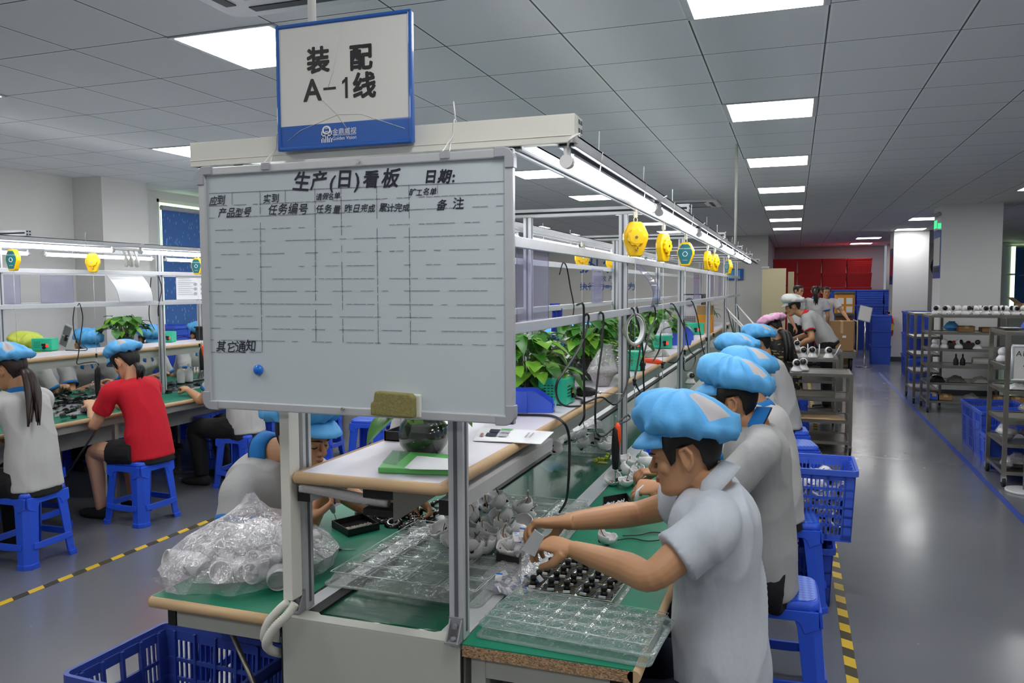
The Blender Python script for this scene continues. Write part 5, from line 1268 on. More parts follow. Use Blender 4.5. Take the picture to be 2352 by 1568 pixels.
# green power boxes
def power_box(loc, rz, lab, group='green screwdriver power boxes', d=(.115, .16, .105), _c={}):
    key = d
    if key in _c: return dup(_c[key], loc, rz, lab, group)
    t = thing('power_box', lab, 'power supply', (0, 0, 0), group); a, b, h = d
    MB().box(-a/2, -b/2, .004, a/2, b/2, h).build('case', 'green_box', t, local=True, bevel=.003)
    v = MB()
    for i in range(4):
        for j in range(6):
            v.box(a/2-.0005, -b*.38+j*.009, h*.3+i*.014, a/2+.0008, -b*.38+j*.009+.004, h*.3+i*.014+.006)
    v.build('side_vents', 'black', t, local=True); v = MB()
    for i in range(4):
        for j in range(5): v.box(-a*.3+i*.016, -b/2-.0008, h*.3+j*.012, -a*.3+i*.016+.010, -b/2+.0005, h*.3+j*.012+.003)
    v.build('front_vents', 'black', t, local=True)
    MB().box(a/2, b*.2, h*.35, a/2+.004, b*.32, h*.55).build('switch', 'led_red', t, local=True)
    MB().cyl((a/2, .02, h*.3), (a/2+.018, .02, h*.3), .011, n=12).box(a/2, 0, h*.42, a/2+.006, .03, h*.6).build('socket', 'black', t, local=True)
    MB().box(-a/2+.006, -b/2+.01, 0, a/2-.006, b/2-.01, .006).build('feet', 'rubber', t, local=True)
    t.location = loc; t.rotation_euler = (0, 0, rz); _c[key] = t; return t
power_box((-.965, 3.33, ZS), 0, 'green power box beside the blue bin with cable loops in front', d=(.125, .14, .115))
power_box((-1.22, 3.12, ZS), .1, 'green power box barely showing left of the blue bin')
power_box((-.925, 4.82, ZS), 0, 'green power box behind second main post near the yellow connector', d=(.125, .14, .115))
power_box((-1.16, 4.75, ZS), .1, 'green power box behind the bag of screws')
power_box((-1.02, 6.62, ZS), -1.4, 'green power box with red switch left of third post, nearer shelf edge')
power_box((-1.2, 6.3, ZS), -1.4, 'green power box with red switch half behind grey bags')
power_box((-1.0, 8.7, ZS), -1.5, 'green power box in front of computer case at the far end', d=(.18, .2, .12))
power_box((-5.77, 4.92, ZS), -1.15, 'green power box with red switch behind long haired woman')
power_box((-5.60, 6.10, ZS), -1.1, 'plain green power box on left line shelf next to blue caps', d=(.14, .12, .1))
# bag of screws
def sack(loc, rx, ry, h, mat_in, mat_bag, lab, nm='bag', cat='bag', seed=1, group=None, tip=(0, 0, 0), fill=.55, contents='contents'):
    r = random.Random(seed); t = thing(nm, lab, cat, loc, group); c = V(loc)
    G = []; nz_ = 14; n = 30
    for j in range(nz_+1):
        q = j/nz_; row = []
        for i in range(n):
            a = 2*pi*i/n; k = (sin(pi*min(1, q*1.02)*.5+.35)**.8 if q < .35 else (1-(q-.35)/.65*.72)) if q < .9 else .28+.25*(q-.9)*6*(.5+.5*cos(3*a))
            k *= 1+.10*noise.noise(V((cos(a)*2, sin(a)*2, q*4+seed)))
            row.append(c+V((rx*k*cos(a)+tip[0]*q*q, ry*k*sin(a)+tip[1]*q*q, h*q+.002)))
        G.append(row)
    b = MB(); b.rings(G, 0, False); b.build('film', mat_bag, t)
    MB().rings([[c+V(((p.x-c.x)*.94, (p.y-c.y)*.94, max(.003, (p.z-c.z)*fill/.62+.004*noise.noise(p*60)))) for p in G[j]] for j in range(0, int(nz_*.62))]).build(contents, mat_in, t)
    return t
sack((-.915, 3.98, ZS), .085, .075, .21, 'screws', 'clear_bag', 'clear plastic bag half full of small silver screws by second post', 'screw_bag', seed=4, tip=(.02, .02, 0), contents='screws')
sack((-1.05, 6.95, ZS), .08, .08, .22, 'paper', 'clear_bag', 'white plastic bag standing on the far green power box', 'plastic_bag', seed=6, contents='white_parts')
sack((-1.2, 5.4, ZS), .08, .09, .17, 'paper', 'clear_bag', 'white plastic bag left of second post behind the leaves', 'plastic_bag', seed=9, contents='white_parts')
# electric driver lying, orange cutter, yellow connector
t = thing('electric_screwdriver', 'black and grey electric screwdriver lying on shelf, bit towards the belt', 'screwdriver', (-.93, 3.5, ZS))
a = at(1318, 897, z=ZS+.024); b_ = at(1392, 902, z=ZS+.02); d = (b_-a)
MB().tube([a-d*.45, a, a+d*.12], [.019, .022, .02], 14).build('motor_body', 'grey_plastic', t)
MB().tube([a+d*.12, a+d*.22, a+d*.55, a+d*.7], [.022, .024, .02, .012], 14).build('grip_collar', 'black', t)
MB().tube([a+d*.7, a+d*.84, a+d*.86, a+d*1.5], [.007, .007, .002, .002], 8).build('bit', 'chrome', t)
t = thing('utility_knife', 'orange utility knife lying at the shelf edge past second post', 'knife', (-.87, 5.2, ZS))
a = at(1476, 826, z=ZS+.015); b_ = at(1522, 832, z=ZS+.015); d = b_-a
MB().tube([a, a+d*.3, a+d*.75, b_], [.014, .017, .018, .008], 12, sq=.7).build('handle', 'orange', t); MB().tube([b_, b_+d*.12], [.006, .004], 8).build('nose', 'black', t)
t = thing('cable_plug', 'yellow and black plug end behind second post', 'plug', (-.86, 4.62, ZS))
p = at(1474, 830, x=-.86); MB().cbox(p, (.03, .03, .06)).build('plug_body', 'yellow', t, bevel=.004); MB().cbox(p+V((.004, -.012, -.03)), (.034, .02, .05)).build('plug_end', 'black', t, bevel=.003)
# tape roll on the post, cloth on the rail
t = thing('tape_roll', 'grey adhesive tape roll hanging beside the second main post', 'tape', (-.77, 4.12, 1.38))
R = frame_to((1, -.5, 0)); c = at(1456, 757, x=-.765)
MB().lathe([(.072, -.012), (.085, -.012), (.085, .012), (.072, .012), (.072, -.012)], c, 32, R=R, caps=False).build('tape', 'tape_silver', t); MB().lathe([(.067, -.012), (.0715, -.012), (.0715, .012), (.067, .012), (.067, -.012)], c, 32, R=R, caps=False).build('core', 'paper', t)
G = []
for i in range(9):
    a = i/8; row = []
    for j in range(12):
        q = j/11; row.append(V((-1.36+.018*sin(a*9)+(.012 if j > 1 else 0)*1.0, 4.55+a*.16+.01*sin(q*6), 1.565-.21*q*(1+.15*sin(a*5)))))
    G.append(row)
solo(MB().grid(G), 'cleaning_cloth', 'blue_cloth', 'dark blue cloth hung over the left rail of the main line', 'cloth', solid=.006)
# clear document sleeves hung on rails
def sleeve(p, lab, mat='clear_lilac', bend=0, group='clear document sleeves on the main line', sheet=None):
    t = thing('document_sleeve', lab, 'sleeve', p[3], group)
    G = []
    for i in range(7):
        u = i/6; row = []
        for j in range(9):
            v = j/8; q = (V(p[0]).lerp(V(p[1]), u)).lerp(V(p[3]).lerp(V(p[2]), u), v); row.append(q+V((bend*sin(pi*v), 0, 0)))
        G.append(row)
    MB().grid(G).build('plastic_pocket', mat, t)
    e = MB(); e.tube([G[0][j] for j in range(9)], .0012, 4).tube([G[-1][j] for j in range(9)], .0012, 4).tube([G[i][-1] for i in range(7)], .0012, 4)
    e.build('welded_edge', 'purple_ink', t)
    if sheet: sheet(t, G)
    return t
def hang(x, y0, y1, z1, z0, lab, group, **k): return sleeve([(x, y0, z1), (x, y1, z1), (x, y1, z0), (x, y0, z0)], lab, group=group, **k)
gS = 'clear document sleeves on the main line'
hang(-.795, 2.31, 2.64, 1.80, 1.555, 'wide clear lilac document sleeve right beside the whiteboard', gS)
hang(-1.325, 5.45, 5.78, 1.79, 1.555, 'clear document sleeve hanging in front of the blue wall writing', gS)
sleeve([(-.775, 4.06, 1.775), (-.775, 4.26, 1.775), (-.745, 4.66, 1.55), (-.745, 4.42, 1.55)], 'curved clear document sleeve with bright glare just past second post', bend=.05, group=gS)
for y0, y1, o in ((6.8, 7.2, 'left of third post'), (8.2, 8.6, 'right of fourth post'), (9.1, 9.4, 'between fourth and fifth posts'), (5.55, 5.75, 'behind the curved glaring one')):
    hang(-.79 if y0 > 6 else -1.335, y0, y1, 1.785, 1.555, 'narrow purple tinted document sleeve %s' % o, gS)
def printed(t, G):
    p = lambda u, v: G[int(u*6)][0].lerp(G[int(u*6)][-1], v)+V((.002, 0, 0))
    def P_(u, v): return (G[0][0].lerp(G[-1][0], u)).lerp(G[0][-1].lerp(G[-1][-1], u), v)+V((.003, -.001, 0))
    b = MB()
    for i in range(9): b.add([P_(.06, .12+i*.08), P_(.45+.06*(i % 3), .12+i*.08), P_(.45+.06*(i % 3), .135+i*.08), P_(.06, .135+i*.08)], [(0, 1, 2, 3)])
    for u, v in ((.62, .35), (.62, .55), (.62, .75), (.85, .35), (.85, .55), (.85, .75)): b.add([P_(u+.06*cos(a), v+.07*sin(a)) for a in [2*pi*k/10 for k in range(10)]], [tuple(range(10))])
    b.build('print', 'grey_plastic', t)
gL = 'document sheets on the left line rails'
sleeve([(-5.185, 5.0, 1.775), (-5.185, 5.38, 1.775), (-5.12, 5.42, 1.56), (-5.12, 5.06, 1.56)], 'printed instruction sheet with bright glare curling off left line rail', 'paper', .03, gL, printed)
sleeve([(-5.18, 5.76, 1.78), (-5.18, 6.15, 1.78), (-5.18, 6.15, 1.565), (-5.18, 5.76, 1.565)], 'printed instruction sheet with round part pictures at whiteboard left edge', 'paper', 0, gL, printed)
sleeve([(-5.70, 4.50, 1.775), (-5.70, 4.66, 1.775), (-5.70, 4.66, 1.555), (-5.70, 4.50, 1.555)], 'clear document sleeve on left line rail, at the left picture edge', 'clear_lilac', 0, gL)
sleeve([(-5.70, 4.84, 1.775), (-5.70, 5.15, 1.775), (-5.70, 5.15, 1.555), (-5.70, 4.84, 1.555)], 'clear document sleeve with faint print behind left line, left of the balancer', 'clear_lilac', 0, gL)
# computer case, orange carton
t = thing('computer_case', 'silver and black computer tower standing on the far shelf', 'computer', (-1.1, 9.35, ZS))
MB().box(-1.22, 9.25, ZS, -.98, 9.65, ZS+.42).build('case', 'black', t, bevel=.004)
MB().box(-1.21, 9.235, ZS+.01, -.99, 9.25, ZS+.41).build('front_panel', 'grey_plastic', t)
MB().cyl((-1.12, 9.237, ZS+.33), (-1.12, 9.228, ZS+.33), .05, n=20).build('fan_opening', 'alu_dark', t)
b = MB()
for i in range(6):
    for j in range(6): b.box(-1.19+i*.024, 9.229, ZS+.05+j*.022, -1.175+i*.024, 9.236, ZS+.062+j*.022)
b.build('grille', 'alu_dark', t)
t = thing('cardboard_box', 'orange and brown cardboard box standing on the far shelf', 'box', (-.92, 9.0, ZS))
MB().box(-1.0, 8.9, ZS, -.845, 9.2, ZS+.20).build('lower_half', 'orange_carton', t); MB().box(-1.0, 8.9, ZS+.20, -.845, 9.2, ZS+.30).build('upper_half', 'carton', t)
# black cables looping over the lower right rail
def cable(pts, lab, group='black cables looping from the main line rail', r=.0045, mat='cable', nm='cable'):
    return solo(MB().tube(spline(pts, 7), r, 8), nm, mat, lab, 'cable', group)
xr = -.757
cable([at(1338, 735, x=-.80), at(1347, 721, x=xr), at(1352, 735, x=xr), at(1335, 790, x=xr), at(1298, 850, x=xr+.02), at(1279, 880, x=xr+.02), at(1280, 915, x=xr), at(1300, 932, x=-.82), at(1340, 932, x=-.85)], 'thick black cable loop hanging left of the bag of screws')
cable([at(1372, 724, x=-.80), at(1380, 718, x=xr), at(1386, 730, x=xr), at(1382, 800, x=xr), at(1375, 850, x=xr), at(1368, 920, x=xr), at(1368, 975, x=xr), at(1376, 1000, x=xr+.02), at(1395, 995, x=xr+.02), at(1425, 965, x=xr+.01), at(1443, 952, x=xr)], 'black cable hanging beside bag of screws and swinging up to the hanging screwdriver')
cable([at(1325, 700, x=-.80), at(1338, 697, x=xr), at(1341, 720, x=xr), at(1340, 800, x=xr), at(1341, 850, x=xr), at(1342, 930, x=xr), at(1341, 960, x=xr), at(1331, 976, x=xr-.03)], 'straight black cable hanging across the green power box')
cable([at(1446, 715, x=-.80), at(1453, 708, x=xr), at(1462, 735, x=xr), at(1472, 780, x=xr), at(1464, 840, x=xr), at(1458, 872, x=xr), at(1470, 900, x=xr), at(1485, 912, x=xr)], 'black cable loop in front of the grey tape roll')
cable([at(1457, 715, x=-.80), at(1463, 706, x=xr), at(1468, 740, x=xr), at(1477, 810, x=xr), at(1478, 870, x=xr), at(1480, 905, x=xr), at(1479, 930, x=xr)], 'black cable carrying a hanging black camera head')
cable([at(1492, 712, x=-.80), at(1502, 702, x=xr), at(1505, 730, x=xr), at(1490, 770, x=xr), at(1480, 810, x=xr), at(1470, 840, x=xr-.02)], 'black cable slanting down to the orange knife')
cable([at(1530, 706, x=-.80), at(1545, 698, x=xr), at(1562, 730, x=xr), at(1575, 770, x=xr), at(1565, 810, x=xr), at(1552, 832, x=-.85), at(1525, 830, x=-.87)], 'long black cable curving round third post')
cable([at(1582, 697, x=-.80), at(1590, 693, x=xr), at(1602, 730, x=xr), at(1612, 790, x=xr), at(1620, 822, x=xr)], 'black cable hanging down past the blue bins on the far rail')
cable([at(1570, 735, x=xr), at(1582, 800, x=xr), at(1597, 820, x=xr), at(1590, 845, x=xr), at(1572, 850, x=xr), at(1570, 820, x=xr)], 'black cable loop hanging by white camera on the belt')
cable([at(1540, 750, x=-1.0), at(1520, 760, x=xr), at(1515, 800, x=xr), at(1500, 830, x=-.85)], 'thin black cable above the grey bags')
cable([at(1180, 952, z=ZS+.006), at(1240, 953, z=ZS+.006), at(1272, 956, z=ZS+.006), at(1292, 968, x=-.79), at(1303, 985, x=-.775), at(1308, 1020, x=-.772), at(1306, 1100, x=-.772), at(1300, 1150, x=-.80), at(1285, 1176, x=-.84)], 'long black cable from blue bin down over the shelf edge to the belt', r=.005)
cable([at(1312, 912, z=ZS+.006), at(1335, 917, z=ZS+.006), at(1341, 925, z=ZS+.008), at(1380, 912, z=ZS+.006), at(1400, 924, x=-.80), at(1412, 928, x=-.78), at(1430, 910, x=-.775), at(1444, 860, x=-.775), at(1448, 760, x=-.78), at(1449, 720, x=-.79)], 'grey black cable running along second post to the shelf')
cable([at(1285, 630, x=-1.33), at(1293, 604, x=-1.33), at(1302, 615, x=-1.33), at(1310, 660, x=-1.33), at(1318, 706, x=-1.33), at(1312, 745, x=-1.3), at(1306, 790, x=-1.28)], 'bent black cable standing above the leaves on left rail')
gl = 'black cables on the left line'
cable([at(178, 702, x=-5.15), at(183, 698, x=-5.15), at(190, 730, x=-5.15), at(184, 780, x=-5.15), at(180, 815, x=-5.15), at(177, 835, x=-5.15), at(195, 833, x=-5.15), at(222, 832, x=-5.15), at(230, 850, x=-5.15)], 'thin black cable hanging down from left line rail to the shelf', gl, .004)
cable([at(171, 704, x=-5.15), at(168, 740, x=-5.15), at(175, 780, x=-5.15), at(200, 803, z=ZS+.01), at(150, 804, z=ZS+.01)], 'black cable running from left line rail to green power box', gl, .004)
cable([at(347, 637, x=-5.16), at(344, 680, x=-5.16), at(343, 730, x=-5.16), at(355, 757, x=-5.3)], 'black cable hanging beside left line post, left of two', gl, .004)
cable([at(365, 635, x=-5.16), at(371, 665, x=-5.16), at(363, 710, x=-5.16), at(367, 750, x=-5.3)], 'black cable hanging beside left line post, right of two', gl, .004)
# hanging screwdrivers
def hung_driver(x, y, z, lab, col='orange', s=1.0, group=None):
    t = thing('hanging_screwdriver', lab, 'screwdriver', (x, y, z), group); c = V((x, y, z))
    MB().tube([c+V((0, 0, q)) for q in (0, -.012*s, -.05*s, -.10*s, -.15*s, -.185*s)], [.008*s, .014*s, .0165*s, .0185*s, .0165*s, .0135*s], 16).build('body', 'black', t)
    MB().tube([c+V((.008*s, .004, q)) for q in (.018*s, .0, -.05*s, -.12*s)], [.006*s, .014*s, .0145*s, .008*s], 12).build('switch_lever', col, t)
    MB().tube([c+V((0, 0, q)) for q in (-.185*s, -.20*s, -.201*s, -.255*s)], [.007*s, .006*s, .002*s, .0018*s], 8).build('bit', 'chrome', t)
    MB().tube([c+V((.004*cos(a), 0, .03*s+.018*s*sin(a))) for a in [2*pi*i/12 for i in range(12)]], .0018, 5, closed=True).build('hook_ring', 'chrome', t)
    return t
hung_driver(-.725, 3.42, 1.055, 'black and orange electric screwdriver hanging above white shells', s=1.0)
hung_driver(-5.02, 4.72, 1.06, 'black electric screwdriver hanging in front of opposite worker on left line', 'black', 1.15)
hung_driver(-5.0, 5.85, 1.14, 'black electric screwdriver with orange lever behind red shirted woman', s=1.1)
cable([at(1443, 952, x=xr), at(1446, 962, x=-.735), (-.725, 3.42, 1.06)], 'short cable end entering the hanging orange screwdriver', 'black cables looping from the main line rail', .004)
# wired gloves
G = thing('work_gloves', 'white work gloves hung on the left line lamp rail', 'gloves', (-5.0, 5.06, 1.86))
for i, dy in enumerate((0, .05, .11)): MB().tube(spline([(-5.0, 5.0+dy, 1.965), (-4.985, 5.01+dy, 1.90), (-5.0, 5.02+dy, 1.84)]), [.012]*6+[.022]*6+[.012], 8, sq=.5).build('glove', 'dirty_white', G)
# ------------------------------------------------------------------ work in progress on the benches and belt
def tray(loc, L, W, H, nx, ny, rz, lab, mat, tilt=(0, 0), seed=1, nm='blister_tray', style=0):
    """clear vacuum formed tray: pockets sunk into a raised plate"""
    t = thing(nm, lab, 'tray', loc, None)
    k = 8; NX, NY = nx*k+1, ny*k+1; R = rot3(tilt[0], tilt[1], rz); G = []; r = random.Random(seed)
    for i in range(NX):
        row = []
        for j in range(NY):
            u, v = i/(NX-1), j/(NY-1); cu = (i % k)/k; cv = (j % k)/k; z = H
            d = max(abs(cu-.5), abs(cv-.5))
            if style == 0:
                dd = sqrt((cu-.5)**2+(cv-.5)**2)
                z -= H*.55*max(0, min(1, (.44-d)/.12)); z += H*.25*max(0, min(1, (.2-dd)/.06))
                if (i//k+j//k) % 2 == 0 and abs(cv-.5) < .15: z -= H*.2*(d > .3)
            else:
                dd = sqrt((cu-.5)**2+(cv-.5)**2)
                z -= H*.75*max(0, min(1, (.42-dd)/.16)); z += H*.35*max(0, min(1, (.15-dd)/.05))
                if i % k == 0 and 0 < i < NX-1: z += H*.12
            if i in (0, NX-1) or j in (0, NY-1): z = 0.0
            elif i in (1, NX-2) or j in (1, NY-2): z = H*.96 if ((i+j)//5) % 2 else H*.8
            row.append(V(loc)+R @ V(((u-.5)*L, (v-.5)*W, z)))
        G.append(row)
    MB().grid(G, smooth=False).build('formed_sheet', mat, t)
    e = MB(); Pz = lambda u, v, z=H: V(loc)+R @ V(((u-.5)*L, (v-.5)*W, z))  # thickened folds as thin tubes; their whitish film imitates highlights along the creases
    for i in range(1, nx): e.tube([Pz(i/nx, .01), Pz(i/nx, .99)], .0009, 4)
    for j in range(1, ny): e.tube([Pz(.01, j/ny), Pz(.99, j/ny)], .0007, 4)
    e.tube([Pz(.012, .012), Pz(.988, .012), Pz(.988, .988), Pz(.012, .988)], .0013, 4, closed=True)
    for i in range(nx):
        for j in range(ny):
            if style: e.tube([Pz((i+.5+.40*cos(a))/nx, (j+.5+.40*sin(a))/ny, H*.98) for a in [2*pi*k_/12 for k_ in range(12)]], .0007, 4, closed=True)
            else: e.tube([Pz((i+.5+x)/nx, (j+.5+y)/ny, H*1.0) for x, y in ((-.4, -.3), (-.3, -.4), (.3, -.4), (.4, -.3), (.4, .3), (.3, .4), (-.3, .4), (-.4, .3))], .0011, 4, closed=True)
    e.build('fold_edge_highlights', 'clear_highlight', t)
    f = MB(); o = [V(loc)+R @ V((x, y, 0)) for x, y in rrect(L, W, .012)]; o2 = [V(loc)+R @ V((x, y, .0)) for x, y in rrect(L+.024, W+.024, .02)]
    o3 = [V(loc)+R @ V((x, y, -.004)) for x, y in rrect(L+.026, W+.026, .02)]
    f.rings([o, o2, o3], 0, False, smooth=False); f.build('flange', mat, t, solid=.0008)
    return t
tray((-1.085, 2.39, .757), .50, .60, .034, 4, 6, -.02, 'large clear blister tray with pockets lying across the green belt', 'clear_tray', seed=3)
tray((-1.0, 2.95, .760), .46, .42, .03, 4, 4, .03, 'clear blister tray under the heap of white camera shells on belt', 'clear_tray', seed=4)
tray((-1.09, 4.45, .757), .34, .34, .04, 4, 4, .0, 'clear blister tray with white shells further up the belt', 'clear_tray', seed=5)
tray((-.535, 2.005, .756), .44, .225, .020, 8, 4, -.055, 'lower of two stacked clear trays overhanging the right bench corner', 'clear_teal', seed=6, style=1)
tray((-.528, 2.012, .779), .45, .215, .020, 8, 4, -.09, 'upper of two stacked empty clear trays on the right bench front', 'clear_teal', seed=7, style=1)
tray((-.605, 2.375, .754), .285, .36, .018, 5, 6, -.05, 'clear tray carrying rows of black lens modules on right bench', 'clear_tray', seed=8, style=1)
# lens modules in their tray
def lens_module(loc, rz, lab, group, _c=[]):
    if _c: return dup(_c[0], loc, rz, lab, group)
    t = thing('lens_module', lab, 'lens module', (0, 0, 0), group)
    MB().box(-.023, -.021, .004, .023, .021, .0056).build('board', 'pcb', t, local=True)
    e = MB().box(-.0235, -.0215, .004, .0235, -.0205, .0062).box(-.0235, .0205, .004, .0235, .0215, .0062); e.build('board_edge', 'gold', t, local=True)
    MB().lathe([(.0105, .0056), (.0105, .015), (.0078, .0155), (.0078, .021), (.0095, .0215), (.0095, .031), (.0068, .032), (.006, .030)], (0, 0, 0), 14).build('lens_barrel', 'black', t, local=True)
    MB().box(-.011, -.0255, .0045, .009, -.0195, .0105).build('connector', 'white_plastic', t, local=True)
    t.location = loc; t.rotation_euler = (0, 0, rz); _c.append(t); return t
lab = 'small black lens module standing in the clear tray of lens modules'
rr = random.Random(5)
for j in range(6):
    for i in range(5):
        if j == 5 and i > 2: continue
        p = V((-.605, 2.375, .7575))+rot3(0, 0, -.05) @ V(((i-2)*.055+rr.uniform(-.003, .003), (j-2.5)*.058+rr.uniform(-.004, .004), .0125))
        lens_module(p, rr.uniform(-.25, .25), lab, 'lens modules in the clear tray')
# white camera shells
def shell(loc, rot, lab, group, R0=.036, _c={}):
    if R0 in _c: return dup(_c[R0], loc, None, lab, group, rot)
    t = thing('camera_shell', lab, 'camera shell', (0, 0, 0), group)
    G = []
    for i in range(33):
        a = 2*pi*i/32; row = []; lim = 1.62+.22*(cos(2*a) > .55)-.42*(abs(((a+.3) % (2*pi))-pi) < .36)+.12*(sin(3*a) > .7)
        for j in range(9):
            b = .02+(lim)*j/8; row.append(V((R0*sin(b)*cos(a), R0*sin(b)*sin(a), R0*(1-cos(b))*1.0)))
        G.append(row)
    MB().grid(G).build('shell', 'white_plastic', t, local=True, solid=.0022, off=-1)
    MB().lathe([(.010, 0), (.016, .002), (.016, .008), (.009, .008)], (.018, 0, .012), 14, R=rot3(0, 1.1, 0)).lathe([(.0, .0), (.010, .0), (.010, .010), (0, .010)], (-.012, .010, .006), 12, m=0).build('speaker', 'black', t, local=True)
    w_ = MB(); w_.tube(spline([(.0, 0, .008), (.012, .006, .03), (.028, .012, .052), (.034, .012, .075)], 4), .0014, 5, m=0).tube(spline([(.002, .002, .008), (.014, .009, .03), (.03, .014, .052), (.035, .015, .073)], 4), .0012, 5, m=1)
    w_.build('wires', ['wire_brown', 'wire_yellow'], t, local=True)
    MB().cbox((.035, .0135, .077), (.006, .004, .006)).build('wire_connector', 'white_plastic', t, local=True)
    t.location = loc; t.rotation_euler = rot; _c[R0] = t; return t
g = 'white camera shells on the belt tray'
spots_ = [(1060, 1215), (1090, 1185), (1120, 1160), (1155, 1150), (1195, 1175), (1215, 1200), (1110, 1225), (1150, 1215), (1185, 1225), (1065, 1250), (1105, 1262), (1150, 1245), (1190, 1250), (1140, 1190), (1085, 1235), (1040, 1205), (1075, 1162), (1172, 1188), (1205, 1165), (1130, 1142), (1100, 1148), (1048, 1240), (1128, 1252), (1175, 1262)]
for i, (px, py) in enumerate(spots_):
    h = .79+.022*(i % 3 == 0)+.012*(i % 2); p = at(px, py+14, z=h)
    shell(p, (rr.uniform(-.7, .7), rr.uniform(-.7, .7), rr.uniform(0, 6.3)), 'white half camera shell with brown wire in the heap on the belt tray', g, .041)
shell(at(1118, 1272, z=.79), (-.25, .1, 2.2), 'single white half shell with jagged rim in front of the heap', None, .041)
shell(at(1020, 1232, z=.80), (.3, -.4, .4), 'white half shell with black LED ring just left of right front post', None, .041)
g = 'white camera shells on the right bench'
for i, (px, py) in enumerate(((1412, 1098), (1432, 1080), (1455, 1068), (1470, 1085), (1440, 1060), (1425, 1052), (1462, 1100), (1485, 1065), (1478, 1050))):
    p = at(px, py+10, z=.757+.02*(i % 3 == 1)); shell(p, (rr.uniform(-.7, .7), rr.uniform(-.7, .7), rr.uniform(0, 6.3)), 'white camera shell in the heap beyond the hanging screwdriver on bench', g, .041)
shell(at(1436, 1118, z=.757), (.1, 0, 1.0), 'white dome shell on black rim directly below the hanging screwdriver bit', None, .036)
shell(at(1392, 1252, z=.757), (.15, -.1, 2.6), 'white dome shell with black cable lying on bench under the forearms', None, .036)
g = 'white camera shells up the belt'
for i, (px, py) in enumerate(((1280, 1025), (1300, 1015), (1322, 1005), (1345, 1022), (1368, 1012), (1390, 1030), (1405, 1020), (1340, 998), (1310, 1000), (1270, 1030))):
    p = at(px, py+6, z=.80+.012*(i % 2)); shell(p, (rr.uniform(-.8, .8), rr.uniform(-.8, .8), rr.uniform(0, 6.3)), 'white camera shell in the row of shells on the farther belt tray', g, .041)
# black LED ring parts
def led_ring(loc, rot, lab, group, _c=[]):
    if _c: return dup(_c[0], loc, None, lab, group, rot)
    t = thing('led_ring', lab, 'LED ring', (0, 0, 0), group)
    MB().lathe([(.012, .006), (.014, .016), (.018, .019), (.028, .017), (.036, .010), (.038, .002), (.034, 0), (.013, .002)], (0, 0, 0), 24).build('ring_cover', 'black_gloss', t, local=True)
    d = MB()
    for i in range(14):
        a = 2*pi*i/14; d.ball((.0245*cos(a), .0245*sin(a), .0178), .0018, 6, 4)
    d.build('leds', 'paper', t, local=True)
    w_ = MB(); w_.tube(spline([(-.02, 0, .004), (-.045, .008, .012), (-.062, -.004, .006), (-.075, .006, .003)], 4), .0013, 5).tube(spline([(-.02, .002, .004), (-.044, .011, .012), (-.061, 0, .006), (-.074, .009, .003)], 4), .0013, 5, m=1)
    w_.build('wires', ['wire_red', 'wire_yellow'], t, local=True)
    MB().cbox((-.077, .007, .003), (.006, .008, .004)).build('wire_connector', 'white_plastic', t, local=True)
    t.location = loc; t.rotation_euler = rot; _c.append(t); return t
g = 'black LED ring parts on the left bench'
for i, (px, py, hh) in enumerate(((836, 1178, 0), (852, 1190, 0), (880, 1195, 0), (870, 1165, .012), (895, 1175, .01), (905, 1160, .0), (860, 1155, .0), (925, 1185, 0), (905, 1205, 0), (935, 1212, .0), (960, 1200, .012), (950, 1178, .02), (985, 1175, .02), (980, 1195, .01), (1000, 1160, .01), (1008, 1182, .02))):
    p = at(px, py, z=ZT+.004+hh); led_ring(p, (rr.uniform(-.5, .5), rr.uniform(-.5, .5), rr.uniform(0, 6.3)), 'glossy black ring part with white LEDs and thin wires in heap on left bench', g)
# small boxes
def small_tray(P4, h, mat, lab, fill=None, nm='parts_tray'):
    t = thing(nm, lab, 'tray', sum((V(p) for p in P4), V((0, 0, 0)))/4)
    c = sum((V(p) for p in P4), V((0, 0, 0)))/4
    MB().add([(p.x, p.y, c.z+hh) for hh in (0, .004) for p in P4], [(3, 2, 1, 0), (4, 5, 6, 7), (0, 1, 5, 4), (1, 2, 6, 5), (2, 3, 7, 6), (3, 0, 4, 7)]).build('tray_floor', mat, t)
    wl = MB()
    for i in range(4):
        a, b = P4[i], P4[(i+1) % 4]; ai, bi = a.lerp(c, .07), b.lerp(c, .07)
        wl.add([(a.x, a.y, c.z), (b.x, b.y, c.z), (b.x, b.y, c.z+h), (a.x, a.y, c.z+h), (ai.x, ai.y, c.z+.003), (bi.x, bi.y, c.z+.003), (bi.x, bi.y, c.z+h), (ai.x, ai.y, c.z+h)], [(0, 1, 2, 3), (5, 4, 7, 6), (3, 2, 6, 7)])
    wl.build('tray_wall', mat, t)
    if fill:
        s = MB(); r = random.Random(3); n = fill[1]
        for k in range(n):
            u, v = fill[2](r); p = P4[0].lerp(P4[1], u).lerp(P4[3].lerp(P4[2], u), v); p = c+(p-c)*.86
            q = V((p.x, p.y, c.z+.006+.006*r.random())); d = V((r.uniform(-1, 1), r.uniform(-1, 1), r.uniform(.2, 1))).normalized()*.004
            s.tube([q-d, q+d], [.0012, .0022], 5)
        o = s.build('screws', fill[0], t); o['kind'] = 'stuff'
    return t
Pq = [at(*q, z=ZT) for q in ((800, 1233), (872, 1216), (835, 1193), (762, 1210))]
small_tray(Pq, .026, 'black', 'black parts tray with a line of tiny screws on left bench', ('screws', 260, lambda r: (r.random(), .25+.2*r.random())))
Pq = [at(*q, z=ZT) for q in ((1384, 1180), (1462, 1184), (1440, 1150), (1384, 1160))]
small_tray([Pq[0], Pq[1], Pq[2], Pq[3]], .036, 'black', 'black parts tray full of white pins behind the forearm', ('paper', 260, lambda r: (r.random(), r.random())))
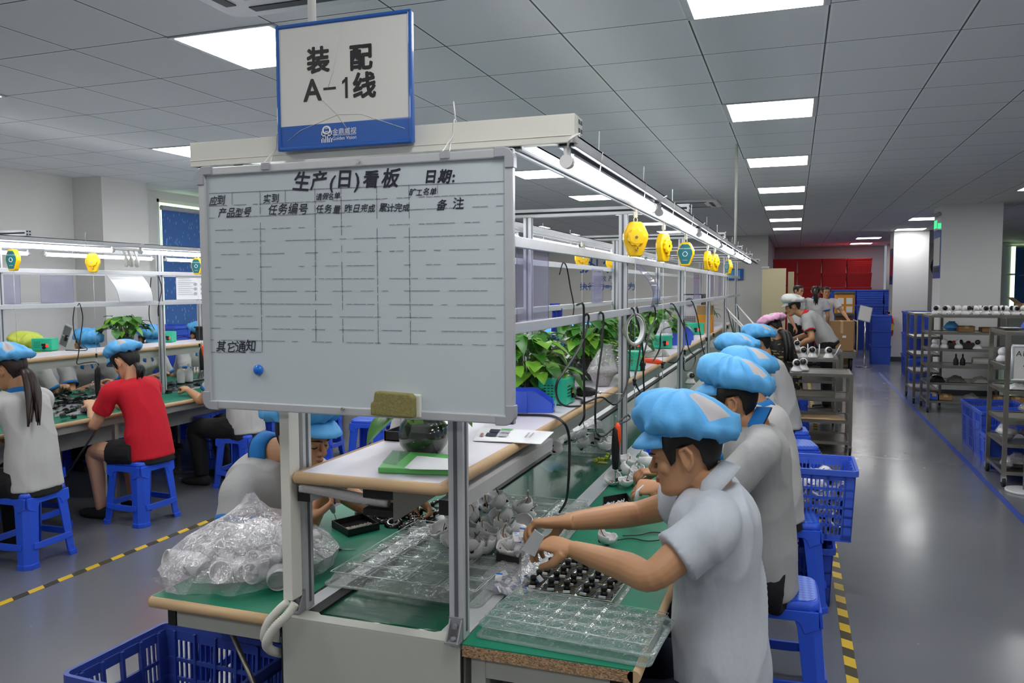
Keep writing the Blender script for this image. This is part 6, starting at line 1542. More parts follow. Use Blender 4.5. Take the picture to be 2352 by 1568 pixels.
Pq = [at(*q, z=.80) for q in ((1140, 1288), (1192, 1300), (1205, 1270), (1160, 1258))]
small_tray(Pq, .026, 'black', 'small black tray of screws in front of the white shell heap', ('screws', 120, lambda r: (r.random(), r.random())))
t = thing('tweezers', 'black handled tweezers lying on left bench by the white bag', 'tweezers', at(780, 1262, z=ZT+.003))
a, b, c = at(735, 1262, z=ZT+.004), at(783, 1262, z=ZT+.004), at(817, 1261, z=ZT+.003)
MB().tube([a, a.lerp(b, .5), b], [.003, .0042, .003], 8).build('handle', 'rubber', t); MB().tube([b, c], [.0024, .0008], 8).build('tip', 'chrome', t)
# bag of white housings
t = thing('bag_of_housings', 'big clear plastic bag of white round housings on left bench front', 'bag', (-1.62, 2.12, ZT))
def cup(c, R, s):
    m = MB(); m.lathe([(.026, -.03), (.030, -.028), (.034, -.012), (.036, .012), (.033, .028), (.0305, .030), (.0295, .027), (.032, .008), (.030, -.020), (.0, -.022)], c, 22, R=R); return m
cups = [(402, 1322, .0, .3), (432, 1332, .9, 0), (478, 1298, .2, 0), (512, 1330, -.3, 1), (455, 1335, 1.2, .6), (536, 1300, .4, .5), (590, 1322, .3, 0), (618, 1300, 1.1, .3), (560, 1335, .8, .2), (640, 1330, .6, 0), (500, 1260, .2, .3), (450, 1275, 1.3, 0), (560, 1262, .3, .2), (600, 1255, 1.2, .5), (640, 1268, .2, 0), (520, 1230, .9, 0), (570, 1225, .2, .3), (615, 1220, 1.0, .4), (480, 1240, .4, 0), (655, 1235, .3, .2), (700, 1265, .6, .3), (712, 1240, .2, 0), (680, 1290, 1.0, .2), (670, 1210, .7, .1), (545, 1205, .7, .2)]
pts_ = []
for i, (px, py, a1, a2) in enumerate(cups):
    f = (1340-py)/140; p = at(px, py, y=2.0+.30*max(0, f)+.02*(i % 3)); p.z = max(p.z, ZT+.036)
    cup(p, rot3(pi/2+a1*.7-.3, a2, a1*2-.6), 1).build('housing', 'white_plastic', t); pts_.append(p)
r_ = random.Random(31)
for i in range(34):
    a = r_.uniform(0, 2*pi); q = sqrt(r_.random()); h = r_.uniform(.03, .125); k = (1.0-h*3.6)*q
    p = V((-1.635+.17*k*cos(a), 2.115+.19*k*sin(a)+.02, ZT+.012+h)); cup(p, rot3(r_.uniform(0, 3), r_.uniform(0, 3), r_.uniform(0, 3)), 1).build('housing', 'white_plastic', t)
bag = MB()
H_ = [(.0, 1.0), (.012, 1.12), (.05, 1.14), (.09, 1.02), (.13, .80), (.165, .52), (.185, .28), (.215, .14), (.235, .09), (.25, .05)]
c0 = V((-1.635, 2.115, ZT)); rings = []
for k, (h, q) in enumerate(H_):
    ring = []
    for i in range(64):
        a = 2*pi*i/64; nzv = noise.noise(V((cos(a)*2.2, sin(a)*2.2, h*14)))
        cr = 1+.10*nzv+.03*abs(sin(11*a+h*30)); rx, ry = .205*q*cr, .225*q*cr
        ring.append(c0+V((rx*cos(a)*1.0+.03*sin(a)*q+(-.012 if k > 5 else 0), ry*sin(a)+.02*(k > 4), h+.004+.006*nzv*(k > 1))))
    rings.append(ring)
bag.rings(rings, 0, False, smooth=False)
bag.build('bag_film', 'clear_bag', t)
fl = MB(); a = at(372, 1322, y=1.96); P_ = [a+V((.03, .02, .035)), a, a+V((-.045, -.005, -.012)), a+V((-.01, .0, -.03)), a+V((.05, .02, -.03))]
fl.add(P_, [(0, 1, 2, 3, 4)]); a = at(735, 1225, y=2.42); fl.add([a+V((-.05, .0, .05)), a+V((.0, .02, .03)), a+V((.03, .02, -.02)), a+V((0, .0, -.05)), a+V((-.06, -.02, -.02))], [(0, 1, 2, 3, 4)])
fl.build('bag_corner', 'clear_bag', t)
# bag of flat cables on right bench
t = thing('bag_of_cables', 'clear bag of white and blue flat cable pieces on right bench', 'bag', at(1190, 1340, z=ZT))
r = random.Random(12); sq = MB()
def card(c, w, h, R, m):
    sq.cbox(c, (w, h, .0012), R=R, m=0); sq.cbox(V(c)+R @ V((0, h*.42, .0002)), (w, h*.18, .0016), R=R, m=1); sq.cbox(V(c)+R @ V((0, h*.15, .0002)), (w*.9, h*.05, .0016), R=R, m=2)
for i in range(34):
    px, py = r.uniform(1140, 1270), r.uniform(1265, 1362)
    if (px-1205)/70 < -.3 and py < 1300: py += 40
    p = at(px, py, z=ZT+.01+.035*r.random()*(1-abs(py-1315)/60)); card(p, .020, .024, rot3(r.uniform(-.8, .8), r.uniform(-.8, .8), r.uniform(0, 6)), 0)
o = sq.build('flat_cables', ['paper', 'magnet', 'wire_yellow'], t); o['kind'] = 'stuff'
bm = MB(); rings = []
Qb = [at(*q, z=ZT) for q in ((1098, 1348), (1150, 1368), (1200, 1372), (1262, 1320), (1290, 1282), (1240, 1268), (1185, 1285), (1130, 1318))]
cb = sum(Qb, V((0, 0, 0)))/len(Qb); base_ = spline(Qb+[Qb[0]], 5)[:-1]
for k, (h, q) in enumerate(((0, 1), (.012, 1.05), (.035, .85), (.052, .5), (.058, .15))):
    rings.append([cb+(p-cb)*q*(1+.08*noise.noise(p*40+V((0, 0, k))))+V((0, 0, h+.002+.005*noise.noise(p*30))) for p in base_])
bm.rings(rings, 0, True, smooth=False); bm.build('bag_film', 'clear_bag', t)
t = thing('cable_bundle', 'white and blue flat cables in a small open bag by left hand', 'cables', at(1190, 1270, z=.80))
sq = MB()
for i, (px, py) in enumerate(((1188, 1225), (1200, 1215), (1205, 1235), (1190, 1245), (1202, 1255), (1215, 1248), (1192, 1262))): card(at(px, py+8, y=2.36), .020, .03, rot3(1.1+r.uniform(-.3, .3), r.uniform(-.3, .3), r.uniform(-.6, .6)), 0)
sq.build('flat_cables', ['paper', 'magnet', 'wire_yellow'], t); sack_ = MB().tube([at(1190, 1278, y=2.36), at(1192, 1262, y=2.36), at(1193, 1240, y=2.36)], [.014, .024, .022], 14, caps=False, smooth=False); sack_.build('bag_film', 'clear_bag', t)
a = at(1240, 1228, y=2.14); solo(MB().add([at(1228, 1215, y=2.13), at(1250, 1232, y=2.12), at(1228, 1278, y=2.15), at(1197, 1262, y=2.16)], [(0, 1, 2, 3)]), 'cloth_piece', 'paper', 'small white cloth piece pinched in the fingers of nearest man', 'cloth', solid=.001)
solo(MB().tube([at(1238, 1198, y=2.33)+V((.0, .011*cos(a), .011*sin(a))) for a in [2*pi*i/14 for i in range(14)]], .0035, 6, closed=True), 'finger_tape', 'dirty_white', 'pale tape ring round the index finger of nearest man', 'tape')
cable([at(1418, 1240, z=ZT+.012), at(1450, 1236, z=ZT+.005), at(1490, 1242, z=ZT+.005), at(1540, 1236, z=ZT+.005)], 'thin black wire on the right bench from the dome, nearer one', 'black wires on the right bench', .0022)
cable([at(1430, 1230, z=ZT+.008), at(1470, 1228, z=ZT+.005), at(1500, 1222, z=ZT+.005), at(1545, 1226, z=ZT+.005)], 'thin black wire on the right bench from the dome, farther one', 'black wires on the right bench', .0022)
cable([at(1466, 1098, z=ZT+.008), at(1480, 1108, z=ZT+.005), at(1500, 1115, z=ZT+.005)], 'short black wire beside the farther shell heap on bench', 'black wires on the right bench', .003)
solo(MB().tube([at(1478, 1114, y=2.93), at(1464, 1128, y=2.93), at(1462, 1150, y=2.93)], [.002, .006, .012], 8), 'glue_tip', 'white_plastic', 'white dropper tip with yellow band held by second man', 'nozzle')
# yellow green connectors on the belt
t = thing('connector_strip', 'lime yellow plastic connectors lying on green belt', 'connector', at(1380, 1056, z=.742)); b = MB()
for px, py in ((1368, 1056), (1376, 1054), (1384, 1055), (1392, 1050), (1396, 1044)): b.cbox(at(px, py, z=.752), (.02, .016, .018), R=rot3(.3, .2, px*.1))
b.build('plastic_strip', 'lime', t, bevel=.003); solo(MB().cbox(at(1384, 1062, z=.744), (.05, .025, .004)), 'cable_end', 'wire_yellow', 'flat brown cable end under lime connectors', 'cable')
# ip cameras
def ip_cam(loc, rz, lab, group=None, s=1.0, _c={}):
    if s in _c: return dup(_c[s], loc, rz, lab, group)
    t = thing('security_camera', lab, 'camera', (0, 0, 0), group)
    MB().lathe([(.050*s, 0), (.052*s, .006*s), (.046*s, .016*s), (.034*s, .034*s), (.030*s, .045*s), (.0, .045*s)], (0, 0, 0), 24, sy=1.0).build('base', 'white_plastic', t, local=True)
    MB().ball((0, 0, .072*s), (.036*s, .036*s, .037*s), 20, 14).build('head', 'white_plastic', t, local=True)
    MB().lathe([(.0, .041*s), (.016*s, .041*s), (.024*s, .037*s), (.0275*s, .028*s), (.024*s, .022*s)], (0, 0, .074*s), 20, R=frame_to((0, -1, .12))).build('face_disc', 'black_gloss', t, local=True)
    MB().lathe([(0, .043*s), (.008*s, .043*s), (.008*s, .041*s)], (0, 0, .074*s), 12, R=frame_to((0, -1, .12))).build('lens', 'alu_dark', t, local=True)
    t.location = loc; t.rotation_euler = (0, 0, rz); _c[s] = t; return t
ip_cam(at(1586, 880, z=.742), .6, 'white camera with black face tilted on the far belt past third post', None)
ip_cam(at(1486, 965, z=.742), -.2, 'white camera with black round face on belt behind nearest blue cap', None)
# grey anti static bags on shelf and belt
def flat_bag(P4, h, lab, mat='clear_bag', nm='plastic_bag', seed=1):
    c = sum(P4, V((0, 0, 0)))/4; G = []
    for i in range(9):
        row = []
        for j in range(9):
            u, v = i/8, j/8; p = P4[0].lerp(P4[1], u).lerp(P4[3].lerp(P4[2], u), v); q = sin(pi*u)*sin(pi*v)
            row.append(p+V((0, 0, .003+h*q**.5*(1+.5*noise.noise(p*35+V((seed, 0, 0)))))))
        G.append(row)
    return solo(MB().grid(G, smooth=False), nm, mat, lab, 'bag', solid=.001)
flat_bag([at(*q, z=ZS) for q in ((1478, 822), (1538, 818), (1530, 806), (1482, 808))], .03, 'grey plastic bags lying on shelf left of third post', 'tape_silver', seed=2)
flat_bag([at(*q, z=.76) for q in ((1330, 985), (1395, 985), (1380, 968), (1340, 970))], .03, 'silver plastic bag on belt under the shelf apron', 'clear_bag', seed=3)
# ------------------------------------------------------------------ left line benches
pothos(-6.0, 5.98, ZS, 75, .20, .20, 'pothos in glass bowl on the left line shelf among blue caps', 31, .08, .10, group='potted pothos on the left line', droop=.04, lsize=.10)
t = thing('metal_case', 'open silver framed grey case panel leaning on the left line shelf', 'case', (-5.9, 5.25, ZS))
R = rot3(-.28, .12, -.45); c = V((-5.93, 5.27, ZS+.095))
MB().cbox(c, (.20, .012, .19), R=R).build('panel', 'alu_dark', t)
f = MB()
for o, d in (((0, -.002, .092), (.21, .018, .012)), ((0, -.002, -.092), (.21, .018, .012)), ((-.1, -.002, 0), (.012, .018, .19)), ((.1, -.002, 0), (.012, .018, .19)), ((0, -.004, 0), (.2, .016, .008))): f.cbox(c+R @ V(o), d, R=R)
f.build('case_rim', 'alu', t)
MB().cbox(c+R @ V((.04, -.016, -.01)), (.018, .02, .05), R=R).build('latch', 'black', t)
t = thing('black_box', 'small black box on left line shelf at whiteboard edge', 'box', (-5.45, 6.45, ZS)); MB().box(-5.52, 6.38, ZS, -5.38, 6.52, ZS+.13).build('case', 'black', t, bevel=.003); MB().box(-5.53, 6.37, ZS+.12, -5.37, 6.53, ZS+.135).build('lid', 'rubber', t, bevel=.002)
solo(MB().tube(spline([at(400, 778, z=ZS+.01), at(420, 772, z=ZS+.02), at(438, 775, z=ZS+.01)]), [.008]*13, 6), 'cable_coil', 'blue_cloth', 'dark blue cable bundle on left line shelf beside plain green box', 'cable')
solo(MB().lathe([(.008, 0), (.010, .004), (.006, .012), (.010, .018), (.004, .024)], at(333, 787, z=ZS), 12), 'metal_standoff', 'chrome', 'small metal standoff standing on left line shelf by the blue cap', 'standoff')
# black moulded parts in trays on the near bench
r = random.Random(4); g = 'black moulded parts on the left line bench'
for k, (px, py) in enumerate([(x_, y_) for y_ in (905, 915, 925, 935, 945) for x_ in (140, 158, 176, 194)]+[(150, 955), (170, 957), (135, 910), (205, 915)]):
    p = at(px+r.uniform(-5, 5), py, z=ZT+.008+.012*(k % 3)); b = MB()
    R = rot3(r.uniform(-.4, .4), r.uniform(-.4, .4), r.uniform(0, 3)); b.cbox(p, (.085, .04, .010), R=R); b.cbox(p+R @ V((.02, 0, .008)), (.03, .032, .012), R=R); b.tube([p+R @ V((-.03, -.015, .008)), p+R @ V((-.03, .015, .008))], .006, 8)
    solo(b, 'moulded_part', 'black_gloss', 'shiny black moulded part in the heap before long haired woman', 'plastic part', g)
for k, (px, py) in enumerate(((155, 890), (185, 888), (205, 882), (150, 900))):
    p = at(px, py+12, z=ZT+.01); led_ring(p, (r.uniform(-.4, .4), .2, r.uniform(0, 6)), 'black LED ring part in heap on left line bench', 'black LED ring parts on left line')
flat_bag([at(*q, z=ZT) for q in ((125, 958), (205, 950), (195, 930), (130, 936))], .035, 'clear bag over black parts on the left line bench', 'clear_bag', seed=7)
t = thing('plastic_cup', 'clear plastic cup in front of the opposite worker', 'cup', at(215, 900, z=ZT)); p = at(215, 902, z=ZT)
MB().lathe([(.03, .002), (.034, .06), (.036, .075)], p, 20, caps=False).build('cup_wall', 'clear', t, solid=.0015); MB().lathe([(.027, .003), (.027, .02), (0, .02)], p, 16).build('parts', 'wire_red', t)
flat_bag([at(*q, z=ZT) for q in ((225, 905), (275, 895), (268, 868), (232, 872))], .06, 'grey plastic bag of parts beside red shirted woman', 'clear_bag', seed=9)
for k, (px, py) in enumerate(((384, 900), (400, 895), (418, 892), (436, 888), (452, 884), (395, 880), (415, 876), (435, 872), (385, 890))):
    p = at(px, py, z=ZT+.012); b = MB(); R = rot3(.2, .1, k*.6); b.cbox(p, (.07, .05, .018), R=R); b.lathe([(.012, .009), (.012, .02), (0, .022)], p, 10, R=R)
    solo(b, 'moulded_part', 'alu_dark' if k % 2 else 'black_gloss', 'dark part in the heap right of red shirted woman', 'plastic part', 'dark parts right of the red shirted woman')
for k, (px, py) in enumerate(((415, 845), (434, 842))):
    p = at(px, py, z=ZT); t = thing('white_bottle', 'white bottle of two on left line far bench, %s one' % ('left' if k == 0 else 'right'), 'bottle', at(px, py, x=-5.62), 'white bottles on the left line')
    p = at(px, py+16, x=-5.62); p.z = ZT
    MB().lathe([(.035, 0), (.038, .01), (.038, .10), (.03, .125), (.013, .135), (.012, .15)], p, 18).build('bottle_body', 'white_plastic', t); MB().lathe([(.014, .148), (.014, .172), (.006, .178)], p, 14).build('cap', 'paper', t)
for k in range(6):
    p = at(440+7*(k % 3), 858-5*(k//3), z=ZT+.01); solo(MB().cyl(p, p+V((0, 0, .05)), .009, n=10), 'small_bottle', 'white_plastic', 'tiny white vial in the group on left line bench at board edge', 'vial', 'tiny white vials')
# ------------------------------------------------------------------ right side of the hall
def rack(x0, x1, y0, y1, zs, lab, nm='steel_rack', cat='rack', lip=.03, casters=True, group=None):
    t = thing(nm, lab, cat, ((x0+x1)/2, (y0+y1)/2, 0), group); zt = zs[-1]
    for x in (x0, x1):
        for y in (y0, y1): MB().box(x-.016, y-.016, .09 if casters else 0, x+.016, y+.016, zt).build('post', 'steel', t)
    for z in zs:
        b = MB().box(x0, y0, z-.012, x1, y1, z-.008)
        for a in ((x0, y0-.012, x1, y0+.012), (x0, y1-.012, x1, y1+.012), (x0-.012, y0, x0+.012, y1), (x1-.012, y0, x1+.012, y1)): b.box(a[0], a[1], z-lip, a[2], a[3], z)
        b.build('shelf_tray', 'steel', t)
    if casters:
        for x in (x0, x1):
            for y in (y0, y1): MB().cyl((x-.012, y, .04), (x+.012, y, .04), .04, n=16).build('caster', 'rubber', t); MB().box(x-.018, y-.02, .04, x+.018, y+.02, .09).build('caster_fork', 'chrome', t)
    return t
# long rack with the row of cameras
RA = rack(1.68, 3.4, 11.75, 12.35, [.16, .40, .62, .84, 1.06, 1.28], 'long steel rack with a row of white cameras on its top shelf')
rack(1.62, 1.95, 12.6, 13.4, [.2, .45, .7, .95, 1.28], 'steel rack end on behind the long rack, near the pillar')
def round_cam(loc, rz, lab, group, _c=[]):
    if _c: return dup(_c[0], loc, rz, lab, group)
    t = thing('camera_unit', lab, 'camera', (0, 0, 0), group)
    MB().lathe([(.046, 0), (.052, .012), (.050, .03), (.040, .046), (.032, .055), (0, .055)], (0, 0, 0), 20).build('base', 'white_plastic', t, local=True)
    MB().ball((0, 0, .085), (.040, .040, .042), 18, 12).build('head', 'white_plastic', t, local=True)
    MB().lathe([(0, .046), (.018, .045), (.028, .040), (.031, .031), (.028, .024)], (0, 0, .087), 18, R=frame_to((0, -1, .1))).build('face_disc', 'black_gloss', t, local=True)
    MB().cyl((.030, -.038, .02), (.031, -.046, .02), .006, n=8).build('sensor', 'black', t, local=True)
    t.location = loc; t.rotation_euler = (0, 0, rz); _c.append(t); return t
r = random.Random(9); g = 'white cameras along the long rack top'
for i in range(15):
    round_cam((1.76+.115*i, 11.86, 1.281), r.uniform(-1.6, 1.6), 'white round camera with black face in the front row on top of long rack', g)
for i in range(13):
    round_cam((1.80+.125*i, 12.02, 1.281), r.uniform(-1.6, 1.6), 'white round camera in the second row on top of long rack', g+', second row')
g = 'white cameras on the third shelf'
for i, (x, rz) in enumerate(((1.76, 3.0), (1.87, 2.8))): round_cam((x, 11.85, .842), rz, 'white round camera seen from behind at left end of third shelf', g)
round_cam((2.04, 11.85, .842), .8, 'white round camera with black face turned right on third shelf', None)
ip_cam((2.26, 11.85, .842), -.3, 'single white camera on wide base on third shelf of long rack', None, 1.15)
def carton(x0, x1, y0, y1, z0, h, lab, mat='carton', open_=True, group=None):
    t = thing('cardboard_box', lab, 'box', ((x0+x1)/2, (y0+y1)/2, z0), group); b = MB()
    b.box(x0, y0, z0, x1, y0+.004, z0+h).box(x0, y1-.004, z0, x1, y1, z0+h).box(x0, y0, z0, x0+.004, y1, z0+h).box(x1-.004, y0, z0, x1, y1, z0+h).box(x0, y0, z0, x1, y1, z0+.004)
    if not open_: b.box(x0, y0, z0+h-.004, x1, y1, z0+h)
    b.build('box_body', mat, t)
    f = MB()
    if open_:
        w = (x1-x0)*.4
        f.add([(x0, y0, z0+h), (x0, y1, z0+h), (x0-w*.7, y1, z0+h+w*.6), (x0-w*.7, y0, z0+h+w*.6)], [(0, 1, 2, 3)]); f.build('flap', mat, t, solid=.004)
        f = MB(); f.add([(x1, y0, z0+h), (x1, y1, z0+h), (x1+w*.5, y1, z0+h+w*.8), (x1+w*.5, y0, z0+h+w*.8)], [(0, 1, 2, 3)]); f.build('flap', mat, t, solid=.004)
    else: f.box((x0+x1)/2-.025, y0-.001, z0+h*.6, (x0+x1)/2+.025, y1, z0+h+.001); f.build('packing_tape', 'edge_beige', t)
    return t
carton(2.90, 3.24, 12.5, 12.9, 1.05, .47, 'open brown cardboard box with raised flaps behind the camera row') if 0 else None
rack(2.75, 3.5, 12.6, 13.1, [.3, .8, 1.24], 'steel rack behind the long rack carrying the open brown box')
carton(2.92, 3.28, 12.65, 13.0, 1.245, .17, 'open brown cardboard box with raised flaps behind the camera row')
g = 'small brown cartons on the rack'
carton(2.03, 2.22, 11.85, 12.05, 1.061, .075, 'small brown carton beside blue bag on second shelf', group=g, open_=False); carton(2.30, 2.55, 11.85, 12.05, 1.061, .06, 'long low brown carton in middle of second shelf', group=g, open_=False)
carton(1.82, 1.98, 11.8, 11.95, .161, .07, 'small brown carton on bottom shelf next to blue carton', group=g, open_=False)
for x in (2.45, 2.65, 2.85): carton(x, x+.15, 11.82, 12.0, .161, .07, 'small brown carton on bottom shelf, right part', group=g, open_=False)
carton(1.72, 1.81, 11.8, 11.95, .161, .08, 'small blue and white carton at left end of bottom shelf', 'blue_crate', False)
sack((1.98, 12.05, 1.061), .11, .09, .13, 'blue_crate', 'cap_blue', 'blue plastic bag on second shelf of long rack', 'plastic_bag', seed=3)
for k, (x, z, lab) in enumerate(((2.02, .621, 'small black bottle on fourth shelf, left of two'), (2.10, .621, 'small black bottle on fourth shelf, right of two'))):
    t = thing('black_bottle', lab, 'bottle', (x, 11.9, z), 'black bottles on the rack'); MB().lathe([(.03, 0), (.032, .01), (.03, .07), (.012, .10), (.008, .13)], (x, 11.9, z), 14).build('bottle_body', 'black', t); MB().lathe([(.010, .125), (.010, .14), (.005, .15)], (x, 11.9, z), 10).build('cap', 'rubber', t)
t = thing('film_roll', 'roll of pale bubble wrap lying on fourth shelf', 'roll', (2.5, 11.95, .62)); MB().cyl((2.22, 11.95, .675), (2.85, 11.95, .675), .052, n=20).build('roll', 'dirty_white', t); MB().cyl((2.215, 11.95, .675), (2.855, 11.95, .675), .02, n=14).build('core', 'carton', t)
for i, (x, z, m, lab) in enumerate(((1.78, .401, 'black', 'dark crumpled bag on fifth shelf, left end'), (2.02, .401, 'grey_sack', 'dark grey bag on fifth shelf, middle'), (2.3, .401, 'tape_silver', 'silver bag on fifth shelf, right'), (2.2, .161, 'clear_bag', 'clear plastic bag on bottom shelf of long rack'))):
    flat_bag([V((x-.09, 11.8, z)), V((x+.12, 11.8, z)), V((x+.12, 12.05, z)), V((x-.09, 12.05, z))], .07, lab, m, seed=i)
t = thing('parts_tray', 'grey tray with red and black tools on third shelf back', 'tray', (2.1, 12.15, .842)); MB().box(1.95, 12.1, .842, 2.3, 12.28, .90).build('tray_body', 'alu_dark', t)
for x, m in ((1.98, 'black'), (2.03, 'led_red'), (2.2, 'wire_red')): MB().ball((x, 12.13, .91), (.03, .03, .022), 10, 6).build('part', m if m != 'led_red' else 'orange', t)
# near rack at the right edge
RB = rack(1.66, 2.7, 7.55, 8.15, [.13, .36, .55, .80, 1.0, 1.285], 'steel rack at the right picture edge with bags on its shelves')
bin_box((1.98, 7.85, 1.286), (.3, .26, .075), pi/2, 'blue bin on top of the near rack at right picture edge', None, 'blue_crate', False)
t = thing('black_tablet', 'flat black tray lying on top corner of the near rack', 'tray', (1.82, 8.0, 1.286)); MB().box(1.70, 7.9, 1.286, 1.85, 8.1, 1.297).build('tray_body', 'black', t, bevel=.003); MB().box(1.71, 7.91, 1.297, 1.84, 8.09, 1.30).build('sheet', 'paper', t)
for i, (x, y, z, rx, h, mi, lab) in enumerate(((1.73, 7.8, .361, .09, .17, 'paper', 'clear bag with white parts on second lowest shelf of near rack'), (1.93, 7.8, .361, .12, .15, 'grey_sack', 'bag of dark grey granules on second lowest shelf of near rack'), (1.80, 7.75, .131, .10, .12, 'grey_sack', 'sack of grey screws on lowest shelf of near rack'), (2.0, 7.75, .131, .10, .13, 'screws', 'clear bag of metal parts on lowest shelf by sign pole'), (1.93, 7.8, .551, .13, .20, 'screws', 'clear bag of silver parts leaning on third shelf of near rack'), (1.70, 7.66, .131, .05, .11, 'tape_silver', 'crumpled grey bag hanging out of lowest shelf corner'))):
    sack((x, y, z), rx, .10, h, mi, 'clear_bag', lab, 'parts_bag', seed=40+i)
t = thing('glass_jar', 'clear jar with dark parts on middle shelf of near rack', 'jar', (1.85, 7.8, .801)); MB().lathe([(.05, 0), (.052, .01), (.052, .12), (.045, .13)], (1.85, 7.8, .801), 20, caps=False).build('jar_wall', 'clear', t, solid=.002); MB().lathe([(.046, .004), (.046, .03), (0, .03)], (1.85, 7.8, .801), 16).build('parts', 'black', t)
flat_bag([V((1.7, 7.62, .801)), V((1.95, 7.62, .801)), V((1.9, 7.9, .801)), V((1.7, 7.9, .801))], .03, 'white paper sheets and bags on middle shelf of near rack', 'paper', seed=4)
for i, x in enumerate((1.72, 1.85)): round_cam((x, 8.0, 1.002), 2.6, 'white camera unit on second shelf of near rack, %s one' % ('left' if i == 0 else 'right'), 'cameras in the near rack')
sack((1.95, 8.0, 1.002), .07, .06, .2, 'paper', 'clear_bag', 'white plastic bag standing under the near rack top by blue bin', 'plastic_bag', seed=50)
# sign stand
t = thing('sign_stand', 'floor standing white sign reading A1-A2 beside the near rack', 'sign', (1.78, 7.4, 0))
MB().cyl((1.78, 7.4, 0), (1.78, 7.4, .02), .14, n=32).build('foot_plate', 'white_plastic', t); MB().cyl((1.78, 7.4, .02), (1.78, 7.4, 1.0), .016, n=14).build('pole', 'steel', t); MB().cyl((1.78, 7.4, .56), (1.78, 7.4, .64), .022, n=14).build('clamp', 'black', t)
MB().box(1.66, 7.375, .915, 2.03, 7.385, 1.175).build('panel', 'sign_white', t)
f = MB()
for a, b in (((1.65, .91), (2.04, .91)), ((1.65, 1.18), (2.04, 1.18))): f.cyl((a[0], 7.38, a[1]), (b[0], 7.38, b[1]), .013, n=10)
for x in (1.655, 2.035): f.cyl((x, 7.38, .91), (x, 7.38, 1.18), .012, n=10)
f.build('frame', 'alu', t)
tx = MB(); add_text(tx, 'A1-A2 线', .06, (1.79, 7.373, 1.10), (1, 0, 0), (.05, 0, 1), spacing=.95); add_text(tx, '周转区', .062, (1.82, 7.373, 1.02), (1, 0, 0), (.05, 0, 1)); tx.box(1.78, 7.372, .965, 1.85, 7.373, .968); tx.build('handwriting', 'ink', t)
# crates by the rack
crate((1.95, 9.35, 0), (.5, .62, .46), 'blue_dark', 'dark blue slotted crate on floor behind the bright blue crates', None, 0, 'slot', 4)
crate((1.98, 8.82, 0), (.58, .40, .47), 'blue_crate', 'bright blue slotted crate on floor behind near rack', None, 0, 'slot', 5)
crate((1.96, 8.42, 0), (.56, .38, .30), 'blue_crate', 'low solid blue crate on floor behind near rack, nearest one', None, 0, 'rib', 2)
g = 'blue crate stacks beside the far pillar'
for i in range(3):
    for j in range(2):
        crate((2.12+.02*j, 15.9+.75*j, .40*i), (.40, .62, .395), 'blue_dark' if (i+j) % 2 else 'blue_crate', 'blue crate left of the camera rack, %s of %s stack' % (('bottom', 'middle', 'top')[i], ('near', 'far')[j]), g, 0, 'slot', 4)
        crate((2.60, 15.9+.75*j, .40*i), (.50, .62, .395), 'blue_crate', 'blue crate behind the camera rack, %s of %s stack' % (('bottom', 'middle', 'top')[i], ('near', 'far')[j]), g, 0, 'slot', 4)
# trolleys in front of the aisle
TA = rack(-.02, .54, 8.5, 9.05, [.13, .34, .56, .80], 'steel trolley with white cameras, nearest in the aisle', 'steel_trolley', 'trolley')
rack(-.05, .46, 9.5, 10.3, [.2, .42, .62, .86], 'steel trolley behind the nearest one, cameras on top', 'steel_trolley', 'trolley')
rack(-.02, .56, 10.6, 11.1, [.3, .6, .86], 'third steel trolley under hands of the leaning man', 'steel_trolley', 'trolley')
flat_bag([V((.05, 8.48, .342)), V((.5, 8.48, .342)), V((.48, 8.8, .342)), V((.08, 8.8, .342))], .02, 'brown cardboard sheets on second lowest tray of nearest trolley', 'edge_beige', seed=3)
g = 'white cameras on the trolleys'
for x, y, z, rz, lab in ((.03, 8.65, .801, .2, 'white twin camera on nearest trolley front left'), (.10, 8.8, .801, -.2, 'white camera right behind the front left one'), (.10, 9.62, .861, .3, 'white camera on second trolley, leftmost'), (.20, 9.66, .861, -.1, 'white camera with aerials in middle of second trolley'), (.37, 9.66, .861, .25, 'white camera at right of second trolley with slanted aerial'), (.04, 10.8, .861, 0, 'white camera on third trolley in front of leaning man'), (-.03, 9.7, .861, .7, 'white camera hidden by shoulder of fifth worker')):
    c = ip_cam((x, y, z), rz, lab, g, 1.15)
def aerial(x, y, z, dx, lab): solo(MB().tube([(x, y, z), (x+dx*.5, y, z+.06), (x+dx, y, z+.15)], [.006, .007, .006], 8), 'aerial', 'white_plastic', lab, 'aerial', 'loose white camera aerials')
aerial(.155, 9.70, .862, -.005, 'white aerial rising behind the leftmost camera of second trolley'); aerial(.27, 9.70, .862, .005, 'white aerial rising right of the middle camera'); aerial(.415, 9.68, .862, .08, 'slanted white aerial at right end of second trolley'); aerial(.08, 10.85, .862, -.04, 'white aerial by the camera under leaning man')
# cartons on a pallet trolley
yc = 17.2; xa, xb = at(1906, 760, y=yc).x, at(1962, 760, y=yc).x; zb_ = at(1930, 806, y=yc).z; zt_ = at(1930, 738, y=yc).z
t = thing('platform_trolley', 'platform trolley with pale yellow handle under big brown carton', 'trolley', ((xa+xb)/2, yc+.3, 0))
MB().box(xa-.03, yc, zb_-.14, xb+.05, yc+.7, zb_-.004).build('platform', 'steel', t); MB().tube(spline([(xb+.06, yc+.05, zb_-.05), (xb+.06, yc+.05, zt_-.05), (xb+.05, yc+.15, zt_), (xb+.02, yc+.55, zt_), (xb+.04, yc+.65, zt_-.05), (xb+.05, yc+.65, zb_)], 4), .012, 10).build('handle', 'wire_yellow', t)
for x in (xa+.04, xb-.04):
    for y in (yc+.1, yc+.6): MB().cyl((x-.02, y, .11), (x+.02, y, .11), .11, n=16).box(x-.03, y-.03, .18, x+.03, y+.03, zb_-.13).build('caster', 'rubber', t)
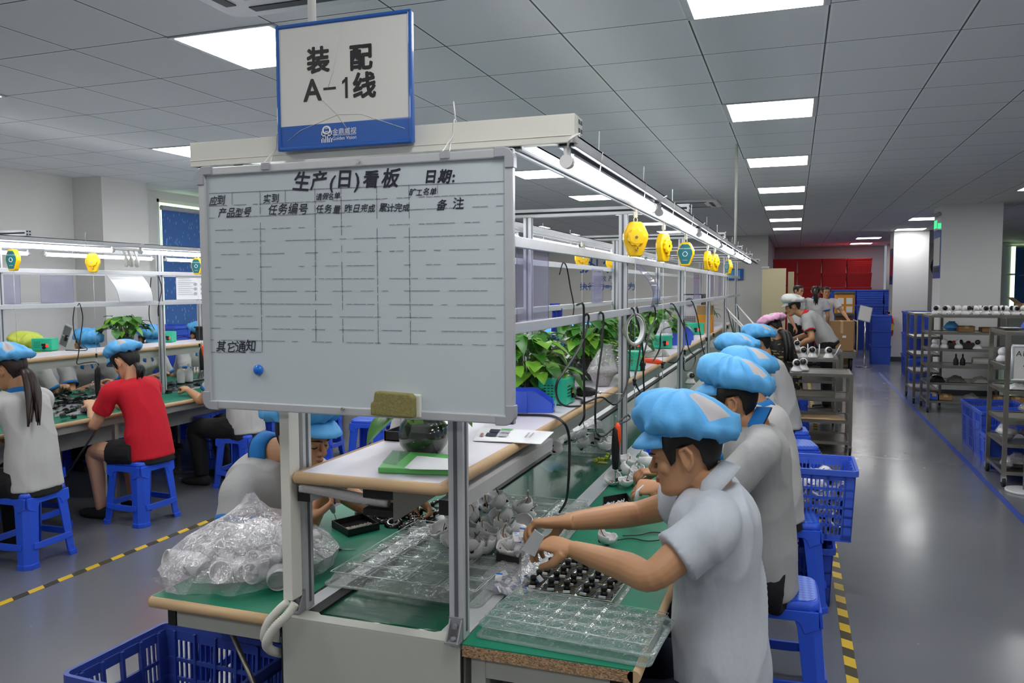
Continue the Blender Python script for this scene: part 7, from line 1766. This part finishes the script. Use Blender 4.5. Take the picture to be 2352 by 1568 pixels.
carton(xa, xb, yc+.02, yc+.62, zb_, zt_-zb_, 'big closed brown carton on the platform trolley by standing man', 'carton', False)
p = at(1939, 773, y=yc+.018); solo(MB().box(p.x-.035, yc+.012, p.z-.022, p.x+.035, yc+.018, p.z+.022), 'carton_label', 'paper', 'small white label stuck on big brown carton', 'label')
yc = 18.4; xa, xb = at(1918, 700, y=yc).x, at(1963, 700, y=yc).x; za, zb2 = at(1930, 724, y=yc).z, at(1930, 670, y=yc).z
t = thing('wrapped_bundle', 'yellow and white taped parcel in dark wrap behind the big carton', 'parcel', ((xa+xb)/2, yc, 0)); MB().box(xa+.03, yc+.02, 0, xb-.03, yc+.4, za).build('lower_parcel', 'carton_dark', t); MB().box(xa, yc, za, xb, yc+.35, zb2-.04).build('parcel', 'orange_carton', t, bevel=.03)
f = MB(); dz = (zb2-za)
for i in range(2):
    for j in range(2): f.box(xa+.05+i*.17, yc-.006, za+.06+j*dz*.36, xa+.17+i*.17, yc+.01, za+.06+dz*.26+j*dz*.36)
f.build('paper_label', 'paper', t); MB().box(xa-.01, yc-.01, zb2-.06, xb+.01, yc+.36, zb2).build('wrap', 'grey_sack', t, bevel=.02); MB().box(xa-.01, yc-.01, za-.03, xb+.01, yc+.36, za+.05).build('wrap', 'grey_sack', t, bevel=.02)
# small stand, crates, extinguisher, door, crate walls
t = thing('sign_stand', 'thin chrome sign stand with tilted grey panel in front of blue crate wall', 'sign', (1.38, 18, 0)); MB().cyl((1.38, 18, 0), (1.38, 18, .02), .16, n=24).build('foot_plate', 'chrome', t); MB().cyl((1.38, 18, .02), (1.38, 18, 1.0), .018, n=10).build('pole', 'chrome', t)
MB().cbox((1.37, 17.98, 1.1), (.22, .015, .30), R=rot3(-.35, .25, .15)).build('panel', 'sign_white', t); MB().cbox((1.37, 17.985, 1.1), (.25, .012, .33), R=rot3(-.35, .25, .15)).build('frame', 'grey_plastic', t)
for i, z in enumerate((0, .40, .72)): crate((1.76, 19.0, z), (.38, .5, .40 if i == 0 else .32), 'blue_crate', 'bright blue solid crate stacked by fire extinguisher, %s one' % ('bottom', 'middle', 'top')[i], 'crates stacked by the extinguisher', 0, 'rib', 1)
t = thing('fire_extinguisher', 'red fire extinguisher hanging on the far pillar edge', 'extinguisher', (1.965, 19.48, .55)); MB().lathe([(.06, .56), (.09, .58), (.10, .62), (.10, .92), (.08, .99), (.03, 1.02), (.025, 1.05)], (1.965, 19.48, 0), 20).build('cylinder', 'red_crate', t); MB().box(1.945, 19.46, 1.05, 1.985, 19.5, 1.10).box(2.03, 19.5, .80, 2.075, 19.61, .86).tube(spline([(1.965, 19.46, 1.08), (1.90, 19.43, 1.1), (1.87, 19.43, .95)]), .012, 8).build('valve_hose', 'black', t); MB().lathe([(.1012, .70), (.1012, .84)], (1.965, 19.48, 0), 20, caps=False).build('label_band', 'yellow', t)
st = MB().box(-.70, 19.0, 0, -.19, 19.05, 2.07); meta(thing('door_1', None, None, (-.45, 19.0, 0)), kind='structure'); dd = bpy.data.objects['door_1']
st.build('door_leaf', 'beige_door', dd); MB().box(-.15, 19.4, 0, -.02, 19.45, 2.0).build('door_leaf', 'beige_door', dd); MB().box(-.21, 18.99, .95, -.19, 19.06, 1.1).box(-.21, 18.99, 1.7, -.19, 19.06, 1.78).build('door_handle', 'chrome', dd); MB().box(-.72, 18.98, 2.07, -.55, 19.06, 2.12).build('door_closer', 'grey_plastic', dd)
W_, H_ = .66, .41; g = 'red crates stacked in the storeroom'
for c in range(4):
    for l in range(6):
        crate((-.27+c*W_, 25.0, l*H_), (W_-.01, .5, H_-.005), 'red_crate', 'red storeroom crate, %s column from the left, %s row up' % (('first', 'second', 'third', 'fourth')[c], ('first', 'second', 'third', 'fourth', 'fifth', 'sixth')[l]), g, 0, 'rib', 6)
g = 'blue crates stacked in front of the red ones'
for c in range(3):
    for l in range(4):  # upper rows take the brighter blue to offset the weak light back there
        crate((1.18+c*.66, 23.0, l*.395), (.65, .5, .39), 'blue_dark' if l < 2 else 'blue_crate', 'blue crate behind thin sign stand, %s column, %s row up' % (('left', 'middle', 'right')[c], ('first', 'second', 'third', 'top')[l]), g, 0, 'rib', 6)
# posters, clock, exit sign on the pillars
def poster(x, y0, y1, z0, z1, lab, m1='brand_blue'):
    t = thing('poster', lab, 'poster', (x, (y0+y1)/2, z0)); MB().box(x-.006, y0, z0, x, y1, z1).build('sheet', m1, t)
    MB().box(x-.008, y0+.05, z0+(z1-z0)*.25, x-.006, y1-.05, z1-(z1-z0)*.2).build('picture', 'sign_white' if m1 == 'brand_blue' else 'red_crate', t); MB().box(x-.009, y0+.08, z0+(z1-z0)*.12, x-.008, y1-.08, z0+(z1-z0)*.22).build('print', 'ink', t)
poster(2.06, 13.6, 14.25, 1.78, 2.55, 'blue poster with white picture on left face of the near pillar')
poster(2.04, 19.65, 20.25, 1.70, 2.5, 'dark blue and red poster on left face of the far pillar', 'blue_navy')
solo(MB().box(2.02, 13.5, 1.02, 2.04, 13.56, 1.1), 'wall_notice', 'red_crate', 'small red notice on near pillar edge under the rack top', 'notice') if 0 else None
t = thing('wall_clock', 'round white wall clock with black rim half hidden by pillar poster', 'clock', (3.98, 25.58, 2.22)); Rf = frame_to((0, -1, 0)); c = V((3.98, 25.59, 2.22))
MB().lathe([(.0, .0), (.32, .0), (.32, .03), (0, .03)], c, 40, R=Rf).build('dial', 'dial', t); MB().lathe([(.30, 0), (.36, 0), (.36, .05), (.31, .055), (.30, .03)], c, 40, R=Rf, caps=False).build('rim', 'black', t)
h = MB()
for k in range(12):
    a = k*pi/6; p = c+V((.26*sin(a), -.032, .26*cos(a))); h.bar(p, p+V((.03*sin(a), 0, .03*cos(a))), .012, .004, up=(0, 1, 0))
h.build('hour_marks', 'black', t); MB().bar(c+V((0, -.036, 0)), c+V((-.10, -.036, .15)), .016, .004, up=(0, 1, 0)).bar(c+V((0, -.038, 0)), c+V((-.20, -.038, .11)), .012, .004, up=(0, 1, 0)).build('hands', 'black', t)
t = thing('exit_sign', 'small green lit exit sign with white housing on top of near pillar', 'exit sign', (2.03, 13.6, 2.5)); MB().box(2.0, 13.58, 2.50, 2.06, 13.9, 2.68).build('housing', 'white_plastic', t, bevel=.005); MB().box(1.995, 13.62, 2.53, 2.0, 13.86, 2.65).box(2.005, 13.572, 2.52, 2.05, 13.58, 2.6).build('lit_face', 'exit_green', t); MB().ball((2.02, 13.6, 2.74), (.035, .035, .035), 12, 8).ball((2.02, 13.8, 2.74), (.035, .035, .035), 12, 8).build('spot_lamp', 'grey_plastic', t)
# wall writing and pictures behind the lines
t = thing('wall_lettering', 'big blue wall characters half hidden behind main line posts', 'lettering', (-5.2, 19.98, 1.5))
b = MB(); p = at(1383, 622, y=19.985); add_text(b, '执行', .62, p, (1, 0, 0), (0, 0, 1)); p = at(1383, 672-22, y=19.985); add_text(b, '力', .40, p+V((0, 0, -.35)), (1, 0, 0), (0, 0, 1)) if 0 else None
p = at(1395, 645, y=19.985); add_text(b, '高效 严谨', .16, p, (1, 0, 0), (0, 0, 1)); b.box(p.x-.7, 19.98, p.z-.14, p.x+.7, 19.985, p.z-.12); p = at(1395, 665, y=19.985); add_text(b, '执行力=员工力', .22, p, (1, 0, 0), (0, 0, 1)); b.build('characters', 'brand_blue', t)
t = thing('wall_poster', 'light blue framed picture on far wall below lamp rail end', 'poster', (-1.3, 19.97, 1.8)); p, q = at(1670, 643, y=19.97), at(1708, 617, y=19.97); MB().box(p.x, 19.96, p.z, q.x, 19.985, q.z).build('frame', 'brand_blue', t); MB().box(p.x+.03, 19.955, p.z+.03, q.x-.08, 19.96, q.z-.03).build('picture', 'cap_blue', t)
# magnifier lamp arms at the far end of the bench
t = thing('magnifier_lamp', 'white jointed lamp arms tangled with cables at the bench far end', 'lamp', (-.6, 9.9, ZT)); b = MB()
for A in (((-.62, 9.9, .76), (-.70, 9.9, 1.3), (-.45, 9.8, 1.05), (-.25, 9.7, 1.10)), ((-.58, 10.1, .76), (-.66, 10.1, 1.45), (-.40, 10.0, 1.15), (-.30, 9.9, 1.2)), ((-.55, 9.6, .76), (-.75, 9.7, 1.42), (-.55, 9.6, 1.2), (-.42, 9.5, 1.06))): b.tube([V(p) for p in A], .012, 8)
b.build('arms', 'white_plastic', t)
for p in ((-.25, 9.7, 1.10), (-.30, 9.9, 1.2), (-.42, 9.5, 1.06)): MB().cyl(p, (p[0]+.03, p[1], p[2]+.07), .03, n=12).build('lamp_head', 'white_plastic', t)
# white shells inside the right crate
r = random.Random(21); g = 'white shells in the bright blue crate'
for i in range(85):
    p = V((.06+r.uniform(-.20, .20), 4.70+r.uniform(-.145, .145), .345+r.uniform(0, .27))); shell(p, (r.uniform(0, 6), r.uniform(0, 6), r.uniform(0, 6)), 'white camera shell inside the bright blue slotted crate', g, .041)
